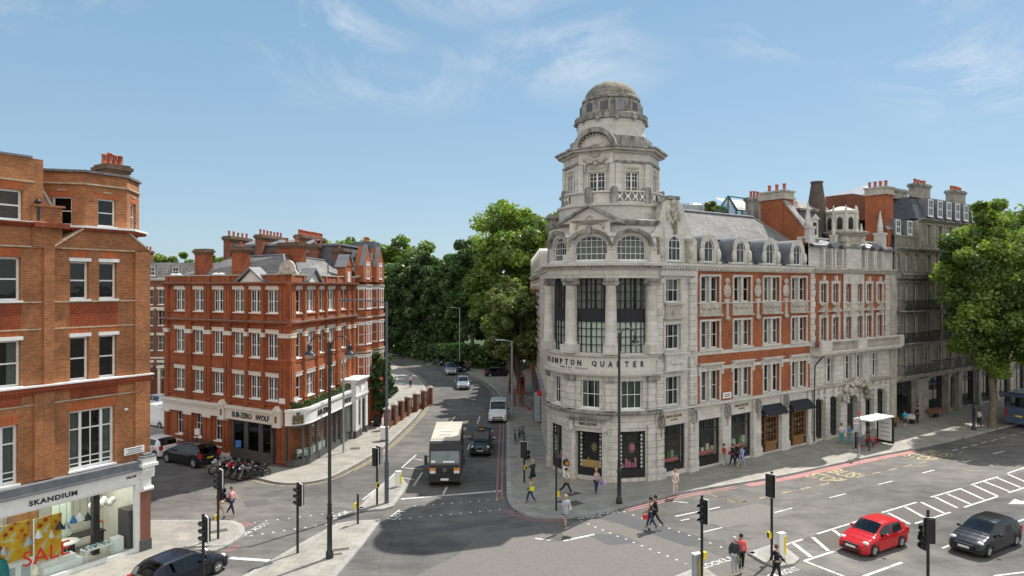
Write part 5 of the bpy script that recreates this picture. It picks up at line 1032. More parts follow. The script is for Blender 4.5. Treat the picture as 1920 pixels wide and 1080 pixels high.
for s in (-1, 1):
    for i in range(4): k.sphere((s*(.4+.13*i), -.14, 18.15-.06*i*i*.5), .1, 6)
    k.sphere((s*1.0, -.14, 17.75), .12, 6, 0, (1, .6, 2.4))
put('carved_wreath', k, [M['stoneG']], o, fr)
# circular base of the lantern, balustrade
def fullring(name, prof, mat, n=40, sm=False, root=b4): m = MB(); m.lathe(prof, 0, 0, n, smooth=sm); return arcput(name, m, [M[mat]], root)
fullring('lantern_base', [(3.95, 18.1), (3.95, 19.2), (4.1, 19.25), (4.12, 19.4), (3.9, 19.42)], 'stone')
m = MB(); m.lathe([(3.9, 19.42), (3.9, 19.55), (3.78, 19.55), (3.78, 20.2), (3.95, 20.2), (3.95, 20.32), (3.6, 20.32), (3.6, 19.5)], 0, 0, 40, smooth=False)
bal = arcput('parapet', m, [M['stone']])
for d_ in (-64, -24, 3, 42, 80, 120, 160, 200, 240):
    a = rad(-98.3+d_); fr = Fr(TC.x+3.86*math.cos(a), TC.y+3.86*math.sin(a), math.degrees(a)+90); k = MB(); k.box(-.27, .27, -.1, .3, 19.42, 20.35); k.tube((0, -.12, 20.35), (0, .32, 20.35), .27, n=14); put('parapet_pier', k, [M['stoneD']], bal, fr)
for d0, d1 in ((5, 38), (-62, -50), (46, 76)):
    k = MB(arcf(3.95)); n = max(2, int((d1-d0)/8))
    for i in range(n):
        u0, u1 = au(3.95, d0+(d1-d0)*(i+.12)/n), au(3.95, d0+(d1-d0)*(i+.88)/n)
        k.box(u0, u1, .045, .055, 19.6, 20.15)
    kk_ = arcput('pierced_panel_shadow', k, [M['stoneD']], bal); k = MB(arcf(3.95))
    for i in range(n):
        u0, u1 = au(3.95, d0+(d1-d0)*(i+.12)/n), au(3.95, d0+(d1-d0)*(i+.88)/n)
        for (x0, z0_, x1, z1_) in ((u0, 19.6, u1, 20.15), (u0, 20.15, u1, 19.6)): k.add([(x0, .0, z0_-.05), (x1, .0, z1_-.05), (x1, .0, z1_+.05), (x0, .0, z0_+.05)], [(0, 1, 2, 3)])
        um = (u0+u1)/2; k.box(um-.1, um+.1, -.01, .03, 19.78, 19.97)
    arcput('pierced_panel', k, [M['white']], bal)
# octagonal lantern: faces towards bays at -18 and 27 degrees
OD = [-18+45*i-22.5 for i in range(8)]; RO = 3.42
def oc(Rr, z0, z1, name, mat, root=b4, cap=True):
    P = [(Rr*math.cos(rad(-98.3+d_)), Rr*math.sin(rad(-98.3+d_))) for d_ in OD]; return arcput(name, MB().prism(P, z0, z1, cap=cap), [M[mat]], root)
lan = oc(RO*.88, 18.6, 22.4, 'lantern', 'dark')
for i in range(8):
    a0_, a1_ = rad(-98.3+OD[i]), rad(-98.3+OD[(i+1) % 8]); p = Vector((TC.x+RO*1.04*math.cos(a0_), TC.y+RO*1.04*math.sin(a0_), 0)); q = Vector((TC.x+RO*1.04*math.cos(a1_), TC.y+RO*1.04*math.sin(a1_), 0))
    fr = Fr(p.x, p.y, math.degrees(math.atan2((q-p).y, (q-p).x))); L_ = (q-p).length; w = 1.22 if i % 2 == 0 else 1.05
    put('lantern_wall', grid_wall(MB(), 0, L_, 18.6, 22.5, [(L_/2-w/2, L_/2+w/2, 19.6, 21.72)], .35), [M['stone'], M['dark']], lan, fr)
    spawn(win(w, 2.12, (.25, .75), (.72, .24, .48, .86), mull=(.5,), curtain=0, dep=.14, bar=.03), lan, fr.p(L_/2, 0, 19.6), fr.a)
    k = MB(); k.box(-.02, .38, -.14, .02, 18.6, 22.3); k.box(L_-.38, L_+.02, -.14, .02, 18.6, 22.3); k.box(L_/2-w/2-.12, L_/2-w/2, -.08, .02, 19.5, 21.8); k.box(L_/2+w/2, L_/2+w/2+.12, -.08, .02, 19.5, 21.8); k.box(L_/2-w/2-.1, L_/2+w/2+.1, -.06, .02, 21.78, 22.24)
    put('corner_pilaster', k, [M['stone']], lan, fr); k = MB()
    for s in range(-2, 3): k.sphere((L_/2+s*.2, -.08, 22.0), .13 if s else .17, 8, 0, (1, .5, .9))
    put('carved_panel', k, [M['stoneG']], lan, fr)
oc(RO*1.08, 22.35, 22.5, 'lantern_moulding', 'stoneD', lan); oc(RO*1.05, 22.5, 23.05, 'lantern_frieze', 'stone', lan); oc(RO*1.12, 23.05, 23.22, 'lantern_moulding', 'stone', lan); oc(RO*1.2, 23.22, 23.36, 'lantern_cornice', 'stone', lan); oc(RO*1.25, 23.36, 23.5, 'lantern_cornice', 'stoneD', lan)
k = MB()
for i in range(8):
    a0_, a1_ = rad(-98.3+OD[i]), rad(-98.3+OD[(i+1) % 8]); p = Vector((RO*1.17*math.cos(a0_), RO*1.17*math.sin(a0_), 0)); q = Vector((RO*1.17*math.cos(a1_), RO*1.17*math.sin(a1_), 0))
    for j in range(11): c_ = p.lerp(q, (j+.5)/11); k.box(c_.x-.055, c_.x+.055, c_.y-.055, c_.y+.055, 23.12, 23.23)
arcput('dentil_course', k, [M['stoneD']], lan)
oc(3.42, 23.5, 23.95, 'stepped_roof', 'stoneD', lan); oc(3.1, 23.95, 24.4, 'stepped_roof', 'stoneD', lan)
# arched head over the -18 face with clock-like roundel
a = rad(-98.3-18); fr = Fr(TC.x+3.3*math.cos(a), TC.y+3.3*math.sin(a), math.degrees(a)+90); k = MB(); n = 16; r0 = 1.28
pts = [(-r0, 22.3), (r0, 22.3)]+[(r0*math.cos(PI*i/n), 23.25+1.2*math.sin(PI*i/n)) for i in range(n+1)]
k.add([(x, -.2, z) for x, z in pts]+[(x, 1.4, z) for x, z in pts], [tuple(range(len(pts)))]+[(i, (i+1) % len(pts), len(pts)+(i+1) % len(pts), len(pts)+i) for i in range(len(pts))]); o = put('arched_head', k, [M['stone']], lan, fr); k = MB()
for i in range(n):
    P = []
    for rr, zz in ((1.3, 1.22), (1.62, 1.55)):
        for j in (i, i+1): P.append((rr*math.cos(PI*j/n), 23.3+zz*math.sin(PI*j/n)))
    P = [P[0], P[1], P[3], P[2]]; P = [(x, -.6, z) for x, z in P]+[(x, 1.5, z) for x, z in P]; k.add(P, [(0, 1, 2, 3), (3, 2, 6, 7), (4, 5, 1, 0)])
put('arched_cornice', k, [M['stoneD']], o, fr); k = MB()
for i in range(14): t_ = PI*(i+.5)/14; k.box(1.2*math.cos(t_)-.05, 1.2*math.cos(t_)+.05, -.42, -.18, 23.3+1.12*math.sin(t_)-.05, 23.3+1.12*math.sin(t_)+.05)
for i in range(18): k.sphere((.42*math.cos(i*PI/9), -.24, 23.25+.42*math.sin(i*PI/9)), .09, 6)
k.sphere((0, -.2, 23.25), .3, 14, 0, (1, .25, 1))
for s in (-1, 1):
    for i in range(5): k.sphere((s*(.15+.17*i), -.24, 22.55-.04*math.sin(i)*3), .14, 6)
    for i in range(3): k.sphere((s*.8, -.24, 22.2-.2*i), .11, 6)
k.sphere((0, -.28, 22.3), .17, 8)
put('carved_roundel', k, [M['stoneG']], o, fr)
# drum and dome
fullring('drum', [(2.62, 24.3), (2.55, 24.9), (2.55, 25.75), (2.68, 25.8), (2.7, 25.98), (2.6, 26.0)], 'stone', root=lan)
dr = fullring('gallery_ring', [(2.6, 25.75), (2.74, 25.8), (2.76, 26.15), (2.66, 26.2), (2.45, 26.2)], 'stoneD', root=lan)
for i in range(12):
    a = rad(-98.3+9+30*i); k = MB(); k.sphere((2.72*math.cos(a), 2.72*math.sin(a), 25.75), .14, 8, 0, (1, 1, 1.2)); arcput('ring_corbel', k, [M['stoneD']], dr)
fullring('dome_drum', [(2.32, 26.15), (2.3, 26.5), (2.16, 27.2), (2.05, 27.5)], 'stoneD', root=lan)
for i in range(12):
    a = rad(-98.3+24+30*i-6); fr = Fr(TC.x+2.24*math.cos(a), TC.y+2.24*math.sin(a), math.degrees(a)+90); k = MB(); k.box(-.42, .42, -.12, .1, 26.3, 26.42); k.box(-.42, .42, -.02, .3, 27.05, 27.2); k.box(-.42, -.3, -.1, .2, 26.42, 27.05); k.box(.3, .42, -.1, .2, 26.42, 27.05); o = put('lucarne', k, [M['stoneD']], lan, fr)
    put('pane', MB().box(-.3, .3, -.06, .0, 26.42, 27.05), [M['glassr'] if i % 3 == 0 else M['grey']], o, fr)
dome = [(2.12, 27.42), (2.14, 27.6), (2.0, 27.62)]+[(2.0*math.cos(t_), 27.62+1.42*math.sin(t_)) for t_ in [PI/2*i/10 for i in range(1, 11)]]
M['dome'] = stone('lichened_dome', (.31, .29, .245), (.10, .095, .085), .75, .5, .3, .02, .4, .62)
dm = fullring('dome', dome, 'dome', 40, True, lan)
fullring('dome_band', [(2.05, 27.36), (2.2, 27.42), (2.2, 27.56), (2.02, 27.62)], 'stoneD', root=lan)
# ---------------- right hand facade: stone bay then four brick bays
u0 = -4.3
ops = [(-2.85, -1.3, 12.4, 14.1), (-2.85, -1.25, 9.0, 10.85), (-2.8, -1.25, 5.0, 7.1), (-3.1, -.72, .3, 3.62)]
put('stone_bay', grid_wall(MB(), -3.4, .62, 0, 15.0, ops, .5), [M['stone'], M['dark']], b4, EF)
for z, h, w in ((12.4, 1.7, 1.55), (9.0, 1.85, 1.6), (5.0, 2.1, 1.55)):
    spawn(win(w, h, (.33, .67), (.52,), curtain=11 if z < 10 else 3, dep=.2, sill='stone', st=.08), b4, EF.p(-2.05, 0, z), EF.a)
    put('window_architrave', MB().box(-2.05-w/2-.2, -2.05-w/2, -.07, .02, z, z+h).box(-2.05+w/2, -2.05+w/2+.2, -.07, .02, z, z+h).box(-2.05-w/2-.2, -2.05+w/2+.2, -.08, .02, z+h, z+h+.2), [M['stone']], b4, EF)
m = MB(); m.box(-3.1, -1.0, -.3, .02, 11.2, 11.3); m.box(-2.9, -1.2, -.12, .02, 11.3, 12.2); m.box(-3.0, -1.1, -.25, .02, 12.2, 12.32)
for i in range(5): m.box(-2.75+.3*i, -2.6+.3*i, -.18, .02, 11.5+.12*(i % 2), 11.9+.12*(i % 2))
put('carved_apron', m, [M['stoneG']], b4, EF)
m = MB(); m.box(-3.3, -.7, -.4, .02, 7.5, 7.62); m.box(-3.1, -.9, -.3, .02, 7.62, 8.7); m.box(-3.3, -.7, -.42, .02, 8.7, 8.84)
for i in range(4): m.sphere((-2.4+.3*i, -.32, 8.15), .2, 8, 0, (1, .5, 1.2))
put('carved_apron', m, [M['stone']], b4, EF)
for uu, w in ((-.05, .62), (-3.55, .6)):
    for z0, z1 in ((0, 4.6), (4.9, 8.4), (8.85, 14.1)):
        m = MB(); m.box(uu-w/2, uu+w/2, -.18, .02, z0, z1)
        if z0 < 8: 
            for k in range(int((z1-z0)/.46)): m.box(uu-w/2-.06, uu+w/2+.06, -.24, .02, z0+.02+k*.46, z0+.42+k*.46)
        if z0 == 0: m.box(uu-w/2-.15, uu+w/2+.15, -.34, .02, 0, .7)
        if z0 > 8: m.box(uu-w/2-.1, uu+w/2+.1, -.26, .02, z1-.35, z1); m.box(uu-w/2-.06, uu+w/2+.06, -.24, .02, z0, z0+.4)
        put('rusticated_pier', m, [M['stoneS']], b4, EF)
# shaped gable over the stone bay
prof = [(-3.35, 15.3), (-.75, 15.3), (.45, 16.4), (.25, 17.0), (-.25, 17.5), (-.62, 18.3), (-.85, 19.2), (-1.25, 19.75), (-2.05, 19.95), (-2.85, 19.75), (-3.2, 19.1), (-3.4, 18.3), (-3.7, 17.6), (-4.3, 17.0), (-4.35, 16.4)]
wallp = [(-4.3, 15.25), (.5, 15.25), (.5, 16.9), (.1, 17.2), (-.4, 17.8), (-.75, 18.6), (-1.05, 19.4), (-1.4, 19.7), (-2.7, 19.7), (-3.05, 19.4), (-3.35, 18.6), (-3.7, 17.8), (-4.2, 17.2)]
m = MB(); n = len(wallp); m.add([(x, -.05, z) for x, z in wallp]+[(x, .55, z) for x, z in wallp], [tuple(range(n)), tuple(reversed(range(n, 2*n)))]+[(i, (i+1) % n, n+(i+1) % n, n+i) for i in range(n)])
ga = put('shaped_gable', m, [M['stone']], b4, EF); m = MB()
for i in range(2, n):
    a, b = wallp[i], wallp[(i+1) % n]
    if i == n-1: break
    m.tube((a[0], .25, a[1]), (b[0], .25, b[1]), .2, n=6)
m.box(-2.6, -1.5, -.2, .7, 19.75, 20.0); put('gable_coping', m, [M['stoneD']], ga, EF); m = MB()
for i in range(7): m.sphere((-2.05+.13*math.sin(i*2.1), -.12, 19.5-.28*i), .3-.025*i, 8, 0, (1.2, .6, 1))
for s in (-1, 1): m.sphere((-2.05+s*.6, -.1, 18.6), .18, 8, 0, (.9, .6, 2.2)); m.box(-2.05+s*.0-.14, -2.05+.14, -.3, 0, 17.3, 18.2)
put('gable_carving', m, [M['stoneG']], ga, EF)
# window of the gable set into a proud arched surround
m = MB(); grid_wall(m, -2.05-1.05, -2.05+1.05, 15.26, 17.6, [(-2.05-.66, -2.05+.66, 15.35, 17.2, .66)], .11, v=-.16, back=True); m.box(-3.1, -1.0, -.16, -.04, 17.6, 17.62); m.box(-3.1, -3.08, -.16, -.04, 15.26, 17.6); m.box(-1.02, -1.0, -.16, -.04, 15.26, 17.6)
o = put('gable_window_surround', m, [M['stone'], M['dark']], ga, EF); spawn(win(1.32, 1.85, (.33, .67), (.5, .8), arch=.66, dep=-.14, st=.08, curtain=0, sill=None), o, EF.p(-2.05, 0, 15.35), EF.a)
for s in (-1, 1): m = MB(); m.box(-2.05+s*1.5-.22, -2.05+s*1.5+.22, -.35, .02, 15.25, 16.8); m.sphere((-2.05+s*1.5, -.38, 16.0), .26, 8, 0, (1, .5, 2)); m.box(-2.05+s*1.5-.3, -2.05+s*1.5+.3, -.42, .02, 16.8, 17.0); put('carved_pier', m, [M['stoneG']], ga, EF)
# brick bays
BC = [2.05, 5.93, 9.77, 13.65]
ops = []
for u in BC:
    for z0, z1 in ((12.33, 14.3), (8.87, 10.93), (4.92, 7.2)): ops += [(u-1.1, u+1.1, z0, z1)]
put('brick_wall', grid_wall(MB(), .62, 15.33, 4.8, 15.0, ops, .5), [M['brickC'], M['dark']], b4, EF)
for u in BC:
    for z, h in ((12.33, 1.97), (8.87, 2.06), (4.92, 2.28)):
        for s in (-1, 1): spawn(win(.98, h, (.5,) if z < 12 else (), (.5,), curtain=cpick((0, 1, 2, 5, 11)), dep=.26, sill='stone', st=.08, bar=.03), b4, EF.p(u+s*.61, 0, z), EF.a)
        m = MB(); m.box(u-1.22, u-1.08, -.07, .02, z-.02, z+h+.12); m.box(u+1.08, u+1.22, -.07, .02, z-.02, z+h+.12); m.box(u-1.22, u+1.22, -.09, .02, z+h, z+h+.14); m.box(u-.12, u+.12, -.02, .4, z, z+h); put('stone_window_surround', m, [M['stone']], b4, EF)
    m = MB(); m.box(u-1.25, u+1.25, -.1, .02, 11.42, 12.22); m.box(u-1.35, u+1.35, -.22, .02, 11.3, 11.42)
    for i in range(3):
        for j in range(7): m.sphere((u-.95+.65*i+.1*j*.9, -.12, 12.05-.22*math.sin(PI*j/6)), .075, 6)
    for i in range(4): m.sphere((u-.98+.65*i, -.14, 12.0), .12, 8, 0, (1, .6, 1.5))
    put('garland_panel', m, [M['stoneG']], b4, EF)
    m = MB(); m.box(u-1.4, u+1.4, -.3, .02, 7.72, 7.8); m.box(u-1.3, u+1.3, -.22, .02, 7.62, 7.72)
    for i in range(9): m.box(u-1.2+.28*i, u-1.08+.28*i, -.2, .02, 7.5, 7.62)
    m.box(u-1.4, u-1.22, -.16, .02, 6.9, 7.62); m.box(u+1.22, u+1.4, -.16, .02, 6.9, 7.62); put('window_hood', m, [M['stone']], b4, EF)
    m = MB(); m.box(u-1.3, u+1.3, -.16, .02, 8.7, 8.85); put('window_sill', m, [M['stone']], b4, EF)
for a, b in ((3.3, 4.7), (7.2, 8.5), (11.05, 12.4)): pass
put('stone_band', MB().box(.62, 15.33, -.05, .02, 8.42, 8.7), [M['stone']], b4, EF); put('stone_band', MB().box(.62, 15.33, -.04, .02, 7.25, 7.5), [M['stone']], b4, EF); put('string_course', MB().box(.62, 15.33, -.1, .02, 12.24, 12.31), [M['stone']], b4, EF)
for u in (4.0, 7.85, 11.7):
    m = MB(); m.sphere((u, -.06, 13.2), .55, 16, 0, (.8, .25, 1)); m.box(u-.3, u+.3, -.12, .02, 12.3, 12.6); m.sphere((u, -.08, 13.95), .25, 8, 0, (1.3, .5, 1)); m.box(u-.12, u+.12, -.12, .02, 10.9, 12.3); m.sphere((u, -.12, 11.1), .26, 8, 0, (1.2, .5, .8))
    put('cartouche', m, [M['stoneG']], b4, EF)
m = MB(); cornice(m, .2, 15.33, 14.68, .5, .42, dent=.3); m.box(-3.6, 0.3, -.3, .02, 14.3, 14.68); put('main_cornice', m, [M['stone']], b4, EF); m = MB(); cornice(m, -3.6, .2, 14.68, .5, .6, dent=.3); put('main_cornice', m, [M['stone']], b4, EF)
put('parapet_gutter', MB().box(-3.6, 15.33, -.38, .3, 15.185, 15.26), [M['stoneD']], b4, EF)
# shop storey
ops = [(.78, 3.25, .12, 3.6), (4.5, 7.1, .12, 3.6), (8.3, 10.85, .12, 3.75), (12.15, 14.85, .12, 3.8)]
put('shop_wall', grid_wall(MB(), .62, 15.33, 0, 4.8, ops, 1.6), [M['stone'], M['darkw']], b4, EF)
m = MB(); m.box(.62, 15.33, -.28, .02, 4.62, 4.72); m.box(-3.4, 15.33, -.36, .02, 4.72, 4.84); put('sill_ledge', m, [M['stone']], b4, EF)
disp = [paint('display_'+n_, c_, .6, .2, 6) for n_, c_ in (('pink', (.45, .10, .25)), ('green', (.08, .28, .06)), ('orange', (.45, .16, .04)), ('cream', (.5, .45, .35)))]
for i, (a, b, c_, d_) in enumerate([ops[0], ops[1]]+[(-3.1, -.72, .3, 3.62)]):
    f = MB(); f.box(a, b, .15, .35, c_, .75); f.box(a, a+.1, .15, .28, .75, d_); f.box(b-.1, b, .15, .28, .75, d_); f.box(a, b, .15, .28, d_-.12, d_); f.box(a, b, .16, .25, 2.75, 2.85)
    for k in (1, 2): x = a+(b-a)*k/3; f.box(x-.04, x+.04, .16, .25, 2.85, d_)
    o = put('shop_window', f, [M['black']], b4, EF); put('pane', MB().quad((a, .2, .75), (b, .2, .75), (b, .2, d_), (a, .2, d_)), [M['shopg']], o, EF)
    for k in range(14): w__ = .08+.1*rnd.random(); xx_ = a+.3+(b-a-.6)*k/13; put('display_item', MB().box(xx_-w__, xx_+w__, .5, .75, .75, 1.0+.7*rnd.random()) if k % 2 else MB().sphere((xx_, .45, .98), .16, 8), [disp[(k*3) % 4]], o, EF)
    for z in (1.5, 2.1): put('display_shelf', MB().box(a+.4, b-.4, .9, 1.2, z, z+.05), [disp[1 if z < 2 else 2]], o, EF)
for (a, b, c_, d_), lab in ((ops[2], 'a'), (ops[3], 'b')):
    f = MB(); f.box(a, b, .1, .3, .12, .8); f.box(a, a+.3, .1, .3, .8, d_); f.box(b-.3, b, .1, .3, .8, d_); f.box(a, b, .1, .3, 3.0, d_); o = put('shop_front', f, [M['black']], b4, EF)
    f = MB(); x0, x1 = a+.55, b-.35; f.box(x0, x1, -.1, .2, .75, .95); f.box(x0+.1, x1-.1, -.02, .2, .15, .75); f.box(x0, x0+.08, -.05, .1, .95, 3.0); f.box(x1-.08, x1, -.05, .1, .95, 3.0); f.box(x0, x1, -.05, .1, 2.9, 3.0)
    for k in range(1, 4): f.box(x0+(x1-x0)*k/4-.02, x0+(x1-x0)*k/4+.02, .0, .06, .95, 2.9)
    for k in range(1, 4): f.box(x0, x1, .0, .06, .95+.49*k-.02, .95+.49*k+.02)
    put('oak_shop_window', f, [M['wood']], o, EF); put('pane', MB().quad((x0, .05, .95), (x1, .05, .95), (x1, .05, 2.9), (x0, .05, 2.9)), [M['shopg']], o, EF)
    for k in range(12): put('display_item', MB().sphere((x0+.2+(x1-x0-.4)*(k % 4)/3, .45, 1.1+.55*(k//4)), .11, 8), [[M['gold'], M['cream'], M['gold']][k % 3]], o, EF)
    f = MB(); f.add([(a-.15, -.05, 3.95), (b+.15, -.05, 3.95), (b+.15, -.75, 3.35), (a-.15, -.75, 3.35), (a-.15, -.75, 3.2), (b+.15, -.75, 3.2)], [(0, 1, 2, 3), (3, 2, 5, 4)]); f.add([(a-.15, -.05, 3.95), (a-.15, -.75, 3.35), (a-.15, -.05, 3.35)], [(0, 1, 2)]); f.add([(b+.15, -.05, 3.95), (b+.15, -.75, 3.35), (b+.15, -.05, 3.35)], [(0, 1, 2)]); put('awning', f, [M['navy']], o, EF)
    put('name_board', MB().box((a+b)/2-.4, (a+b)/2+.4, .05, .095, 3.05, 3.3), [M['white']], o, EF)
for u, w in ((3.85, 1.15), (7.7, 1.1), (11.5, 1.15), (15.1, .6)):
    m = MB(); m.box(u-w/2+.05, u+w/2-.05, -.14, .02, 0, 4.55); m.box(u-w/2-.02, u+w/2+.02, -.24, .02, 0, .6); m.box(u-w/2, u+w/2, -.2, .02, .6, .75); put('shop_pier', m, [M['stone']], b4, EF)
for u in (3.85, 7.7, 11.5, -.05, -3.5):
    m = MB()
    for i in range(16): m.sphere((u+.3*math.cos(i*PI/8), -.28, 4.05+.48*math.sin(i*PI/8)), .09, 6)
    m.tube((u, -.26, 4.5), (u, -.26, 2.95), .05, n=6); m.sphere((u, -.3, 4.55), .14, 8); m.sphere((u, -.28, 4.05), .12, 8, 0, (.8, .6, 2.6)); put('carved_wreath', m, [M['stoneD']], b4, EF)
wtext('shop_name', 'SMALLBONE', b4, EF, -1.95, -.02, 4.25, .2, 'gold', 1.7); wtext('shop_name_line', 'of DEVIZES', b4, EF, -1.95, -.02, 4.0, .1, 'gold', .75)
wtext('shop_name', 'SMALLBONE', b4, EF, 5.85, -.02, 4.25, .2, 'gold', 1.7); wtext('shop_name_line', 'of DEVIZES', b4, EF, 5.85, -.02, 4.0, .1, 'gold', .75)
o = put('street_name_sign', MB().box(3.35, 4.35, -.19, -.15, 5.0, 5.45), [M['white']], b4, EF)
for k in range(2): put('sign_line', MB().box(3.5, 4.2, -.195, -.191, 5.12+k*.14, 5.18+k*.14), [M['letter']], o, EF)
# mansard roof with lead dormers
m = MB(); m.add([(0, .35, 15.2), (15.2, .35, 15.2), (15.2, 1.5, 17.3), (0, 1.5, 17.3), (15.2, 4.0, 19.1), (-.4, 4.0, 19.1)], [(0, 1, 2, 3)]); rt = put('lower_roof', m, [M['slateB']], b4, EF)
m = MB(); m.add([(-.6, 1.4, 17.25), (15.2, 1.4, 17.25), (12.4, 3.6, 19.6), (-.6, 3.6, 19.6), (-.6, 9, 19.6), (12.4, 9, 19.6)], [(0, 1, 2, 3), (3, 2, 5, 4)]); put('upper_roof', m, [M['slate']], b4, EF)
m = MB(); m.tube((-.6, 3.6, 19.65), (12.4, 3.6, 19.65), .1); m.tube((12.4, 3.6, 19.6), (15.2, 1.4, 17.3), .08); put('roof_ridge', m, [M['lead']], rt, EF)
for u in (1.95, 5.75, 9.6, 13.4):
    k = MB(); n = 12; hw = 1.0
    for r_, y0, y1, zc_ in ((1.0, .0, 2.6, 16.45),):
        for i in range(n):
            p = [(u-hw*math.cos(PI*j/n), 16.45+1.0*math.sin(PI*j/n)) for j in (i, i+1)]; k.add([(p[0][0], y0, p[0][1]), (p[1][0], y0, p[1][1]), (p[1][0], y1, p[1][1]), (p[0][0], y1, p[0][1])], [(0, 1, 2, 3)])
        for s in (-1, 1): k.quad((u+s*hw, 0, 15.25), (u+s*hw, 0, 16.45), (u+s*hw, 2.0, 16.45), (u+s*hw, 2.0, 15.25))
    o = put('dormer', k, [M['lead']], b4, EF)
    f = MB(); grid_wall(f, u-1.0, u+1.0, 15.25, 16.45, [(u-.52, u+.52, 15.32, 16.45)], .3, v=-.02, back=False); 
    for i in range(n):
        p = [(-math.cos(PI*j/n), math.sin(PI*j/n)) for j in (i, i+1)]; f.add([(u+p[0][0]*.52, -.02, 16.45+p[0][1]*.6), (u+p[1][0]*.52, -.02, 16.45+p[1][1]*.6), (u+p[1][0]*1.06, -.06, 16.45+p[1][1]*1.06), (u+p[0][0]*1.06, -.06, 16.45+p[0][1]*1.06)], [(0, 1, 2, 3)])
    f.sphere((u-.95, -.1, 15.9), .26, 8, 0, (.8, .8, 2)); f.sphere((u+.95, -.1, 15.9), .26, 8, 0, (.8, .8, 2)); f.box(u-1.3, u-.85, -.15, .2, 15.25, 15.42); f.box(u+.85, u+1.3, -.15, .2, 15.25, 15.42)
    put('dormer_front', f, [M['stone'], M['dark']], o, EF); put('dormer_interior', MB().box(u-.55, u+.55, .35, .4, 15.3, 17.0), [M['dark']], o, EF)
    spawn(win(1.04, 1.7, (.5,), (.62,), arch=.52, dep=.05, st=.08, curtain=cpick((0, 1)), sill=None), o, EF.p(u, 0, 15.34), EF.a)
# left return of the building along the bend, rear body, flat roof
LF = Fr(2.83, 70, -90)                    # u runs towards the viewer
m = MB(); ops = []
for u in (2.2, 5.4, 8.6, 11.8, 14.6):
    for z0, z1 in ((5, 7.1), (8.9, 10.9), (12.3, 14.2)): ops.append((u-.6, u+.6, z0, z1))
    ops.append((u-1.1, u+1.1, .3, 3.5))
put('left_wall', grid_wall(m, 0, 17.5, 0, 15.2, ops, .4), [M['stoneS'], M['dark']], b4, LF); m = MB(); cornice(m, 0, 17.5, 14.7, .5, .5); put('left_cornice', m, [M['stone']], b4, LF); put('left_ledge', MB().box(0, 17.3, -.35, .02, 4.65, 4.84), [M['stoneD']], b4, LF)
for o_ in ops:
    if o_[2] > 1: spawn(win(1.2, round(o_[3]-o_[2], 2), (.5,), (.5,), curtain=cpick(), sill='stone'), b4, LF.p((o_[0]+o_[1])/2, 0, o_[2]), LF.a)
q = rel(b4, Vector((3.0, 70, 0)), Vector((3.0, 53, 0)), Vector((7, 51.5, 0)), EF.p(-3, .6), EF.p(15.3, .6), EF.p(15.3, 12), Vector((10, 70, 0)))
obj('rear_body', MB().prism(q, 0.02, 15.1), [M['dark']], b4); q2 = rel(b4, Vector((3.6, 69, 0)), Vector((3.6, 55.5, 0)), Vector((8, 54, 0)), EF.p(-2, 3.5), EF.p(12.4, 4), EF.p(12.4, 12), Vector((10, 69, 0)))
obj('attic_body', MB().prism(q2, 15.1, 19.0), [M['slateB']], b4)
m = MB(); m.box(3.0-TC.x, 4.4-TC.x, 55-TC.y, 56.4-TC.y, 15.2, 19.0); m.box(2.8-TC.x, 4.6-TC.x, 54.8-TC.y, 56.6-TC.y, 19.0, 19.25); obj('rear_stack', m, [M['stoneD']], b4)
# ================================================================ red and white banded terrace further along the bend
b5 = thing('banded_terrace', 'terrace of red brick banded with white stone running away behind the domed building', 'building', (2.9, 118, 0))
LT = Fr(2.9, 119, -90); ops = []
us = [1.6+2.6*i for i in range(18)]
for u in us:
    for z0, z1 in ((1, 3.4), (5, 7), (8.6, 10.6), (11.8, 13.6)): ops.append((u-.5, u+.5, z0, z1))
put('front_wall', grid_wall(MB(), 0, 48.6, 0, 14.9, ops, .35), [M['brickC'], M['dark']], b5, LT)
for u in us:
    for z0, z1 in ((5, 7), (8.6, 10.6), (11.8, 13.6)): spawn(win(1.0, round(z1-z0, 1), (), (.5,), curtain=2, lintel='white', lh=.35), b5, LT.p(u, 0, z0), LT.a)
for i in range(19):
    u = .3+2.6*i; m = MB()
    for k in range(14): m.box(u-.22, u+.22, -.12, .02, 4.6+k*.72, 4.95+k*.72)
    put('quoin_strip', m, [M['stoneG']], b5, LT)
for z, h in ((4.3, .2), (7.7, .2), (11.2, .2), (14.5, .45)): m = MB(); cornice(m, 0, 48.6, z, h, .35); put('cornice', m, [M['stoneG']], b5, LT)
m = MB(); m.add([(0, .3, 14.9), (48.6, .3, 14.9), (48.6, 2.2, 19.0), (0, 2.2, 19.0), (48.6, 8, 19.0), (0, 8, 19.0), (0, 8, 14.9)], [(0, 1, 2, 3), (3, 2, 4, 5), (0, 3, 5, 6)]); put('roof', m, [M['slateB']], b5, LT)
for i in range(14):
    u = 2+3.4*i; m = MB(); m.box(u-.7, u+.7, .0, 1.8, 14.95, 16.9); m.tube((u, -.02, 16.9), (u, 1.8, 16.9), .7, n=14); o = put('dormer', m, [M['cream']], b5, LT); put('pane', MB().box(u-.45, u+.45, -.03, .0, 15.2, 16.8), [M['glassr']], o, LT)
m = MB(); m.box(.02, 48.5, .4, 8, 0, 14.8); put('rear_body', m, [M['brickD']], b5, LT)
for i in range(6): put('shop_front', MB().box(20+4.6*i, 23.8+4.6*i, -.12, .02, 0.1, 3.6), [[M['terra'], M['black'], M['grey']][i % 3]], b5, LT)
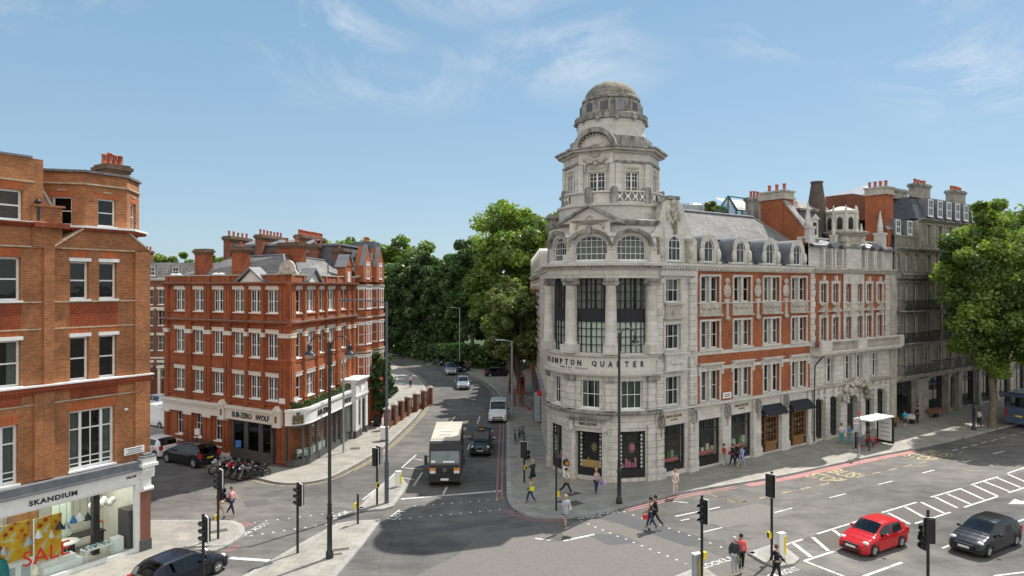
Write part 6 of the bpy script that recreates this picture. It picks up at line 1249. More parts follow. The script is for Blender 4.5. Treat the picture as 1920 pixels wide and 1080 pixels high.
# ================================================================ turreted stone and brick block
b6 = thing('turreted_block', 'stone and brick block with long balustraded balcony, oriel turret and dark ventilator cone', 'building', EF.p(15.4))
UC = [17.35, 19.3, 21.46, 23.4, 25.1, 27.1]
ops = []
for u in UC: ops += [(u-.47, u+.47, 12.1, 13.75, .4) if u == 21.46 else (u-.47, u+.47, 12.1, 13.75), (u-.47, u+.47, 8.75, 10.75)]
for u in (18.4, 21.46, 23.4, 26.2): ops.append((u-.5, u+.5, 5.0, 7.2))
G0 = [(16.0, 17.5, .15, 3.75, .5), (18.3, 19.9, .15, 3.75, .5), (21.1, 23.4, .15, 3.6, 1.1), (24.3, 25.8, .15, 3.75, .5), (26.5, 28.2, .15, 3.75, .5)]
put('stone_wall', grid_wall(MB(), 15.33, 30.0, 0, 8.2, G0+ops[12:], .6), [M['stoneS'], M['dark']], b6, EF)
put('upper_wall', grid_wall(MB(), 15.33, 30.0, 8.2, 15.0, ops[:12], .5), [M['brickC'], M['dark']], b6, EF)
m = MB()
for z in range(13): put('quoin', MB().box(15.33, 15.95+.12*(z % 2), -.08, .02, 8.25+z*.5, 8.72+z*.5), [M['stone']], b6, EF); put('quoin', MB().box(28.2-.12*(z % 2), 29.0, -.08, .02, 8.25+z*.5, 8.72+z*.5), [M['stone']], b6, EF)
put('stone_centre', grid_wall(MB(), 20.55, 24.2, 8.2, 15.0, [(20.97, 21.95, 12.08, 13.77), (20.97, 21.95, 8.73, 10.77), (22.9, 23.9, 12.08, 13.77), (22.9, 23.9, 8.73, 10.77)], .1, v=-.08, back=False), [M['stone']], b6, EF)
put('end_pier', MB().box(29.0, 30.1, -.2, .02, 0, 15.0), [M['stoneG']], b6, EF)
for u in UC:
    a_ = .4 if u == 21.46 else 0
    spawn(win(.94, 1.65, (.5,), (.62,), arch=a_, dep=.2, sill='stone', curtain=0), b6, EF.p(u, 0, 12.1), EF.a); spawn(win(.94, 2.0, (.5,), (.66, .2), dep=.2, sill='stone', curtain=cpick((0, 0, 1))), b6, EF.p(u, 0, 8.75), EF.a)
    for z, h in ((12.1, 1.65), (8.75, 2.0)):
        m = MB(); m.box(u-.68, u-.47, -.12, .02, z-.05, z+h+.05); m.box(u+.47, u+.68, -.12, .02, z-.05, z+h+.05); m.box(u-.68, u+.68, -.13, .02, z+h+.05, z+h+.3); m.box(u-.12, u+.12, -.2, .02, z+h+.25, z+h+.75); put('window_surround', m, [M['stone']], b6, EF)
    m = MB(); m.add([(u-.85, -.3, 11.3), (u+.85, -.3, 11.3), (u, -.3, 11.85), (u-.85, .02, 11.3), (u+.85, .02, 11.3), (u, .02, 11.85)], [(0, 1, 2), (1, 4, 5, 2), (3, 0, 2, 5), (0, 3, 4, 1)]); m.box(u-.15, u+.15, -.36, 0, 11.0, 12.0); m.box(u-.5, u+.5, -.15, .02, 11.85, 12.05); put('window_pediment', m, [M['stoneG']], b6, EF)
for u in (18.4, 21.46, 23.4, 26.2):
    spawn(win(1.0, 2.2, (.5,), (.7,), dep=.2, sill='stone', curtain=cpick((0, 1))), b6, EF.p(u, 0, 5.0), EF.a); m = MB(); m.box(u-.75, u-.55, -.12, .02, 4.95, 7.4); m.box(u+.55, u+.75, -.12, .02, 4.95, 7.4); put('window_pilasters', m, [M['stone']], b6, EF)
m = MB(); cornice(m, 15.33, 29.2, 4.55, .3, .35); put('ledge', m, [M['stoneG']], b6, EF)
for (a, b, c_, d_, r_) in G0[:2]+G0[3:]:
    f = MB(); f.box(a, b, .25, .35, .15, .8); f.box(a, a+.08, .25, .33, .8, d_-.4); f.box(b-.08, b, .25, .33, .8, d_-.4); f.box(a, b, .25, .33, 2.7, 2.8); o = put('entrance_door' if a < 17 else 'shop_window', f, [M['black']], b6, EF); put('pane', MB().quad((a, .3, .8), (b, .3, .8), (b, .3, d_-.1), (a, .3, d_-.1)), [M['glass']], o, EF)
    m = MB(); um = (a+b)/2; m.box(um-.18, um+.18, -.2, .02, 3.7, 4.45); m.box(a-.1, b+.1, -.1, .02, 3.85, 4.1); put('keystone', m, [M['stone']], b6, EF)
for a, b in ((15.5, 16.0), (17.5, 18.3), (19.9, 21.1), (23.4, 24.3), (25.8, 26.5), (28.2, 28.9)): m = MB(); m.box(a+.05, b-.05, -.16, .02, 0, 4.5); m.box(a, b, -.25, .02, 0, .5); put('stone_pier', m, [M['stoneS']], b6, EF)
m = MB(); put('entrance_door', m.box(21.5, 23.0, .4, .5, .15, 3.1), [M['black']], b6, EF)
m = MB(); r2 = random.Random(5)
for i in range(60): t_ = PI*r2.random(); rr = 1.25+.55*r2.random(); m.sphere((22.3+rr*1.35*math.cos(t_), -.3-.5*r2.random(), 3.25+rr*1.0*math.sin(t_)), .16+.12*r2.random(), 6)
put('carved_portal_hood', m, [M['stoneG']], b6, EF)
m = MB(); m.box(15.4, 29.9, -1.0, .02, 7.75, 7.95); m.box(15.4, 29.9, -.8, .02, 7.55, 7.75); bl_ = put('balcony', m, [M['stone']], b6, EF); put('balcony_rail', MB().box(15.5, 29.8, -1.0, -.82, 8.72, 8.86), [M['stone']], bl_, EF)
for u0_, u1_ in ((15.45, 17.1), (21.4, 23.0), (29.2, 29.9)): put('balcony_pier', MB().box(u0_, u1_, -1.02, -.8, 7.95, 8.78), [M['stone']], bl_, EF)
for i in range(62):
    u = 17.2+i*.195
    if 21.3 < u < 23.1 or u > 29.1: continue
    m = MB(); m.lathe([(.05, 7.95), (.05, 8.02), (.08, 8.2), (.035, 8.5), (.06, 8.72)], u, -.91, 6); put('baluster', m, [M['stoneG']], bl_, EF)
put('downpipe', MB().path([(17.0, -.3, 7.5), (15.6, -.3, 6.7), (15.5, -.3, 4.6), (15.5, -.3, .2)], .06), [M['black']], b6, EF)
m = MB(); cornice(m, 15.33, 30.0, 14.7, .5, .4, dent=.35); put('main_cornice', m, [M['stoneG']], b6, EF)
# attic with waving eaves
AT = [17.9, 19.7, 23.6, 25.2, 26.8]
put('attic_wall', grid_wall(MB(), 15.33, 30.0, 15.2, 17.4, [(u-.4, u+.4, 15.35, 16.65) for u in AT], .5, v=.15), [M['stone'], M['dark']], b6, EF)
for u in AT:
    spawn(win(.8, 1.3, (.5,), (.7,), dep=.3, sill='stone'), b6, EF.p(u, 0, 15.35), EF.a); m = MB(); m.box(u-.75, u-.5, -.2, .17, 15.2, 16.9); m.box(u+.5, u+.75, -.2, .17, 15.2, 16.9); put('attic_pilasters', m, [M['stone']], b6, EF)
m = MB(); xs_ = [15.4+.2*i for i in range(73)]
def wz(u): return 17.0+.28*max([0]+[math.cos((u-c_)/.62*PI/2)**2 if abs(u-c_) < .62 else 0 for c_ in AT])
for a, b in zip(xs_, xs_[1:]): m.add([(a, -.35, wz(a)), (b, -.35, wz(b)), (b, -.35, wz(b)+.16), (a, -.35, wz(a)+.16), (a, .7, wz(a)), (b, .7, wz(b)), (b, .7, wz(b)+.45), (a, .7, wz(a)+.45)], [(0, 1, 2, 3), (3, 2, 6, 7), (0, 4, 5, 1)])
put('waving_eaves', m, [M['lead']], b6, EF)
m = MB(); m.box(15.33, 29.5, .75, 1.2, 17.1, 17.75); m.box(15.33, 29.5, .6, 1.25, 17.75, 17.9); put('upper_parapet', m, [M['stone']], b6, EF); put('roof_deck', MB().box(15.4, 29.9, .9, 11, 17.1, 17.3), [M['lead']], b6, EF); put('rear_body', MB().box(15.4, 29.9, .7, 11, 0.02, 17.05), [M['dark']], b6, EF)
# corbelled oriel turret
tu = 22.0
m = MB(); m.box(tu-1.3, tu+1.3, -.3, 1.0, 15.2, 17.6); m.box(tu-1.5, tu+1.5, -.4, 1.0, 17.6, 18.1); put('turret_pier', m, [M['stone']], b6, EF)
m = MB(); m.lathe([(1.2, 17.3), (1.5, 18.0), (2.0, 18.35), (2.1, 18.5), (1.9, 18.55), (.5, 18.6)], tu, .6, 24, smooth=False); tt = put('turret_gallery', m, [M['stoneG']], b6, EF)
m = MB(); m.lathe([(1.32, 18.5), (1.32, 20.2), (1.5, 20.3), (1.55, 20.5), (1.2, 20.6), (.3, 20.95)], tu, .9, 8, smooth=False); put('turret_drum', m, [M['stone']], tt, EF)
for i in range(8):
    t_ = 2*PI*(i+.5)/8; cx, cy = tu+1.17*math.cos(t_), .9+1.17*math.sin(t_); m = MB(); m.lathe([(.0, 18.8), (.25, 18.8), (.25, 19.7), (.0, 20.0)], cx, cy, 10); put('arched_light', m, [M['dark']], tt, EF)
    t_ = 2*PI*i/8; cx, cy = tu+1.35*math.cos(t_), .9+1.35*math.sin(t_); m = MB(); m.box(cx-.12, cx+.12, cy-.12, cy+.12, 18.55, 20.1); m.lathe([(.14, 20.1), (.16, 20.3), (.04, 20.95), (.0, 21.0)], cx, cy, 6, smooth=False); put('turret_pinnacle', m, [M['stone']], tt, EF)
m = MB(); m.lathe([(1.05, 17.6), (.85, 18.2), (.8, 21.0), (.78, 21.3), (.5, 23.2), (.56, 23.25), (.56, 23.4), (.4, 23.4), (.4, 23.0)], 20.75, 2.6, 20, smooth=False); put('ventilator_cone', m, [paint('rusty_iron_cowl', (.085, .06, .05), .7, .3, 3)], b6, EF)
# slate pavilion with pyramid cap and obelisks
m = MB(); m.add([(16.2, 1.3, 17.3), (19.9, 1.3, 17.3), (19.9, 5.0, 17.3), (16.2, 5.0, 17.3), (16.8, 1.9, 20.4), (19.3, 1.9, 20.4), (19.3, 4.4, 20.4), (16.8, 4.4, 20.4)], [(0, 1, 5, 4), (1, 2, 6, 5), (2, 3, 7, 6), (3, 0, 4, 7)]); pv = put('pavilion_roof', m, [M['slateB']], b6, EF)
m = MB(); m.box(16.6, 19.5, 1.7, 4.6, 20.4, 20.55); m.add([(16.5, 1.6, 20.55), (19.6, 1.6, 20.55), (19.6, 4.7, 20.55), (16.5, 4.7, 20.55), (18.05, 3.1, 21.6)], [(0, 1, 4), (1, 2, 4), (2, 3, 4), (3, 0, 4)]); put('pyramid_cap', m, [M['stoneD']], pv, EF)
m = MB(); m.box(17.5, 18.6, 1.2, 2.2, 18.0, 19.6); m.box(17.8, 18.3, 1.15, 1.2, 18.2, 19.3, 1); m.add([(17.3, 1.1, 19.6), (18.8, 1.1, 19.6), (18.05, 1.1, 20.1)], [(0, 1, 2)]); put('stone_lucarne', m, [M['stone'], M['dark']], pv, EF)
for u, v_, s in ((16.0, .6, 1.0), (19.6, .3, .6), (24.4, .3, .6), (28.5, .6, 1.0)):
    m = MB(); m.box(u-.4*s, u+.4*s, v_-.4*s, v_+.4*s, 17.3, 17.3+1.3*s); m.box(u-.48*s, u+.48*s, v_-.48*s, v_+.48*s, 17.3+1.3*s, 17.3+1.5*s); m.sphere((u, v_, 17.3+1.7*s), .3*s, 8); m.lathe([(.25*s, 17.3+1.9*s), (.3*s, 17.3+2.1*s), (.05, 17.3+3.6*s), (0, 17.3+3.7*s)], u, v_, 4, smooth=False); put('obelisk', m, [M['stone']], b6, EF)
# brick party walls with big stacks
for (uu, v0_, zs, vtop, ztop, vc0, vc1, zc, n) in ((15.45, .7, 18.75, 2.6, 21.1, 2.6, 4.9, 22.3, 6), (29.6, .4, 19.2, 1.6, 20.6, .6, 2.6, 23.6, 7)):
    P = [(v0_, 17.0), (vc1, 17.0), (vc1, ztop), (vtop, ztop), (v0_, zs)]; m = MB(); m.add([(uu, y, z) for y, z in P]+[(uu+.7, y, z) for y, z in P], [(0, 1, 2, 3, 4), (9, 8, 7, 6, 5), (0, 5, 6, 1), (4, 3, 8, 9), (0, 4, 9, 5), (1, 6, 7, 2), (3, 2, 7, 8)]); pw = put('party_wall', m, [M['brickC']], b6, EF)
    m = MB(); m.add([(uu-.1, v0_-.15, zs), (uu+.8, v0_-.15, zs), (uu+.8, vtop, ztop+.18), (uu-.1, vtop, ztop+.18), (uu-.1, v0_-.15, zs-.2), (uu-.1, vtop, ztop-.02)], [(0, 1, 2, 3), (4, 0, 3, 5)]); put('wall_coping', m, [M['stoneD']], pw, EF)
    m = MB(); m.box(uu-.1, uu+1.5, vc0, vc1, 17, zc-.9); o = put('chimney_stack', m, [M['brickC']], b6, EF); m = MB(); m.box(uu-.25, uu+1.65, vc0-.15, vc1+.15, zc-.9, zc-.7); m.box(uu-.15, uu+1.55, vc0-.05, vc1+.05, zc-.7, zc-.25); m.box(uu-.25, uu+1.65, vc0-.15, vc1+.15, zc-.25, zc-.1); put('chimney_cap', m, [M['stoneG']], o, EF)
    for i in range(n): m = MB(); m.lathe([(.17, 0), (.14, .1), (.12, .5), (.16, .55), (.16, .62), (.1, .62)], 0, 0, 10); put('chimney_pot', m, [M['pot']], o, EF, uu+.4+(.6 if i % 2 else 0), vc0+.2+(vc1-vc0-.4)*i/(n-1), zc-.1)
chimney('chimney', b6, EF, 18.6, 7.5, 17.3, 2.6, .9, 22.2, 5, 'stoneD', 'stoneD', .14, .6)
# ================================================================ grey stone mansion block on the right
b7 = thing('grey_mansion_block', 'sooty grey stone mansion block with iron balconies and white dormers behind the right hand tree', 'building', EF.p(30.1))
def pu(px): k = (px-960)/F; return (k*50.1-13.2)/(.8171-.5764*k)
WU = [pu(x) for x in (1682.5, 1700, 1717.5, 1740, 1761, 1780)]+[pu(1780)+2.25*(i+1) for i in range(11)]
ops = []
lev = [(5.0, 7.35), (8.3, 10.7), (11.5, 13.7), (15.1, 16.75)]
for u in WU:
    for z0, z1 in lev: ops.append((u-.42, u+.42, z0, z1))
gu = [(30.4, 34.3), (37.0, 41.2), (42.0, 43.6), (45.0, 49.0), (50.0, 54.0), (55, 59), (60, 64)]
put('front_wall', grid_wall(MB(), 30.1, 70, 4.8, 17.4, ops, .5), [M['stoneM'], M['dark']], b7, EF)
put('shop_wall', grid_wall(MB(), 30.1, 70, 0, 4.8, [(a, b, .1, 4.0) for a, b in gu], 1.2), [M['stoneM'], M['dark']], b7, EF)
for i, (a, b) in enumerate(gu): f = MB(); f.box(a, b, .3, .42, .1, .6); f.box(a, b, .3, .38, 3.1, 3.2); f.box(a, a+.1, .3, .38, .6, 4.0); f.box((a+b)/2-.04, (a+b)/2+.04, .3, .38, .6, 4.0); o = put('shop_window', f, [M['black']], b7, EF); put('pane', MB().quad((a, .34, .6), (b, .34, .6), (b, .34, 4.0), (a, .34, 4.0)), [M['glass']], o, EF)
for a, b in ((34.5, 36.8), (41.3, 41.9), (43.8, 44.8), (49.2, 49.8), (54.2, 54.8)): m = MB(); m.box(a, b, -.25, .02, 0, 4.1); m.box(a-.1, b+.1, -.35, .02, 0, .5); m.box(a-.1, b+.1, -.35, .02, 3.8, 4.1); put('stone_pier', m, [M['stoneM']], b7, EF)
for u in WU:
    for z0, z1 in lev: spawn(win(.84, round(z1-z0, 2), (.5,), (.68,) if z0 > 8 else (.7,), dep=.2, sill='stoneM', curtain=cpick((0, 0, 1)), st=.09), b7, EF.p(u, 0, z0), EF.a)
    m = MB(); m.box(u-.62, u-.44, -.08, .02, 15.05, 16.9); m.box(u+.44, u+.62, -.08, .02, 15.05, 16.9); m.box(u-.7, u+.7, -.15, .02, 16.9, 17.05); put('window_surround', m, [M['stoneM']], b7, EF)
m = MB(); cornice(m, 30.1, 70, 14.3, .6, .7, dent=.4); put('dentilled_cornice', m, [M['stoneD']], b7, EF); m = MB(); cornice(m, 30.1, 70, 17.1, .35, .45); put('upper_cornice', m, [M['stoneD']], b7, EF); m = MB(); cornice(m, 30.1, 70, 4.15, .5, .6); put('shop_cornice', m, [M['stoneM']], b7, EF); put('string_course', MB().box(30.1, 70, -.12, .02, 13.9, 14.1), [M['stoneM']], b7, EF)
for (a, b) in ((30.3, 38.0), (38.6, 40.6), (41.2, 43.2), (44, 52)):
    for z in (4.85, 7.95, 11.15):
        if z == 4.85: z = 4.75
        m = MB(); m.box(a, b, -.95, .02, z-.12, z); o = put('balcony', m, [M['stoneD']], b7, EF); m = MB(); m.box(a, b, -.92, -.88, z+.95, z+1.0); m.box(a, b, -.92, -.88, z+.1, z+.13)
        for i in range(int((b-a)/.16)): m.box(a+.16*i, a+.16*i+.03, -.915, -.885, z, z+.98)
        for e in (a, b-.04): m.box(e, e+.04, -.9, 0, z+.95, z+1.0)
        put('iron_railing', m, [M['black']], o, EF)
# left part mansard, right part extra storey and tall mansard
m = MB(); m.add([(30.1, .2, 17.45), (35.1, .2, 17.45), (35.1, 1.2, 20.3), (30.1, 1.2, 20.3), (35.1, 6, 20.5), (30.1, 6, 20.5)], [(0, 1, 2, 3), (3, 2, 4, 5)]); put('lower_mansard', m, [M['slateB']], b7, EF)
m = MB(); m.box(30.1, 35.1, -.1, .1, 18.55, 18.68)
for i in range(24): m.box(30.2+.2*i, 30.3+.2*i, -.05, .05, 17.45, 18.55)
put('parapet_balustrade', m, [M['stoneM']], b7, EF)
for u in (31.0, 33.4): m = MB(); m.box(u-.6, u+.6, .1, 1.6, 18.7, 20.3); o = put('dormer', m, [M['lead']], b7, EF); spawn(win(.95, 1.4, (.5,), (.5,), dep=-.04, st=.1, bar=.06), o, EF.p(u, .08, 18.8), EF.a)
W2 = [u for u in WU if u > 36]
put('upper_wall', grid_wall(MB(), 35.1, 70, 17.45, 20.4, [(u-.4, u+.4, 17.9, 19.9) for u in W2], .5), [M['stoneM'], M['dark']], b7, EF); put('upper_return', MB().quad((35.1, 0, 17.4), (35.1, 6, 17.4), (35.1, 6, 20.4), (35.1, 0, 20.4)), [M['stoneM']], b7, EF)
for u in W2:
    spawn(win(.8, 2.0, (.5,), (.6,), dep=.2, sill='stoneM'), b7, EF.p(u, 0, 17.9), EF.a); m = MB(); m.box(u-.6, u-.42, -.1, .02, 17.8, 20.0); m.box(u+.42, u+.6, -.1, .02, 17.8, 20.0); m.box(u-.7, u+.7, -.2, .02, 20.0, 20.12); put('window_surround', m, [M['stoneM']], b7, EF)
m = MB(); cornice(m, 35.1, 70, 20.3, .3, .4); put('cornice', m, [M['stoneD']], b7, EF)
m = MB(); m.add([(35.0, .2, 20.6), (70, .2, 20.6), (70, 1.3, 23.0), (36.2, 1.3, 23.0), (70, 9, 23.2), (36.2, 9, 23.2), (35.0, 9, 20.6)], [(0, 1, 2, 3), (3, 2, 4, 5), (6, 0, 3, 5)]); put('tall_mansard', m, [M['slateB']], b7, EF); put('mansard_rail', MB().box(36.0, 70, 1.1, 1.4, 23.0, 23.15), [M['stoneM']], b7, EF)
for i in range(14):
    u = 38.1+2.15*i; m = MB(); m.box(u-.62, u+.62, .15, 1.6, 20.9, 22.85); o = put('dormer', m, [M['lead']], b7, EF); spawn(win(1.1, 1.8, (.5,), (.5,), dep=-.04, st=.12, bar=.07, curtain=2), o, EF.p(u, .13, 20.95), EF.a)
put('rear_body', MB().box(30.12, 69.9, .7, 14, 0.02, 17.4), [M['dark']], b7, EF); put('rear_body', MB().box(35.12, 69.9, .7, 14, 17.4, 20.6), [M['dark']], b7, EF)
for u, v_, n in ((36.8, 3.0, 0), (43.2, 3.5, 4), (52.5, 3.5, 5)): chimney('chimney', b7, EF, u, v_, 22.9, 3.0, 1.0, 25.2 if n else 24.0, n, 'stoneM', 'stoneD', .16, .5)
m = MB(); m.add([(44, 8, 24.6), (60, 8, 24.6), (60, 18, 24.6), (44, 18, 24.6), (47, 12, 26.4), (57, 12, 26.4)], [(0, 1, 5, 4), (1, 2, 5), (2, 3, 4, 5), (3, 0, 4)]); m.box(44.3, 59.7, 8.3, 17.7, 22.5, 24.6, 1); put('glazed_rooflight', m, [M['steel'], M['grey']], b7, EF)
put('roof_hut', MB().box(31.5, 34.5, 5, 8, 20, 23.4), [M['brickD']], b7, EF)
# ================================================================ things seen over the roofs
b8 = thing('rooftop_conservatory', 'green framed rooftop conservatory with a white ribbed roof', 'conservatory', EF.p(20.9, 11.5, 0), EF.a)
m = MB(); m.box(-3.2, 3.4, 0, 5, 15, 20.0); obj('supporting_wall', m, M['brickD'], b8); m = MB()
m.add([(-2.6, -.1, 22.8), (-.0, -.1, 22.8), (-2.6, -.1, 20)], [(0, 1, 2)][:0]); P = [(-2.9, 20.0), (-.2, 20.0), (-.2, 21.6), (-1.55, 22.9), (-2.9, 21.6)]
for (a, b) in zip(P, P[1:]+P[:1]): m.tube((a[0], 0, a[1]), (b[0], 0, b[1]), .1, n=6)
m.tube((-1.55, 0, 22.9), (-1.55, 0, 20), .06, n=6); m.tube((-1.55, 0, 22.9), (6.5, 0.4, 22.9), .08, n=6); m.tube((-.2, 0, 21.6), (6.5, 0, 21.6), .1, n=6)
for x in (.8, 2.0, 3.2): m.tube((x, 0, 20), (x, 0, 21.6), .08, n=6)
obj('green_frame', m, paint('green_frame_paint', (.01, .13, .10), .4, .1), b8); m = MB(); m.quad((-.25, -.25, 21.6), (6.5, -.25, 21.6), (6.5, 1.6, 22.9), (-1.5, 1.6, 22.9))
for i in range(14): x = -.2+.5*i; m.tube((x, -.2, 21.68), (x-.9*(1-i/14), 1.6, 22.98), .04, n=4)
obj('ribbed_roof', m, M['white'], b8); m = MB(); m.quad((-2.9, .05, 20), (6.4, .05, 20), (6.4, .05, 21.6), (-2.9, .05, 21.6)); m.add([(-2.9, .05, 21.6), (-.2, .05, 21.6), (-1.55, .05, 22.9)], [(0, 1, 2)]); obj('glazing', m, M['glassr'], b8); obj('rear_block', MB().box(2.6, 7.0, -.8, 4, 15, 21.3), M['brickC'], b8)
b9 = thing('rooftop_plant_room', 'grey cylindrical plant room on the roof behind the shaped gable', 'plant room', EF.p(15.4, 12, 0), EF.a); m = MB(); m.box(-4, 3, -1, 4, 15.2, 18.8); obj('base', m, M['slateB'], b9); m = MB(); m.lathe([(1.4, 18.8), (1.4, 21.7), (1.2, 21.9), (0, 22.0)], -.2, 1, 20, smooth=False); obj('drum', m, M['steel'], b9)
# ================================================================ trees and shrubs
def crown_mesh(name, R, nclump, nleaf, size, seed, mat, shape='round', flat=.8, hole=.55):
    r = np.random.RandomState(seed); d = r.normal(size=(nclump, 3)); d /= np.linalg.norm(d, axis=1)[:, None]
    rad_ = hole+(1-hole)*r.rand(nclump, 1)**.6; c = d*rad_
    if shape == 'column': c[:, 2] = np.sign(c[:, 2])*np.abs(c[:, 2])**.8
    w = 1.0-.45*np.clip(c[:, 2:3], 0, 1)**2 if shape == 'cone' else 1.0
    c[:, :2] *= w
    c = c*np.array(R); cr = np.array(R).mean()*(.13+.12*r.rand(nclump))*(1.25 if nclump < 60 else 1)
    per = nleaf//nclump; ci = np.repeat(np.arange(nclump), per); n = len(ci)
    o = r.normal(size=(n, 3)); o /= np.linalg.norm(o, axis=1)[:, None]; rr = r.rand(n, 1)**.45; p = c[ci]+o*rr*cr[ci][:, None]*np.array([1, 1, flat])
    nd = o*.7+r.normal(size=(n, 3))*.6+np.array([0, 0, .35]); nd /= np.linalg.norm(nd, axis=1)[:, None]; e = np.cross(nd, r.normal(size=(n, 3))); e /= np.linalg.norm(e, axis=1)[:, None]; f = np.cross(nd, e)
    s = size*(.55+.9*r.rand(n, 1)); v = np.stack([p+e*s, p+f*s*.62, p-e*s, p-f*s*.62], 1).reshape(-1, 3)
    t = np.clip(.25*r.rand(n)+.75*r.rand(nclump)[ci], 0, 1)
    return leafmesh(name, v, t, [M[mat]]), c, cr
def trunk_mb(h, r, tips, base=0, seed=0, bend=.3):
    rr = random.Random(seed); m = MB(); pts = [Vector((0, 0, base))]; n = 5
    for i in range(1, n+1): pts.append(Vector((rr.uniform(-bend, bend)*i/n, rr.uniform(-bend, bend)*i/n, base+h*i/n)))
    m.tube(pts[0]-Vector((0, 0, .1)), pts[0]+Vector((0, 0, .3)), r*1.35, r, 10)
    for i in range(n): m.tube(pts[i], pts[i+1], r*(1-.09*i), r*(1-.09*(i+1)), 10)
    for t in tips:
        t = Vector(t); mid = pts[-1].lerp(t, .45)+Vector((rr.uniform(-.3, .3), rr.uniform(-.3, .3), .3)); s = pts[rr.choice((3, 4, 5))]; m.tube(s, mid, r*.42, r*.24, 7); m.tube(mid, t, r*.24, r*.07, 6)
    return m
def tree(name, label, x, y, R, zc, th, tr_, nc, nl, size, seed, mat, shape='round', group=None, hole=.55, z0=0.0, cat='tree'):
    t = thing(name, label, cat, (x, y, z0), 0, group); me, c, cr = crown_mesh('crown', R, nc, nl, size, seed, mat, shape, hole=hole)
    o = bpy.data.objects.new('crown', me); place(o, t, (x, y, z0+zc), 0)
    r = random.Random(seed); tips = [(c[i][0]*.9, c[i][1]*.9, c[i][2]*.85+zc) for i in r.sample(range(len(c)), min(16, len(c)))]
    obj('trunk', trunk_mb(th, tr_, tips, 0, seed), M['bark'], t); return t
# right hand plane trees
tree('plane_tree', 'large plane tree by the right hand kerb, its trunk between the pavement and the coach', 46.0, 65.4, (4.2, 4.6, 8.4), 13.5, 6.5, .36, 130, 62000, .17, 11, 'leaf', hole=.35)
tree('plane_tree', 'second plane tree leaning in from the right edge beyond the first', 56.5, 74, (6.3, 6.5, 9.0), 14.2, 6.5, .4, 110, 34000, .22, 12, 'leaf', hole=.35)
tree('plane_tree', 'lower leafy plane tree spreading its branches nearest the right edge', 49.3, 62.3, (4.6, 4.0, 3.9), 9.6, 5.0, .2, 90, 36000, .15, 13, 'leaf', hole=.35)
# the bend
tree('plane_tree', 'tallest plane tree, rising behind the left side of the domed tower', .0, 112, (8.0, 8, 12.5), 16.3, 8, .6, 170, 60000, .29, 21, 'leaf', hole=.35)
tree('plane_tree', 'tall plane tree half hidden behind the domed building', 8.5, 122, (8, 8, 11.5), 16.0, 8, .6, 110, 26000, .42, 22, 'leaf', hole=.35)
tree('plane_tree', 'rounded plane tree left of the tallest one, over the parked cars', -7.0, 120, (5.4, 5, 9.8), 13.0, 6, .45, 110, 34000, .29, 23, 'leafd', hole=.35)
tree('street_tree', 'dark leafy street tree in the pavement by the red telephone box', 1.0, 79, (4.3, 4.0, 4.6), 8.6, 3.2, .22, 100, 36000, .19, 24, 'leafy', hole=.3)
tree('street_tree', 'olive topped street tree behind the grey lamp post', -.3, 86, (3.2, 3.2, 4.2), 10.6, 5, .2, 60, 16000, .22, 25, 'leafy', hole=.3)
for i, (x, y, r_, h) in enumerate([(-29.5, 134, 4.2, 17), (-25.5, 137, 4.0, 18.5), (-20.8, 134, 4.0, 20.2), (-16.6, 132, 3.8, 20.3), (-12.6, 129, 3.6, 18.8), (-34, 150, 4.5, 18)]):
    tree('lime_tree', ['dark columnar lime tree at the left of the shaded row beyond the bend', 'second dark lime tree of the shaded row', 'third dark lime tree, the broadest of the shaded row', 'fourth dark lime tree of the shaded row', 'rightmost dark lime tree, next to the bright plane tree', 'dark lime tree behind the left end of the shaded row'][i], x, y, (r_, r_, h*.46), h*.53, 3, .3, 90, 20000, .34, 31+i, 'leafd', 'column', 'dark limes beyond the bend', hole=.4)
for i, (x, y, r_, h) in enumerate([(-46, 168, 8, 25.5), (-37, 172, 8.5, 27), (-29, 170, 8, 26), (-22, 165, 8, 23.5), (-56, 176, 8, 24), (-40, 152, 6, 17), (-47, 150, 6, 15), (-12, 160, 9, 21), (0, 150, 8, 20)]):
    tree('park_tree', ['pale green park tree behind the far end of the mansion block', 'highest pale green park tree on the skyline beyond the bend', 'rounded park tree right of the highest one', 'park tree over the dark limes', 'leftmost park tree behind the mansion block', 'low park tree at the far bend', 'low park tree beside the mansion block', 'park tree behind the rightmost lime', 'park tree behind the bright plane tree'][i], x, y, (r_, r_*.9, h*.47), h*.54, 5, .5, 80, 15000, .5, 41+i, 'leaf', 'round', 'park trees on the skyline', hole=.4)
for i, (x, y, r_, zt) in enumerate([(-59, 120, 4.5, 19.6), (-51.5, 118, 3.5, 19.2), (-49, 116, 2.6, 18.5), (-64, 122, 5, 18.5), (32.6, 110, 3.2, 27.5)]):
    tree('roofline_tree', ['bright green tree seen over the side street roofs, left of the chimneys', 'tree top just left of the first chimney of the slate roof', 'small tree top between the first two chimneys of the slate roof', 'tree top partly behind the furniture shop building', 'yellow green tree top over the roof beside the conservatory'][i], x, y, (r_, r_, 5 if i < 4 else 4.0), zt-5 if i < 4 else 23.2, 9 if i < 4 else 18, .3, 60, 9000, .4, 61+i, 'leafy' if i == 4 else 'leaf', 'round', 'trees over the rooftops', hole=.4)
# shrub at the white porch
tree('garden_shrub', 'tall climbing shrub against the mansion front right of the white porch', -13.0, 67.6, (1.3, 1.5, 3.4), 4.0, 1.2, .09, 60, 26000, .12, 71, 'leafd', hole=.3, cat='shrub')
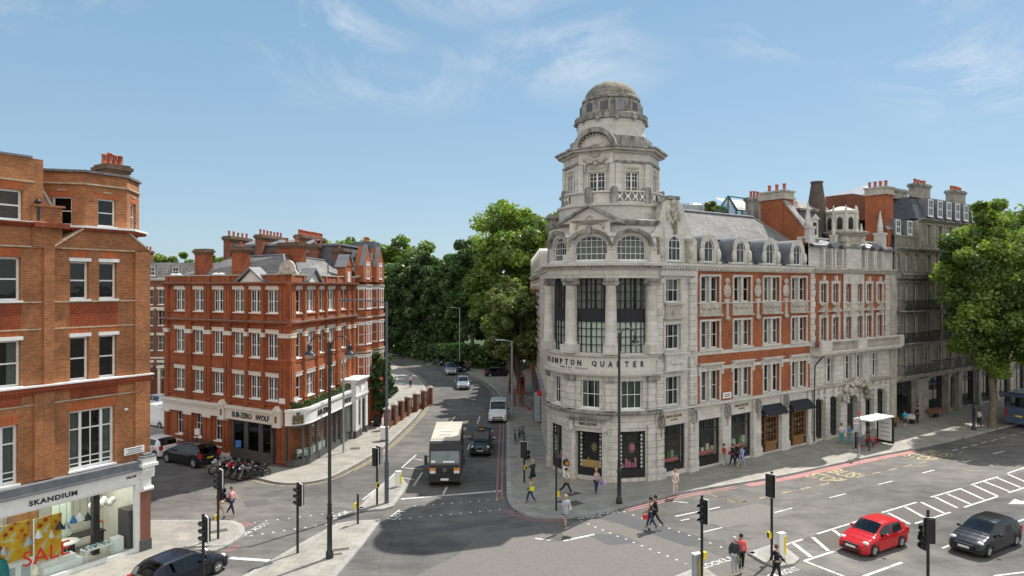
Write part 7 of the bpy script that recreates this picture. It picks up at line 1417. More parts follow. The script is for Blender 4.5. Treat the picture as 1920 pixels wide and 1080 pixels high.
# undergrowth closing the park edge
r = np.random.RandomState(5); n = 30000; t_ = r.rand(n); P = np.array([(-70, 176), (-45, 166), (-30, 154), (-18, 132), (-9, 118), (-1, 113)], float); i_ = np.minimum((t_*5).astype(int), 4); f_ = (t_*5-i_)[:, None]
c_ = P[i_]*(1-f_)+P[i_+1]*f_; zz = r.rand(n)**1.3*3.2; c3 = np.column_stack([c_[:, 0]+r.normal(size=n)*1.6, c_[:, 1]+2+r.normal(size=n)*1.6, zz])
v, ti = leafbox(n, lambda rr_, n_: c3, .3, 8); tag(obj('undergrowth', leafmesh('undergrowth', v, ti, [M['leafd']]), None), 'dark undergrowth filling the foot of the trees round the bend', 'undergrowth', kind='stuff')
# ================================================================ vehicles
def interp(st, x):
    """stations are (x, top, belt, w, wt); smooth between them"""
    if x <= st[0][0]: return st[0][1:]
    for a, b in zip(st, st[1:]):
        if x <= b[0]:
            t = (x-a[0])/(b[0]-a[0]); t = t*t*(3-2*t)*.5+t*.5; return tuple(p+(q-p)*t for p, q in zip(a[1:], b[1:]))
    return st[-1][1:]
def wheel(root, x, y, r, w, side, rim='alloy', z0=0):
    m = MB(); prof = [(r*.62, -w/2), (r*.92, -w/2), (r, -w*.3), (r, w*.3), (r*.92, w/2), (r*.62, w/2)]
    n = 20; pts = []
    for rr, yy in prof:
        for i in range(n): t = 2*PI*i/n; pts.append((rr*math.cos(t), yy, rr*math.sin(t)))
    m.add(pts, [(j*n+i, j*n+(i+1) % n, (j+1)*n+(i+1) % n, (j+1)*n+i) for j in range(len(prof)-1) for i in range(n)], 0, True)
    pl, pr = W[root.name]; c, s = math.cos(pr), math.sin(pr); wp = Vector((pl.x+x*c-y*s, pl.y+x*s+y*c, pl.z+r+z0))
    o = obj('wheel', m, M['tyre'], root, wp, pr); m = MB(); yo = side*w*.38
    m.tube((0, yo-.01, 0), (0, yo+.01, 0), r*.64, n=20); 
    for k in range(5): t = 2*PI*k/5+.3; m.tube((0, yo+side*.02, 0), (r*.58*math.cos(t), yo+side*.02, r*.58*math.sin(t)), .035, .025, 6)
    m.tube((0, yo, 0), (0, yo+side*.05, 0), r*.14, n=10); obj('rim', m, M[rim], o, wp, pr)
def vehicle(name, label, cat, x, y, deg, L, st, zb, wheels, wr, paint_, wind, rear, side, ztopglass=.1, rim='alloy', lights=None, plate=('plate', 'plateY'), group=None, tail=None, mirrors=None, grille=None, gtint='carg', ww=.2, mirz=None, roofm=None, zr=RZ):
    t = thing(name, label, cat, (x, y, zr), rad(deg), group)
    xs = set(np.linspace(st[0][0], st[-1][0], 44).round(3).tolist())
    for wx in wheels:
        for k in np.linspace(-1, 1, 13): xs.add(round(wx+k*(wr+.07), 3))
    for k in wind+rear: xs.add(k)
    for a, b in side: xs.add(a); xs.add(b)
    xs = sorted(v for v in xs if st[0][0] <= v <= st[-1][0])
    body = MB(); gw = MB(); gs = [MB(), MB()]; gr_ = MB(); rings = []
    for X in xs:
        top, belt, w, wt = interp(st, X); z0 = zb
        for wx in wheels:
            d = abs(X-wx)
            if d < wr+.07: z0 = max(z0, wr*1.0+math.sqrt(max(0, (wr+.07)**2-d*d))-.0)
        end = min(1, (X-st[0][0])/.25, (st[-1][0]-X)/.25); end = .86+.14*math.sin(max(0, end)*PI/2); w_ = w*end; wt_ = min(wt, w_)*1.0
        z0 = min(z0, belt-.12); h = belt-z0
        rings.append([(0, zb+.05), (w_*.82, zb+.05), (w_*.97, z0), (w_, z0+h*.35), (w_*.995, z0+h*.75), (w_*.955, belt), (wt_+(w_*.955-wt_)*.15, belt+(top-belt)*.82), (wt_*.93, belt+(top-belt)*.97), (wt_*.55, top+.012), (0, top+.02)])
    K = len(rings[0])
    for i in range(len(xs)-1):
        xm = (xs[i]+xs[i+1])/2; A, B = rings[i], rings[i+1]
        for j in range(K-1):
            tgt = body
            if j >= 7 and wind[0] <= xm <= wind[1]: tgt = gw
            elif j >= 7 and rear and rear[0] <= xm <= rear[1]: tgt = gr_
            elif j == 5 and any(a <= xm <= b for a, b in side): tgt = 9
            for s in (1, -1):
                q = [(xs[i], s*A[j][0], A[j][1]), (xs[i+1], s*B[j][0], B[j][1]), (xs[i+1], s*B[j+1][0], B[j+1][1]), (xs[i], s*A[j+1][0], A[j+1][1])]
                if s < 0: q.reverse()
                (gs[s > 0] if tgt == 9 else tgt).add(q, [(0, 1, 2, 3)], 0, True)
    for i, X in ((0, xs[0]), (-1, xs[-1])):
        Rg = rings[i]; P = [(X, y_, z_) for y_, z_ in Rg]+[(X, -y_, z_) for y_, z_ in reversed(Rg[1:-1])]; body.add(P, [tuple(range(len(P)))])
    bo = obj('body', body, paint_, t)
    bo.data.set_sharp_from_angle(angle=rad(38))
    if gw.f: obj('windscreen', gw, M[gtint], t)
    if gr_.f: obj('rear_window', gr_, M[gtint], t)
    for g__ in gs:
        if g__.f: obj('side_window', g__, M[gtint], t)
    ins = MB(); x0, x1 = min(wind+rear) if rear else xs[0]+.3, max(wind+(rear or []))
    tops, belts, ws, wts = interp(st, (wind[0]+side[0][0])/2 if side else wind[0]); ins.box(x0+.25, x1-.35, -ws*.86, ws*.86, zb+.15, belts-.02); 
    obj('cabin_floor', ins, M['plastic'], t)
    if side:
        se = MB()
        for yy in (-ws*.45, ws*.45): se.box(wind[0]-.95, wind[0]-.75, yy-.22, yy+.22, belts-.05, belts+.28)
        obj('seat_backs', se, M['plastic'], t)
    for wx in wheels:
        top, belt, w, wt = interp(st, wx)
        for s in (1, -1): wheel(t, wx, s*(w-ww*.5-.005), wr, ww, s, rim)
    xf, xr = st[-1][0], st[0][0]; tf = interp(st, xf-.12); tb = interp(st, xr+.05)
    if lights is None: lights = (xf-.13, tf[2]*.80, tf[1]-.06, .30, .17)
    lx, ly, lz, lw, lh = lights
    for s in (1, -1):
        m = MB(); m.sphere((lx, s*ly, lz), lw*.5, 12, 0, (.75, 1, lh/lw)); obj('headlight', m, M['lampw'], t)
    if tail:
        tx, ty, tz, tw, thh = tail
        for s in (1, -1): m = MB(); m.box(tx-.02, tx+.14, s*ty-tw/2, s*ty+tw/2, tz-thh/2, tz+thh/2); obj('tail_light', m, M['lampr'], t)
    m = MB(); gz = grille if grille else zb+.36; m.box(xf-.04, xf+.015, -tf[2]*.55, tf[2]*.55, gz-.07, gz+.07); m.box(xf-.06, xf+.02, -tf[2]*.7, tf[2]*.7, zb+.08, zb+.2); obj('grille', m, M['plastic'], t)
    m = MB(); m.box(xf+.0, xf+.03, -.26, .26, zb+.22, zb+.33); obj('number_plate', m, M[plate[0]], t); m = MB(); m.box(xr-.03, xr+.0, -.26, .26, zb+.42, zb+.53); obj('number_plate', m, M[plate[1]], t)
    mxx = mirrors if mirrors is not None else wind[1]-.55; mt = interp(st, mxx); mz = mirz or mt[1]+.1
    for s in (1, -1): m = MB(); m.sphere((mxx, s*(mt[2]+.12), mz), .12, 10, 0, (.6, .9, .65)); m.tube((mxx, s*(mt[2]-.04), mz-.04), (mxx, s*(mt[2]+.1), mz-.02), .03, n=6); obj('door_mirror', m, paint_ if cat == 'car' else M['plastic'], t)
    m = MB()
    for s in (1, -1):
        for a, b in side[:1]: mm = interp(st, (a+b)/2); m.box(a+.08, a+.24, s*(mm[2]*.985), s*(mm[2]*.985+.035), mm[1]-.12, mm[1]-.09)
    obj('door_handle', m, M['plastic'], t)
    return t
def cpaint(name, c, met=.0): return paint(name, c, .25, .03, 2, metal=met, coat=.3, spec_=.35)
P_red = cpaint('red_car_paint', (.50, .008, .012)); P_blk = cpaint('black_car_paint', (.012, .012, .015)); P_sil = cpaint('silver_car_paint', (.42, .44, .47), .6); P_wht = cpaint('white_van_paint', (.72, .73, .74)); P_cab = cpaint('cab_black_paint', (.008, .014, .013)); P_nvy = cpaint('midnight_car_paint', (.010, .011, .02)); P_van = paint('matt_black_coachwork', (.028, .027, .028), .45, .1, coat=.4)
def hatch(name, label, x, y, deg, L, w, h, p, zb=.2, rr=.31, belt=.9, hood=.95, wx=None, cat='car', steep=.0, tail=True, group=None, rim='alloy'):
    a = L/2; st = [(-a, .62, .58, w*.9, w*.8), (-a+.12, .98, .88, w*.98, w*.84), (-a+.30+steep, h*.86, belt+.04, w, w*.80), (-a+.75+steep, h*.985, belt+.02, w, w*.76), (-.35, h, belt, w, w*.75), (.12, h*.985, belt-.02, w, w*.74), (a-1.06, hood+.08, belt-.04, w, w*.80), (a-.9, hood+.0, belt-.05, w, w*.86), (a-.55, hood-.12, belt-.14, w*.99, w*.84), (a-.15, hood-.27, .56, w*.92, w*.76), (a, .58, .5, w*.82, w*.7)]
    return vehicle(name, label, cat, x, y, deg, L, st, zb, wx or [-a+.72, a-.78], rr, p, [.17, a-1.07], [-a+.14, -a+.66+steep], [(-a+.72+steep, -.42), (-.34, a-1.35)], tail=(-a+.02, w*.82, belt-.12, .22, .3) if tail else None, group=group, rim=rim, lights=(a-.33, w*.72, hood-.25, .34, .2))
def GV(px, py): return R_(px, py)
hatch('parked_car'[7:] if 0 else 'hatchback_car', 'shiny red three door hatchback waiting beside the hatched centre strip', *GV(1637, 1026), 211, 3.92, .84, 1.46, P_red)
hatch('hybrid_car', 'glossy black hybrid hatchback with roof spoiler at the right edge', *GV(1847, 1025), 211.5, 4.45, .87, 1.49, P_blk, belt=.92, hood=.98)
hatch('hatchback_car', 'dark blue black hatchback driving away at the bottom left beside the traffic signal', -15.3, 31.6, 63, 4.2, .87, 1.45, P_nvy, rr=.31)
hatch('suv_car', 'black sport utility car parked beside the red brick building, rear to the camera', *GV(357, 868), 150+0, 4.75, .95, 1.72, P_blk, zb=.28, rr=.38, belt=1.08, hood=1.12)
hatch('parked_car', 'white small estate car with dark roof parked behind the black sport utility car', *GV(290, 852), 150, 4.1, .9, 1.58, P_wht, zb=.25, rr=.34, belt=1.0, hood=1.05)
hatch('silver_car', 'silver people carrier farther back in the bend', *GV(844, 701), -80, 4.6, .9, 1.7, P_sil, zb=.25, belt=1.0, hood=1.05)
hatch('silver_car', 'silver saloon driving towards the junction ahead of the people carrier', *GV(868, 727), -84, 4.5, .88, 1.5, P_sil)
for i, (x, y, dg, lab) in enumerate([(826, 684, -60, 'dark car parked under the trees left of the silver cars'), (864, 695, -70, 'dark car parked under the trees right of the silver cars'), (935, 706, 10, 'dark car with red tail lamp parked across by the street tree')]):
    hatch('parked_car', lab, *GV(x, y), dg, 4.3, .87, 1.5, P_nvy, group='dark cars parked under the trees')
hatch('estate_car', 'silver estate car up the side street above the white van', -40.3, 77.5, 150, 4.5, .88, 1.5, P_sil)
hatch('parked_car', 'green grey car half hidden under the right hand plane tree beyond the coach', 66, 77, 35, 4.3, .87, 1.5, cpaint('green_grey_paint', (.08, .10, .10)))
def van(name, label, x, y, deg, L, w, h, p, hood=1.15):
    a = L/2; st = [(-a, h*.93, 1.1, w*.97, w*.86), (-a+.06, h*.985, 1.1, w, w*.9), (-a+.6, h, 1.1, w, w*.9), (a-2.1, h, 1.1, w, w*.89), (a-1.85, h*.98, 1.1, w, w*.86), (a-1.0, hood+.14, 1.06, w, w*.86), (a-.85, hood+.04, 1.0, w, w*.86), (a-.3, hood-.16, .85, w*.98, w*.82), (a-.05, .75, .6, w*.9, w*.78), (a, .6, .52, w*.86, w*.72)]
    return vehicle(name, label, 'van', x, y, deg, L, st, .28, [-a+.95, a-.9], .34, p, [a-1.8, a-.98], [-a-.1, -a-.05], [(a-2.35, a-1.3)], tail=(-a-.02, w*.9, 1.0, .12, .5), lights=(a-.26, w*.74, .84, .36, .24), grille=.62, mirz=1.25, mirrors=a-1.45)
van('delivery_van', 'white delivery van coming down the bend beside the kerb', *GV(934.5, 786), -91, 4.8, .95, 1.97, P_wht)
van('delivery_van', 'white panel van parked in the side street, its rear doors to the camera', -34.6, 67.0, 148, 5.2, 1.0, 2.25, P_wht)
# black cab
def taxi(x, y, deg):
    a = 2.25; w = .88; st = [(-a, .62, .55, w*.9, w*.8), (-a+.12, 1.05, .95, w*.98, w*.82), (-a+.45, 1.25, 1.02, w, w*.8), (-a+.8, 1.68, 1.05, w, w*.82), (-.5, 1.8, 1.05, w, w*.84), (.15, 1.78, 1.03, w, w*.82), (.4, 1.70, 1.02, w, w*.8), (.85, 1.12, 1.0, w, w*.72), (1.0, 1.04, .95, w, w*.7), (1.7, .98, .86, w*.98, w*.6), (a-.1, .84, .62, w*.9, w*.55), (a, .6, .5, w*.84, w*.5)]
    t = vehicle('black_cab', 'black London cab following beside the black box van', 'taxi', x, y, deg, 4.5, st, .24, [-a+.85, a-.75], .33, P_cab, [.4, .86], [-a+.5, -a+.78], [(-1.3, -.5), (-.42, .3)], lights=(a-.22, .62, .78, .24, .24), tail=(-a+.02, .74, .85, .14, .3), mirz=1.1, mirrors=.62)
    m = MB(); m.box(a-.09, a+.02, -.26, .26, .52, .86); obj('radiator_grille', m, M['alloy'], t); m = MB(); m.box(a-.06, a+.03, -.22, .22, .56, .82); obj('grille_mesh', m, M['plastic'], t)
    m = MB(); m.box(.15, .32, -.25, .25, 1.79, 1.93); o = obj('roof_sign', m, M['plastic'], t); m = MB(); m.box(.32, .325, -.2, .2, 1.81, 1.91); obj('sign_face', m, M['lampa'], o)
    m = MB(); m.box(a-.03, a+.08, -w*.86, w*.86, .36, .5); obj('bumper', m, M['plastic'], t); return t
taxi(*GV(903, 845), -91)
# black box van (coachbuilt delivery truck)
def boxvan(x, y, deg):
    t = thing('box_van', 'large matt black box van with cream roof waiting at the stop line', 'van', (x, y, RZ), rad(deg)); a = 3.5; w = 1.08
    m = MB(); P = [(-a, .55), (a-.35, .55), (a-.02, .75), (a, 1.25), (a-.12, 1.6), (a-.32, 2.42), (a-.36, 2.95), (a-.5, 3.05), (-a, 3.05)]; n = len(P)
    def sidep(s, k): return [(x_, s*w*(1 if z_ < 2.6 else .97), z_) for x_, z_ in P]
    m.add(sidep(-1, 0)+sidep(1, 0), [tuple(range(n)), tuple(reversed(range(n, 2*n)))]+[(i, (i+1) % n, n+(i+1) % n, n+i) for i in range(n-2)]+[(n-1, 0, n, 2*n-1)]); obj('body', m, P_van, t)
    m = MB(); m.add([(-a+.02, -w*.95, 3.06), (a-.55, -w*.95, 3.06), (a-.55, w*.95, 3.06), (-a+.02, w*.95, 3.06)], [(0, 1, 2, 3)]); m.box(-a+.02, a-1.0, -w*.93, w*.93, 3.06, 3.1); rf_ = obj('roof', m, paint('cream_grp_roof', (.46, .42, .34), .6, .16, 1.2), t)
    m = MB(); m.box(-.1, .25, -.45, .35, 3.1, 3.16); m.box(1.0, 1.3, -.45, .35, 3.1, 3.16); obj('roof_vent', m, M['cream'], rf_)
    m = MB(); f = lambda z: a-.12-.2*(z-1.6)/.82+.012; m.add([(f(1.62), -w*.9, 1.62), (f(1.62), w*.9, 1.62), (f(2.4), w*.87, 2.4), (f(2.4), -w*.87, 2.4)], [(0, 1, 2, 3)]); obj('windscreen', m, paint('reflecting_windscreen', (.10, .14, .145), .06, .25, 1.5, spec_=1), t)
    m = MB(); m.add([(f(1.7)+.01, -w*.85, 1.66), (f(1.7)+.01, -w*.6, 1.66), (f(1.8)+.01, -w*.6, 1.82), (f(1.8)+.01, -w*.85, 1.82)], [(0, 1, 2, 3)]); m.add([(f(1.7)+.01, -w*.1, 1.66), (f(1.7)+.01, w*.6, 1.66), (f(1.8)+.01, w*.6, 1.78), (f(1.8)+.01, -w*.1, 1.78)], [(0, 1, 2, 3)]); obj('dashboard_papers', m, M['white'], t)
    m = MB(); m.box(a-.02, a+.03, -w*.95, w*.95, 1.42, 1.5); m.box(a-.04, a+.02, -w*.5, w*.5, .98, 1.35)
    for k in range(5): m.box(a-.0, a+.035, -w*.5, w*.5, 1.0+.07*k, 1.03+.07*k)
    obj('grille', m, M['plastic'], t)
    m = MB(); m.tube((a+.02, 0, 1.2), (a+.05, 0, 1.2), .13, n=18); g2 = obj('badge_ring', m, M['alloy'], t); m = MB(); m.tube((a+.045, 0, 1.2), (a+.052, 0, 1.2), .105, n=18); obj('badge_centre', m, M['plastic'], g2)
    for k in range(3): t_ = PI/2+2*PI*k/3; m = MB(); m.tube((a+.056, 0, 1.2), (a+.056, .11*math.cos(t_), 1.2+.11*math.sin(t_)), .012, n=4); obj('badge_spoke', m, M['alloy'], g2)
    for s in (1, -1):
        m = MB(); m.box(a-.08, a+.03, s*.62, s*1.0, .98, 1.16); o = obj('headlight', m, M['lampw'], t); m = MB(); m.box(a-.1, a+.025, s*.62, s*1.02, 1.17, 1.33); obj('indicator', m, M['lampa'], t)
        m = MB(); m.box(a-.45, a-.3, s*(w+.12), s*(w+.32), 1.5, 2.1); m.tube((a-.4, s*w, 2.0), (a-.38, s*(w+.2), 2.05), .025); m.tube((a-.4, s*w, 1.6), (a-.38, s*(w+.2), 1.55), .025); obj('door_mirror', m, M['plastic'], t)
        m = MB(); m.box(a-1.5, a-.55, s*w*1.0, s*(w+.012), 1.5, 2.3); obj('cab_side_window', m, M['glassr'], t); m = MB(); m.box(-.9, -.1, s*w, s*(w+.012), 1.7, 2.2); obj('side_window', m, M['glassr'], t)
        m = MB()
        for k in range(4): m.box(-a+.3+1.3*k, -a+.34+1.3*k, s*w, s*(w+.02), .7, 2.9)
        m.box(-a, a-.4, s*w, s*(w+.025), .95, 1.0); obj('side_moulding', m, M['plastic'], t)
    m = MB(); m.box(a-.3, a+.1, -w, w, .42, .8); obj('bumper', m, M['plastic'], t); m = MB(); m.box(a+.1, a+.12, -.27, .27, .52, .66); obj('number_plate', m, M['plate'], t)
    m = MB(); m.box(a-.5, a-.35, w*.2, w*.75, 2.55, 2.9); 
    for wx in (a-.75, -a+1.4):
        for s in (1, -1): wheel(t, wx, s*(w-.14), .42, .26, s, 'steel')
    m = MB(); m.box(-a+.1, a-.2, -w*.9, w*.9, .35, .6); obj('chassis', m, M['plastic'], t)
boxvan(-4.72, 49.8, -87.5)
# coach at the right edge
def coach(x, y, deg):
    t = thing('coach', 'blue grey coach seen from behind at the right edge beside the plane tree', 'coach', (x, y, RZ), rad(deg)); a = 6; w = 1.25
    st = [(-a, 3.1, 1.5, w*.97, w*.9), (-a+.1, 3.3, 1.5, w, w*.93), (-a+.5, 3.4, 1.5, w, w*.95), (a-.6, 3.4, 1.5, w, w*.95), (a, 3.1, 1.4, w*.95, w*.9)]
    pc = cpaint('blue_grey_coach_paint', (.08, .12, .19)); m = MB(); m.box(-a, a, -w, w, .35, 3.2); m.box(-a+.1, a-.1, -w*.95, w*.95, 3.2, 3.35); bo = obj('body', m, pc, t); bv = bo.modifiers.new('b', 'BEVEL'); bv.width = .12; bv.segments = 3; bv.limit_method = 'ANGLE'
    m = MB(); m.box(-a-.01, -a+.02, -w*.93, w*.93, 2.0, 2.95); obj('rear_window', m, M['glassr'], t)
    for s in (1, -1):
        m = MB(); m.box(-a+.3, a-.4, s*w, s*(w+.01), 1.75, 2.9); obj('side_window', m, M['glassr'], t); m = MB(); m.box(-a-.03, -a+.02, s*w*.82, s*w*.97, .9, 1.8); obj('tail_light', m, M['lampr'], t)
        for wx in (-a+2.4, a-2.5): wheel(t, wx, s*(w-.16), .48, .3, s, 'steel')
    m = MB(); m.box(-a-.06, -a+.02, -w*.95, w*.95, .4, .75); obj('bumper', m, pc, t); m = MB(); m.box(-a-.04, -a-.01, -.3, .3, 1.05, 1.2); obj('number_plate', m, M['plateY'], t)
    m = MB(); m.box(-a+.4, a-.4, -w*.6, w*.6, 3.35, 3.5); obj('roof_unit', m, M['steel'], t)
cx_, cy_ = R_(1900, 803); coach(cx_+6*math.cos(rad(31.5))+.6, cy_+6*math.sin(rad(31.5))+.1, 31.5)
# motorcycles parked in a row
def motorbike(label, x, y, deg, col, sc=1.0):
    t = thing('motorcycle', label, 'motorcycle', (x, y, RZ), rad(deg), 'motorcycles parked in a row'); 
    for wx in (-.68, .68):
        m = MB(); n = 20; R0 = .30
        pts = [((R0-.05*math.cos(b))*math.cos(a_)+wx, .055*math.sin(b), (R0-.05*math.cos(b))*math.sin(a_)+.33) for a_ in [2*PI*i/n for i in range(n)] for b in [2*PI*j/6 for j in range(6)]]
        m.add(pts, [(i*6+j, ((i+1) % n)*6+j, ((i+1) % n)*6+(j+1) % 6, i*6+(j+1) % 6) for i in range(n) for j in range(6)], 0, True); o = obj('wheel', m, M['tyre'], t); m = MB()
        for k in range(6): a_ = PI*k/3; m.tube((wx, 0, .33), (wx+.26*math.cos(a_), 0, .33+.26*math.sin(a_)), .012, n=4)
        obj('spokes', m, M['alloy'], o)
    m = MB(); m.path([(.68, -.1, .33), (.5, -.1, .8), (.42, -.1, 1.0)], .025); m.path([(.68, .1, .33), (.5, .1, .8), (.42, .1, 1.0)], .025); m.path([(-.68, -.09, .33), (-.1, -.09, .45), (.3, -.06, .8)], .03); m.path([(-.68, .09, .33), (-.1, .09, .45), (.3, .06, .8)], .03); obj('frame', m, M['steel'], t)
    m = MB(); m.box(-.25, .3, -.14, .14, .28, .6); m.tube((-.2, .17, .35), (-.85, .2, .45), .05, .06); obj('engine', m, M['plastic'], t)
    m = MB(); m.sphere((.12, 0, .82), .26, 10, 0, (1.1, .62, .6)); m.sphere((.52, 0, .92), .2, 10, 0, (.8, .85, 1.1)); m.sphere((-.55, 0, .78), .2, 10, 0, (1.4, .55, .5)); obj('fairing', m, col, t)
    m = MB(); m.sphere((-.3, 0, .85), .26, 10, 0, (1.2, .55, .3)); obj('seat', m, M['plastic'], t); m = MB(); m.path([(.25, -.38, 1.0), (.42, -.12, 1.02), (.42, .12, 1.02), (.25, .38, 1.0)], .02); m.sphere((.3, -.42, 1.18), .07, 8); m.sphere((.3, .42, 1.18), .07, 8); obj('handlebars', m, M['black'], t)
    m = MB(); m.sphere((.7, 0, .88), .09, 8); obj('headlight', m, M['lampw'], t); m = MB(); m.box(-.95, -.85, -.22, .22, .8, 1.1); m.box(-.85, -.7, -.2, .2, .85, 1.1); obj('top_box', m, M['black'], t)
grym = cpaint('grey_bike_paint', (.12, .13, .15)); silm = cpaint('silver_bike_paint', (.4, .42, .45))
for i, (px, py, dg, c_, lab) in enumerate([(418, 887, 218, silm, 'silver scooter at the left end of the motorcycle row'), (432, 891, 214, P_blk, 'black motorcycle second from the left in the row'), (444, 893, 221, P_red, 'red motorcycle in the middle of the row'), (457, 897, 216, P_blk, 'black motorcycle just right of the red one'),
                                            (468, 899, 223, grym, 'grey scooter in the motorcycle row, second from the right'), (480, 897, 212, P_blk, 'black scooter with top box at the right end of the row')]): motorbike(lab, *GV(px, py), dg, c_)
def bicycle(label, x, y, deg, tilt=0):
    t = thing('bicycle', label, 'bicycle', (x, y, 0), rad(deg), 'bicycles locked by the kerb')
    for wx in (-.5, .52):
        m = MB(); n = 22; m.path([(wx+.33*math.cos(2*PI*i/n), 0, .34+.33*math.sin(2*PI*i/n)) for i in range(n+1)], .02, 5); o = obj('wheel', m, M['tyre'], t); m = MB()
        for k in range(8): a_ = PI*k/4; m.tube((wx, 0, .34), (wx+.32*math.cos(a_), 0, .34+.32*math.sin(a_)), .004, n=3)
        obj('spokes', m, M['steel'], o)
    m = MB(); m.path([(-.5, 0, .34), (-.15, 0, .82), (.38, 0, .85), (-.05, 0, .3), (-.5, 0, .34)], .018); m.path([(-.15, 0, .82), (-.05, 0, .3)], .018); m.path([(.52, 0, .34), (.38, 0, .85), (.36, 0, 1.0)], .018); obj('frame', m, P_blk, t)
    m = MB(); m.sphere((-.18, 0, .95), .1, 8, 0, (1.4, .7, .4)); m.tube((-.16, 0, .82), (-.18, 0, .95), .015); obj('saddle', m, M['plastic'], t); m = MB(); m.path([(.25, -.26, 1.0), (.36, 0, 1.02), (.25, .26, 1.0)], .015); obj('handlebars', m, M['plastic'], t)
for px, py, dg, lab in ((966, 829, 95, 'leftmost of the three bicycles locked beside the kerb'), (974, 824, 80, 'middle one of the bicycles locked beside the kerb'), (981, 822, 100, 'rightmost bicycle locked near the bend of the kerb')): bicycle(lab, *G(px, py), dg)

# ================================================================ street furniture
def head(root, x, y, z, ang, name='signal_head', border=True, n=3):
    """three lamp signal head on the pole, lenses facing ang (degrees)"""
    fr = Fr(x, y, ang+90); m = MB(); hh = .32*n+.18
    b = put(name, MB().box(-.24, .24, .0, .05, 0, hh), [M['black']], root, fr, 0, .14, z) if border else None
    if border: m = MB(); m.box(-.25, .25, -.01, .04, -.012, .012); m.box(-.25, .25, -.01, .04, hh-.012, hh+.012); m.box(-.25, -.228, -.01, .04, 0, hh); m.box(.228, .25, -.01, .04, 0, hh); put('white_border', m, [M['white']], b, fr, 0, .14, z)
    m = MB(); m.box(-.15, .15, -.12, .14, .05, hh-.05); o = put('lamp_housing', m, [M['black']], b or root, fr, 0, .14, z)
    for k in range(n):
        zz = z+.2+.32*k; m = MB(); q = 10
        pts = []
        for yy, r_ in ((-.12, .12), (-.34, .125)):
            for i in range(q+1): a_ = -.35+(PI+.7)*i/q; pts.append((r_*math.cos(a_), yy-(0 if r_ > .121 else 0), r_*math.sin(a_)))
        m.add(pts, [(i, i+1, q+2+i, q+1+i) for i in range(q)]); put('visor', m, [M['black']], o, fr, 0, .14, zz); m = MB(); m.tube((0, -.125, 0), (0, -.14, 0), .1, n=14); put('lens', m, [paint('dark_lens_%d' % k, [(.02, .08, .05), (.12, .07, .01), (.12, .02, .015)][k], .2, .1) if 'dark_lens_%d' % k not in bpy.data.materials else bpy.data.materials['dark_lens_%d' % k]], o, fr, 0, .14, zz)
def signal(label, px, py, h, heads, box=None, ped=None, r=.065, z0=0, group=None):
    x, y = G(px, py); t = thing('traffic_signal', label, 'traffic light', (x, y, z0), 0, group); m = MB(); m.tube((0, 0, 0), (0, 0, h), r, n=10); m.tube((0, 0, h), (0, 0, h+.03), r*1.1, n=10); obj('pole', m, M['black'], t)
    for ang, z in heads: head(t, x, y, z0+z, ang)
    for (ang, z) in (ped or []):
        fr = Fr(x, y, ang+90); m = MB(); m.box(-.17, .17, -.3, -.08, 0, .62); o = put('pedestrian_head', m, [M['black']], t, fr, 0, .0, z0+z)
        for k in (0, .31): m = MB(); m.box(-.13, .13, -.42, -.3, .27+k, .29+k); m.box(-.13, -.11, -.42, -.3, .08+k, .29+k); m.box(.11, .13, -.42, -.3, .08+k, .29+k); put('visor', m, [M['black']], o, fr, 0, 0, z0+z)
    for (ang, z) in (box or []):
        fr = Fr(x, y, ang+90); m = MB(); m.box(-.09, .09, -.2, -.06, 0, .3); o = put('push_button_box', m, [M['yellow']], t, fr, 0, 0, z0+z); put('button_plate', MB().box(-.07, .07, -.215, -.2, .04, .26), [M['black']], o, fr, 0, 0, z0+z)
    return t
TD = lambda ax_, ay, bx, by: math.degrees(math.atan2(by-ay, bx-ax_))
signal('traffic signal at the rounded kerb corner by the woman in pink', 409, 1010, 3.6, [(222, 2.55)], ped=[(-20, 2.1)], box=[(150, .95)])
signal('traffic signal at the left on the long splitter island', 558, 1037, 3.55, [(220, 2.35)], box=[])
signal('traffic signal with back to back heads on the middle island', 707, 946, 3.6, [(215, 2.45), (60, 2.4)], box=[(-60, 1.1)])
signal('traffic signal standing in front of the dark hatchback at the bottom left', 381, 1104, 3.3, [(218, 2.05)])
signal('traffic signal seen edge on at the kerb beside the double red lines', 983, 904, 3.0, [(80, 1.7)], ped=[(-40, 1.6)], box=[(-50, .9)])
signal('traffic signal standing on the front island, push button box on its right', 1316, 1090, 3.9, [(216, 2.6)], box=[(0, 1.05)])
signal('tall traffic signal on the east island, back of its board to the camera', 1447, 1048, 4.3, [(48, 3.1)], box=[(190, 1.05)])
signal('traffic signal at the lower right with a pedestrian head low on its left', 1740, 1110, 3.6, [(76, 2.2)], ped=[(190, 1.9), (200, 2.4)])
def post(label, px, py, h, r=.06, box=None, name='signal_post'):
    x, y = G(px, py); t = thing(name, label, 'post', (x, y, 0)); m = MB(); m.tube((0, 0, 0), (0, 0, h), r, n=10); m.sphere((0, 0, h), r*1.02, 8); obj('pole', m, M['black'], t)
    if box: fr = Fr(x, y, box[0]+90); m = MB(); m.box(-.09, .09, -.2, -.06, 0, .32); put('push_button_box', m, [M['yellow']], t, fr, 0, 0, box[1])
post('short black post with yellow push button box near the island gap', 671, 982, 1.65, box=(170, .85)); post('slim black post with yellow box on the corner pavement in front of the tower', 1043, 957, 3.6, box=(-10, .85))
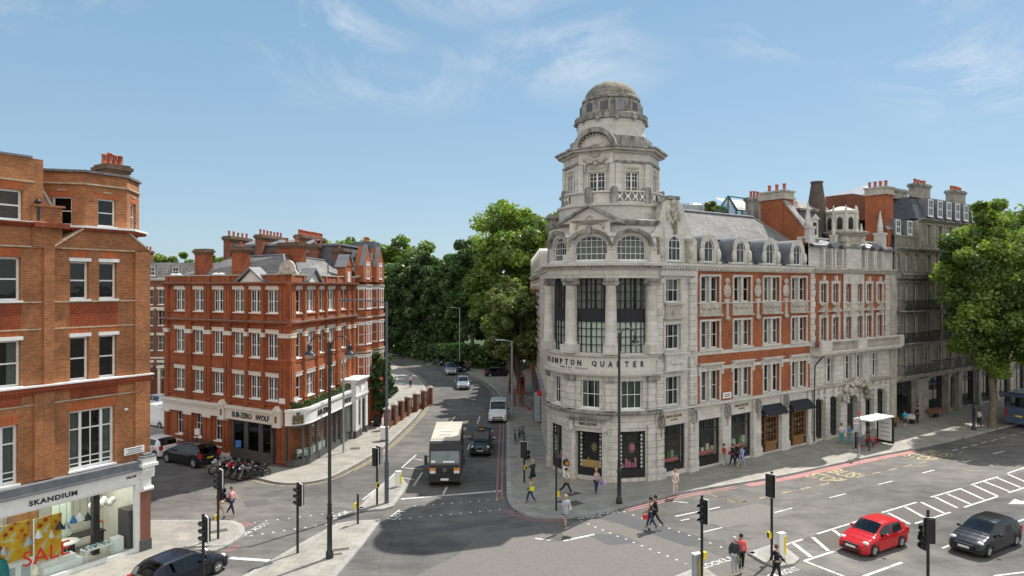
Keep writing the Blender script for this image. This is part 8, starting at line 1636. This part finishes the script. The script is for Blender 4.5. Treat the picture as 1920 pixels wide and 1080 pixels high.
# lamp columns
def heritage(label, px, py, h, arms):
    x, y = G(px, py); t = thing('heritage_lamp_post', label, 'street lamp', (x, y, 0)); m = MB(); m.lathe([(.19, 0), (.19, .3), (.13, .4), (.12, 1.9), (.17, 2.0), (.12, 2.1), (.10, 2.6), (.13, 2.65), (.09, 2.75), (.075, h)], 0, 0, 14); m.sphere((0, 0, h), .09, 8); obj('column', m, M['black'], t)
    for s in arms:
        m = MB(); R0 = .44; cx = s*(R0+.12); pts = [(s*.12, 0, h-1.1), (s*.12, 0, h-.1)]+[(cx-s*R0*math.cos(PI*i/14), 0, h-.1+R0*math.sin(PI*i/14)) for i in range(15)]; m.path(pts, .03, 6); m.tube((0, 0, h-.15), (s*.14, 0, h-.15), .03); m.tube((0, 0, h-1.0), (s*.14, 0, h-1.0), .03); ar = obj('arm', m, M['black'], t)
        lx = cx+s*R0; m = MB(); m.lathe([(.03, h-.05), (.11, h-.1), (.13, h-.22), (.09, h-.3), (.13, h-.4), (.27, h-.5), (.29, h-.54), (.25, h-.56)], lx, 0, 16); obj('lamp_housing', m, M['black'], ar); m = MB(); m.lathe([(.2, h-.55), (.18, h-.66), (.1, h-.76), (.0, h-.79)], lx, 0, 14); obj('glass_bowl', m, paint('lamp_glass', (.35, .36, .36), .1, .05) if 'lamp_glass' not in bpy.data.materials else bpy.data.materials['lamp_glass'], ar)
    return t
hp = heritage('tall black heritage lamp post with two swan neck arms on the left island', 618, 1046, 10.7, (-1, 1)); heritage('tall black heritage lamp post with a single swan neck before the domed tower', 1161, 944, 10.6, (1,)); heritage('black heritage lamp post by the kerb left of the plane tree trunk', 1826, 806, 10.4, (1,))
def column(label, px, py, h, arm, mat='steel', r=.09, cat='street lamp', double=False, collar=True):
    x, y = G(px, py); t = thing('lamp_column', label, cat, (x, y, 0)); m = MB(); m.tube((0, 0, 0), (0, 0, 2.6 if collar else h), r*1.5 if collar else r, n=12); m.tube((0, 0, 2.6), (0, 0, h), r, r*.8, 12) if collar else None; obj('column', m, M[mat], t)
    m = MB(); ax_, ay = arm; L_ = math.hypot(ax_, ay); m.path([(0, 0, h-.35), (ax_*.06, ay*.06, h-.08), (ax_*.15, ay*.15, h), (ax_*.7, ay*.7, h+.08)], .045); o = obj('arm', m, M[mat], t); m = MB(); c = Vector((ax_*.85, ay*.85, h+.08)); d = Vector((ax_, ay, 0)).normalized(); n_ = Vector((-d.y, d.x, 0)); P = [c-d*.4-n_*.14, c+d*.4-n_*.1, c+d*.4+n_*.1, c-d*.4+n_*.14]; m.prism([(p.x, p.y) for p in P], h+.02, h+.14); obj('lantern', m, M[mat], o); return t
column('blue grey lamp column with a long arm to the left on the middle island', 725, 943, 12.6, (-2.9, -.4), 'dsteel', .09); column('galvanised lamp column on the showroom pavement with an arm to the right', 644, 849, 7.8, (1.5, .3), 'steel', .08, collar=False); column('silver lamp column by the kerb beside the white van, arm to the left', 960, 786, 8.0, (-1.5, 0), 'steel', .08, collar=False)
column('thin far lamp column among the trees, left of the other', 807, 668, 9.2, (-1.2, 0), 'steel', .08, collar=False); column('thin lamp column among the trees above the silver cars', 862, 690, 10.0, (-1.3, 0), 'steel', .08, collar=False)
# bollards and boxes
def beacon(label, px, py, h, w=.2, face='white', side='yellow'):
    x, y = G(px, py); t = thing('illuminated_bollard', label, 'bollard', (x, y, 0), rad(20)); m = MB(); m.box(-w, w, -w*.6, w*.6, .05, h); m.box(-w*1.1, w*1.1, -w*.7, w*.7, 0, .06); o = obj('body', m, M[face], t); o.modifiers.new('b', 'BEVEL').width = .04; m = MB(); m.box(w, w+.01, -w*.5, w*.5, .2, h-.08); m.box(w*.3, w*.95, -w*.6-.012, -w*.6, .2, h-.12); obj('yellow_side', m, M[side], t); m = MB(); m.box(-w*1.02, w*1.02, -w*.64, w*.64, h, h+.06); obj('cap', m, M['white'], t)
beacon('white and yellow lit bollard on the middle island', 747, 912, .98); beacon('pale bollard with yellow side on the east island', 1465, 1046, 1.2); beacon('grey and yellow bollard on the front island beside the signal pole', 1306, 1086, 1.15, .2, 'steel')
x, y = G(721, 826); t = thing('utility_cabinet', 'pale grey utility cabinet standing by the kerb of the showroom pavement', 'cabinet', (x, y, 0), rad(10)); obj('body', MB().box(-.35, .35, -.25, .25, 0, 1.15), M['white'], t); obj('plinth', MB().box(-.38, .38, -.28, .28, 0, .1), M['grey'], t); obj('lid', MB().box(-.38, .38, -.28, .28, 1.15, 1.2), M['white'], t)
for (px, py, lab) in ((708, 799, 'black wheeled bin standing before the garden railings'),): x, y = G(px, py); t = thing('wheeled_bin', lab, 'bin', (x, y, 0), rad(80)); obj('body', MB().prism([(-.28, -.3), (.28, -.3), (.3, .3), (-.3, .3)], .08, 1.0), M['black'], t); obj('lid', MB().box(-.32, .32, -.34, .34, 1.0, 1.07), M['black'], t); obj('wheel', MB().tube((-.3, .25, .1), (.3, .25, .1), .1, n=10), M['tyre'], t)
for (px, py, lab, c_) in ((447, 893, 'blue motorcycle parking sign on a thin black pole behind the motorcycles', 'blue'), (370, 866, 'small parking sign on a thin pole beside the black sport utility car', 'white')):
    x, y = G(px, py-4); t = thing('parking_sign', lab, 'sign', (x, y, 0)); obj('pole', MB().tube((0, 0, 0), (0, 0, 2.45), .035, n=8), M['black'], t); obj('sign_plate', MB().box(-.2, .2, -.05, -.03, 1.95, 2.45), M[c_], t); 
def box_kiosk():
    x, y = G(981, 741); t = thing('telephone_box', 'red telephone box half hidden by the street tree trunk', 'telephone box', (x-.3, y+1.2, 0), rad(5)); m = MB()
    for sx in (-.42, .42):
        for sy in (-.42, .42): m.box(sx-.06, sx+.06, sy-.06, sy+.06, 0, 2.2)
    m.box(-.48, .48, -.48, .48, 2.2, 2.4); m.lathe([(.46, 2.4), (.3, 2.52), (0, 2.56)], 0, 0, 16); m.box(-.46, .46, -.46, .46, 0, .3)
    for k in range(1, 8): m.box(-.42, .42, -.44, -.41, .3+.24*k, .33+.24*k)
    obj('frame', m, M['red'], t); obj('pane', MB().box(-.4, .4, -.4, .4, .3, 2.2), M['glassr'], t); obj('fascia', MB().box(-.35, .35, -.5, -.48, 2.23, 2.37), M['white'], t)
box_kiosk()
for i, (px, py, lab) in enumerate(((965, 762, 'left one of the two rusty red posts round the street tree'), (979.5, 762, 'right one of the two rusty red posts by the street tree'))): x, y = G(px, py); o = MB(); o.box(-.09, .09, -.09, .09, 0, 1.9); o.box(-.12, .12, -.12, .12, 1.9, 1.97); tag(obj('wooden_post', o, M['terra'], None, (x, y, 0), .1), lab, 'post', 'red posts round the street tree')
x, y = G(1018, 794); t = thing('sandwich_board', 'black framed sandwich board on the pavement left of the tower', 'sign board', (x, y, 0), rad(12)); m = MB(); m.add([(-.35, -.28, 0), (.35, -.28, 0), (.35, 0, 1.15), (-.35, 0, 1.15)], [(0, 1, 2, 3)]); m.add([(-.35, .28, 0), (.35, .28, 0), (.35, .02, 1.15), (-.35, .02, 1.15)], [(0, 1, 2, 3)]); obj('frame', m, M['black'], t); m = MB(); m.add([(-.27, -.262, .12), (.27, -.262, .12), (.27, -.05, 1.02), (-.27, -.05, 1.02)], [(0, 1, 2, 3)]); obj('poster', m, M['steel'], t)
x, y = G(1008, 768); t = thing('barrier_rack', 'steel barriers stacked against the side of the tower building', 'barrier', (x, y, 0), rad(5)); m = MB()
for k in range(4):
    yy = .5*k; m.path([(-1.0, yy, .2), (-1.0, yy, 1.15), (1.0, yy, 1.15), (1.0, yy, .2), (-1.0, yy, .2)], .03)
    for j in range(9): m.tube((-.8+.2*j, yy, .2), (-.8+.2*j, yy, 1.15), .012, n=4)
obj('barrier_frames', m, M['steel'], t); obj('barrier_feet', MB().box(-1.05, -.75, -.2, 1.8, 0, .1).box(.75, 1.05, -.2, 1.8, 0, .1), M['red'], t)
t = thing('hanging_sign', 'red hanging shop sign on the side wall beyond the tower', 'sign', (2.75, 62, 0)); obj('sign_panel', MB().box(-.45, 0, -.05, .05, 3.6, 4.1), M['red'], t); obj('bracket', MB().tube((-.6, 0, 4.35), (.05, 0, 4.35), .025), M['black'], t)
t = thing('shop_banner', 'pale blue poster banner in a red frame on the wall beyond the tower', 'banner', (2.4, 66, 0)); obj('frame', MB().box(-.35, .4, -.05, .05, .4, 3.4), M['terra'], t); obj('banner_sheet', MB().box(-.27, .32, -.065, -.05, .5, 3.3), paint('pale_blue_sheet', (.30, .42, .45), .6, .1), t)
x, y = G(1064, 893); t = thing('news_stand', 'white stand box with a black bag on top behind the walking man', 'stand', (x, y, 0), rad(-10)); obj('box', MB().box(-.3, .3, -.2, .25, 0, .75), M['white'], t); m = MB(); m.sphere((0, 0, .98), .3, 10, 0, (1.1, .8, 1)); obj('bag', m, M['black'], t); m = MB(); m.tube((0, -.26, .98), (0, -.27, .98), .14, n=14); obj('round_badge', m, M['lampa'], t)
# bus shelter and stop
sx, sy = G(1640, 838); SH = Fr(sx, sy, 34); t = thing('bus_shelter', 'bus shelter with white roof and lit poster panel on the right hand pavement', 'bus shelter', (sx, sy, 0), rad(34))
m = MB(); m.box(-1.9, 1.9, -.7, .8, 2.42, 2.52); obj('roof', m, M['white'], t)
for u in (-1.75, 0, 1.75): obj('rear_post', MB().box(u-.05, u+.05, .6, .7, 0, 2.42), M['black'], t)
obj('rear_glass', MB().quad((-1.7, .65, .3), (1.7, .65, .3), (1.7, .65, 2.3), (-1.7, .65, 2.3)), M['shopg'], t)
m = MB(); m.box(1.75, 1.92, -.65, .75, .15, 2.4); pn = obj('poster_case', m, M['black'], t); obj('poster', MB().box(1.735, 1.75, -.52, .62, .35, 2.25), M['white'], pn)
for k in range(4): obj('poster_line', MB().box(1.73, 1.736, -.35, .45, .7+.36*k, .74+.36*k), M['grey'], pn)
m = MB(); m.box(-1.5, 1.3, .35, .6, .5, .56); m.box(-1.4, -1.3, .45, .6, 0, .5); m.box(1.1, 1.2, .45, .6, 0, .5); obj('bench', m, M['red'], t); obj('timetable_panel', MB().box(-.9, -.35, .6, .63, 1.0, 1.8), M['white'], t); obj('side_frame', MB().path([(-1.8, -.5, 0), (-1.8, -.5, 2.4)], .05).path([(-1.8, .65, .3), (-1.8, -.5, .3)], .03), M['black'], t)
sx, sy = G(1611, 855); t = thing('bus_stop_flag', 'bus stop pole with red ring sign at the kerb before the shelter', 'bus stop', (sx, sy, 0), rad(10)); obj('pole', MB().tube((0, 0, 0), (0, 0, 3.3), .06, n=10).tube((0, 0, 0), (0, 0, .12), .16), M['steel'], t); fl = obj('flag', MB().box(-.5, -.05, -.02, .02, 2.55, 3.05), M['white'], t)
n = 18; m = MB(); m.add([(-.275+r_*math.cos(2*PI*i/n), -.03, 2.8+r_*math.sin(2*PI*i/n)) for r_ in (.13, .19) for i in range(n)], [(i, (i+1) % n, n+(i+1) % n, n+i) for i in range(n)]); obj('red_ring', m, M['red'], fl); obj('blue_bar', MB().box(-.49, -.06, -.035, -.03, 2.77, 2.83), M['blue'], fl); obj('route_panel', MB().box(-.5, -.05, -.02, .02, 1.95, 2.5), M['steel'], t); obj('red_disc', MB().sphere((.0, 0, 3.4), .14, 10, 0, (1, .3, 1)), M['red'], t); obj('litter_case', MB().box(-.25, .2, -.2, -.05, 1.0, 1.6), M['dsteel'], t)
# fruit stall crates and pushchairs in front of the far shops
for i, (px, py, c_, lab) in enumerate([(1676, 800, 'wood', 'wooden stand by the shop door behind the bus shelter'), (1710, 794, 'cream', 'pale display stand outside the dark shop'), (1755, 782, 'terra', 'red brown bench of goods outside the far dark shop')]): x, y = G(px, py); t = thing('display_stand', lab, 'stand', (x, y, 0), rad(35)); obj('table', MB().box(-.5 if i < 2 else -1.2, .5 if i < 2 else 1.2, -.3, .3, .5, .9), M[c_], t); obj('legs', MB().box(-.3, .3, -.12, .12, 0, .5), M['black'], t)
# ================================================================ people
def skin(name, nodes, edges, root_i, mat, parent, loc, rz, sub=1, s=1.0):
    me = bpy.data.meshes.new(name); me.from_pydata([(x*s, y*s, z*s) for x, y, z, r in nodes], edges, []); me.materials.append(mat)
    o = bpy.data.objects.new(name, me); place(o, parent, loc, rz); md = o.modifiers.new('skin', 'SKIN'); md.use_smooth_shade = True
    sv = me.skin_vertices[0].data
    for i, n in enumerate(nodes): r = n[3] if isinstance(n[3], tuple) else (n[3], n[3]); sv[i].radius = (r[0]*s, r[1]*s); sv[i].use_root = (i == root_i)
    sb = o.modifiers.new('sub', 'SUBSURF'); sb.levels = sub; sb.render_levels = sub
    return o
_cm = {}
def cloth(c, r=.85):
    if c not in _cm: _cm[c] = paint('cloth_%02x%02x%02x' % tuple(int(min(1, x)*255) for x in c), c, r, .15, 14)
    return _cm[c]
SK1 = (.55, .33, .23); SK2 = (.42, .24, .16)
def person(label, px, py, face, h=1.7, top=(.5, .5, .5), legs=(.05, .06, .1), hair=(.06, .035, .02), stride=.35, arms=(.3, -.3), sleeves=1, bottom='trousers', skin_c=SK1, long_hair=False, shoes=(.03, .03, .03), elbow=.35, bag=None, z=0.0, group=None, seated=False, coat=0.0, female=True, xy=None):
    x, y = xy or G(px, py, z); s = h/1.75; f = rad(face); t = thing('person', label, 'person', (x, y, z), f, group); L0 = (x, y, z); msk = cloth(skin_c, .6)
    sw = .155 if female else .185; hipz = .92; nodes = []; edges = []
    def nd(x_, y_, z_, r, p=None):
        nodes.append((x_, y_, z_, r)); i = len(nodes)-1
        if p is not None: edges.append((p, i))
        return i
    if seated: hipz = .5
    dz = hipz-.92
    pel = nd(0, 0, hipz, (.12, .105)); wa = nd(0, 0, 1.08+dz, (.105, .09), pel); ch = nd(.0, 0, 1.3+dz, (.135, .105), wa); nb = nd(0, 0, 1.43+dz, .06, ch); nk = nd(.012, 0, 1.5+dz, .048, nb); hl = nd(.02, 0, 1.57+dz, (.066, .075), nk); hm = nd(.015, 0, 1.645+dz, (.076, .09), hl); ht = nd(.005, 0, 1.70+dz, (.055, .06), hm)
    J = {}
    for sd_, a in ((1, arms[0]), (-1, arms[1])):
        sh = nd(0, sd_*sw, 1.39+dz, .05, ch); ex, ez = math.sin(a)*.28, -math.cos(a)*.28; el = nd(ex, sd_*(sw+.05), 1.39+dz+ez, .038, sh); b = a+elbow; wx, wz = ex+math.sin(b)*.25, 1.39+dz+ez-math.cos(b)*.25
        wr = nd(wx, sd_*(sw+.045), wz, .026, el); d = Vector((math.sin(b+.1), 0, -math.cos(b+.1))); pm = nd(wx+d.x*.06, sd_*(sw+.045), wz+d.z*.06, (.036, .022), wr); J[sd_] = (el, wr, pm, (wx, sd_*(sw+.045), wz))
        for k in range(4):
            o_ = (k-1.5)*.018; L_ = (.055, .066, .07, .058)[k]; q = nd(wx+d.x*.10+d.z*-o_, sd_*(sw+.045), wz+d.z*.10+d.x*o_, .009, pm); q2 = nd(wx+d.x*(.10+L_*.55)-d.z*o_, sd_*(sw+.04), wz+d.z*(.10+L_*.55)+d.x*o_, .008, q); nd(wx+d.x*(.10+L_)-d.z*o_+.01, sd_*(sw+.03), wz+d.z*(.1+L_)+d.x*o_, .007, q2)
        q = nd(wx+d.x*.05+.035, sd_*(sw+.03), wz+d.z*.05, .01, pm); nd(wx+d.x*.09+.045, sd_*(sw+.025), wz+d.z*.09, .009, q)
    Lg = {}
    for sd_, a in ((1, -stride), (-1, stride)):
        if seated: hp = nd(.02, sd_*.09, hipz, .085, pel); kn = nd(.45, sd_*.1, hipz+.02, .055, hp); an = nd(.47, sd_*.1, .1, .038, kn)
        else:
            bend = .12 if a > 0 else .32*abs(stride)/.35; hp = nd(0, sd_*.085, hipz-.05, .085, pel); kx, kz = math.sin(a)*.42, hipz-.05-math.cos(a)*.42; kn = nd(kx, sd_*.085, kz, .056, hp); b = a-bend if a < 0 else a-.05
            ax_, az_ = kx+math.sin(b)*.41, kz-math.cos(b)*.41; an = nd(ax_, sd_*.08, az_, .036, kn)
        ap = nodes[an]; he = nd(ap[0]-.04, ap[1], ap[2]-.05, .034, an); to = nd(ap[0]+.13, ap[1]+sd_*.015, ap[2]-.055, (.035, .025), an); Lg[sd_] = (hp, kn, an, he, to)
    low = min(n[2] for n in nodes)-.03; nodes = [(a_, b_, c_-low, r) for a_, b_, c_, r in nodes]
    skin('body', nodes, edges, 0, msk, t, L0, f, 1, s)
    def sub(idx, dr, name, mat, extra_e=(), root=0, tw=None):
        mp_ = {i: k for k, i in enumerate(idx)}; ns = []
        for i in idx:
            n = nodes[i]; r = n[3] if isinstance(n[3], tuple) else (n[3], n[3]); ns.append((n[0], n[1], n[2], (r[0]+dr, r[1]+dr)))
        es = [(mp_[a], mp_[b]) for a, b in edges if a in mp_ and b in mp_]; return skin(name, ns, es, root, mat, t, L0, f, 1, s)
    ids = [pel, wa, ch, nb]
    for sd_ in (1, -1):
        shi = [a for a, b in [(e[0], e[1]) for e in edges] if b == J[sd_][0]][0]; ids.append(shi)
        if sleeves >= .5: ids.append(J[sd_][0])
        if sleeves >= 1: ids.append(J[sd_][1])
    sub(ids, .022+coat, 'top', cloth(top))
    if bottom == 'trousers': sub([pel]+[Lg[k][j] for k in (1, -1) for j in (0, 1, 2)], .02, 'trousers', cloth(legs))
    elif bottom == 'shorts': sub([pel]+[Lg[k][j] for k in (1, -1) for j in (0, 1)], .026, 'shorts', cloth(legs))
    else:
        m = MB(); z1 = (1.08+dz-low)*s; z0_ = ((.52 if bottom == 'skirt' else .60)-low*0)*s; m.lathe([(.13*s, z1), (.17*s, (z1*.6+z0_*.4)), (.23*s, z0_), (.21*s, z0_+.01)], 0, 0, 16); obj('skirt', m, cloth(legs), t)
    for k in (1, -1):
        a, hh, tt_ = (nodes[i] for i in Lg[k][2:]); skin('shoe', [(a[0], a[1], a[2]-.02, .038), (hh[0], hh[1], hh[2]+.005, .038), (tt_[0], tt_[1], tt_[2]+.005, (.042, .03))], [(0, 1), (0, 2)], 0, cloth(shoes), t, L0, f, 1, s)
    hz_ = nodes[hm][2]*s; m = MB(); m.sphere((-.012*s, 0, hz_+.028*s), .108*s, 12, 0, (1, .93, 1.0)); 
    if long_hair: m.sphere((-.06*s, 0, hz_-.1*s), .1*s, 10, 0, (.6, .9, 1.7))
    obj('hair', m, cloth(hair), t); m = MB(); m.sphere((.105*s, .032*s, hz_-.005*s), .011*s, 6); m.sphere((.105*s, -.032*s, hz_-.005*s), .011*s, 6); obj('eyes', m, M['black'], t); m = MB(); m.sphere((.115*s, 0, hz_-.03*s), .018*s, 6, 0, (1, .7, 1.3)); m.sphere((0, .09*s, hz_-.015*s), .02*s, 6); m.sphere((0, -.09*s, hz_-.015*s), .02*s, 6); obj('nose_and_ears', m, msk, t); m = MB(); m.box(.098*s, .106*s, -.022*s, .022*s, hz_-.066*s, hz_-.058*s); obj('mouth', m, cloth((.35, .08, .07)), t)
    if bag:
        kind, col, sd_, blabel = bag; wx, wy, wz = J[sd_][3]; wz -= low
        if kind == 'hand': c = (wx, wy+sd_*.03, wz-.28)
        else: c = (-.04, sd_*(sw+.10), 1.0+dz-low)
        w_ = math.cos(f); q = Vector((c[0]*s*math.cos(f)-c[1]*s*math.sin(f)+x, c[0]*s*math.sin(f)+c[1]*s*math.cos(f)+y, z+c[2]*s)); bt = thing('handbag' if kind != 'cloth' else 'jacket', blabel, 'bag' if kind != 'cloth' else 'jacket', q, f); m = MB(); m.prism([(-.15, -.05), (.15, -.05), (.13, .05), (-.13, .05)], -.12, .12); obj('pouch', m, cloth(col), bt); m = MB(); m.path([(-.12, 0, .12), (-.06, 0, .3 if kind == 'hand' else .42), (.06, 0, .3 if kind == 'hand' else .42), (.12, 0, .12)], .012); obj('strap', m, cloth(tuple(v*.8 for v in col)), bt)
    return t
blonde = (.50, .36, .16); brown = (.10, .055, .03); dk = (.02, .015, .012)
person('woman in pink top and dark trousers walking right across the side street mouth', 434, 966, -15, 1.68, (.75, .35, .38), (.02, .025, .06), brown, .33, (.5, -.35), .5, bag=('shoulder', (.02, .02, .03), -1, 'black shoulder bag of the woman in pink'))
person('person in blue top and beige shorts walking behind the traffic signal', 415, 968, -20, 1.74, (.05, .12, .40), (.45, .38, .26), brown, .38, (.5, -.5), .5, 'shorts', female=False)
person('distant woman in pink top on the pavement of the bend', 769.5, 727, 90, 1.68, (.60, .35, .40), (.03, .03, .05), dk, .15, (.1, -.1), .5)
person('blonde person in black dress standing by the kerb signal', 999, 909, 130, 1.68, (.015, .015, .018), (.015, .015, .02), blonde, .08, (.7, .1), .5, 'dress', elbow=1.0)
person('woman in grey top and jeans crossing the corner pavement with a yellow bag', 994, 943, 200, 1.64, (.35, .37, .42), (.02, .045, .13), dk, .3, (.2, -.3), .5, long_hair=True, bag=('shoulder', (.75, .68, .02), 1, 'bright yellow handbag of the woman in jeans'))
person('blonde woman in grey striped dress stepping off the kerb corner', 1061, 985, -75, 1.70, (.42, .46, .52), (.38, .42, .48), blonde, .2, (.5, .2), .5, 'dress', long_hair=True, elbow=1.2, bag=('shoulder', (.75, .72, .62), 1, 'white shoulder bag of the woman in the striped dress'))
person('person in white top and black trousers striding before the tower entrance', 1062, 927, 5, 1.74, (.78, .76, .74), (.018, .02, .03), dk, .45, (.8, .6), .5, elbow=1.0, female=False, bag=('shoulder', (.30, .20, .12), -1, 'brown bag of the striding person'))
person('blonde woman in lilac carrying purple cloth before the tower shop window', 1118, 927, -60, 1.68, (.40, .34, .48), (.03, .03, .10), blonde, .12, (.5, .4), 0, elbow=.7, bag=('hand', (.42, .22, .62), 1, 'purple cloth bag of the blonde woman'))
person('reddish haired person in pale beige clothes walking on the sunny kerb side', 1266, 929, 70, 1.68, (.68, .56, .50), (.62, .53, .44), (.38, .16, .06), .18, (.25, -.25), 1)
person('person in black vest with red jacket over the arm crossing the road', 1220, 991, 165, 1.74, (.02, .02, .022), (.03, .05, .10), dk, .3, (.35, .1), 0, elbow=.5, bag=('hand', (.55, .04, .03), 1, 'red jacket carried by the person in the black vest'), skin_c=SK2)
person('person in black beyond the red jacket carrier, crossing the road', 1229, 987, 165, 1.76, (.015, .015, .018), (.02, .022, .028), dk, .38, (-.4, .4), 1, female=False)
person('grey haired person in dark jacket and light trousers waiting at the bottom', 1377, 1074, -110, 1.66, (.035, .04, .045), (.42, .43, .46), (.55, .53, .50), .08, (.15, .0), 1, coat=.03, bag=('hand', (.15, .14, .10), 1, 'dull green bag of the grey haired person'))
person('woman in coral top and black trousers beside the grey haired person', 1390, 1070, -100, 1.70, (.80, .11, .12), (.015, .015, .018), dk, .12, (.2, -.1), 1, long_hair=True, bag=('shoulder', (.02, .02, .025), -1, 'black shoulder bag of the woman in coral'))
person('dark haired woman in black walking past the east island', 1456, 1091, 10, 1.68, (.012, .012, .014), (.02, .02, .02), brown, .25, (-.5, .6), 1, elbow=.15)
person('person in red top and pale green trousers before the shop windows', 1357, 871, -150, 1.55, (.62, .05, .04), (.38, .50, .40), dk, .2, (.2, -.2), 1)
person('person in dark clothes with a red bag before the shop windows', 1374, 875, 30, 1.70, (.02, .022, .04), (.02, .025, .05), brown, .25, (.3, -.2), 1, bag=('shoulder', (.6, .03, .03), 1, 'red shoulder bag before the shop windows'))
person('person in dark jacket half hidden behind the one in light blue', 1383, 872, 30, 1.70, (.03, .03, .04), (.02, .02, .03), dk, .2, (.3, -.2), 1)
person('person in light blue shirt and shorts walking before the shops', 1391, 879, 20, 1.74, (.30, .40, .70), (.30, .33, .50), brown, .35, (.35, -.35), 1, 'shorts', female=False)
person('person in white top and teal trousers standing near the bus shelter', 1578, 832, -110, 1.72, (.70, .66, .74), (.06, .36, .36), brown, .1, (.2, 0), .5)
person('person in blue top and teal trousers next to the bus shelter frame', 1592, 833, -60, 1.72, (.10, .28, .50), (.05, .34, .33), brown, .1, (.1, 0), .5)
person('person in bright blue shirt outside the dark shop', 1697, 803, 70, 1.70, (.02, .32, .50), (.05, .05, .08), dk, .1, (.2, 0), .5, 'shorts')
person('person in dark clothes outside the dark shop', 1720, 795, 120, 1.78, (.012, .012, .018), (.012, .012, .018), dk, .1, (.1, 0), 1, female=False)
person('person in white top by the plane tree lamp post', 1836, 801, 20, 1.70, (.6, .58, .6), (.03, .03, .04), dk, .08, (.4, .3), .5)
person('person seated on the red bench of the bus shelter', 0, 0, -56, 1.68, (.25, .04, .04), (.05, .06, .09), dk, 0, (.3, .3), 1, seated=True, xy=(SH.o.x+SH.d.x*-.4+SH.n.x*.35, SH.o.y+SH.d.y*-.4+SH.n.y*.35))
person('dark clothed person walking away under the street tree', 978, 724, 90, 1.75, (.02, .02, .025), (.02, .02, .025), dk, .3, (.3, -.3), 1, female=False)
person('left one of two far people standing by the parked cars', 874, 696, -90, 1.72, (.05, .05, .06), (.03, .03, .04), dk, .1, (.1, -.1), 1)
person('right one of two far people standing by the parked cars', 880, 696, -90, 1.75, (.10, .04, .04), (.03, .03, .04), dk, .1, (.1, -.1), 1, female=False)
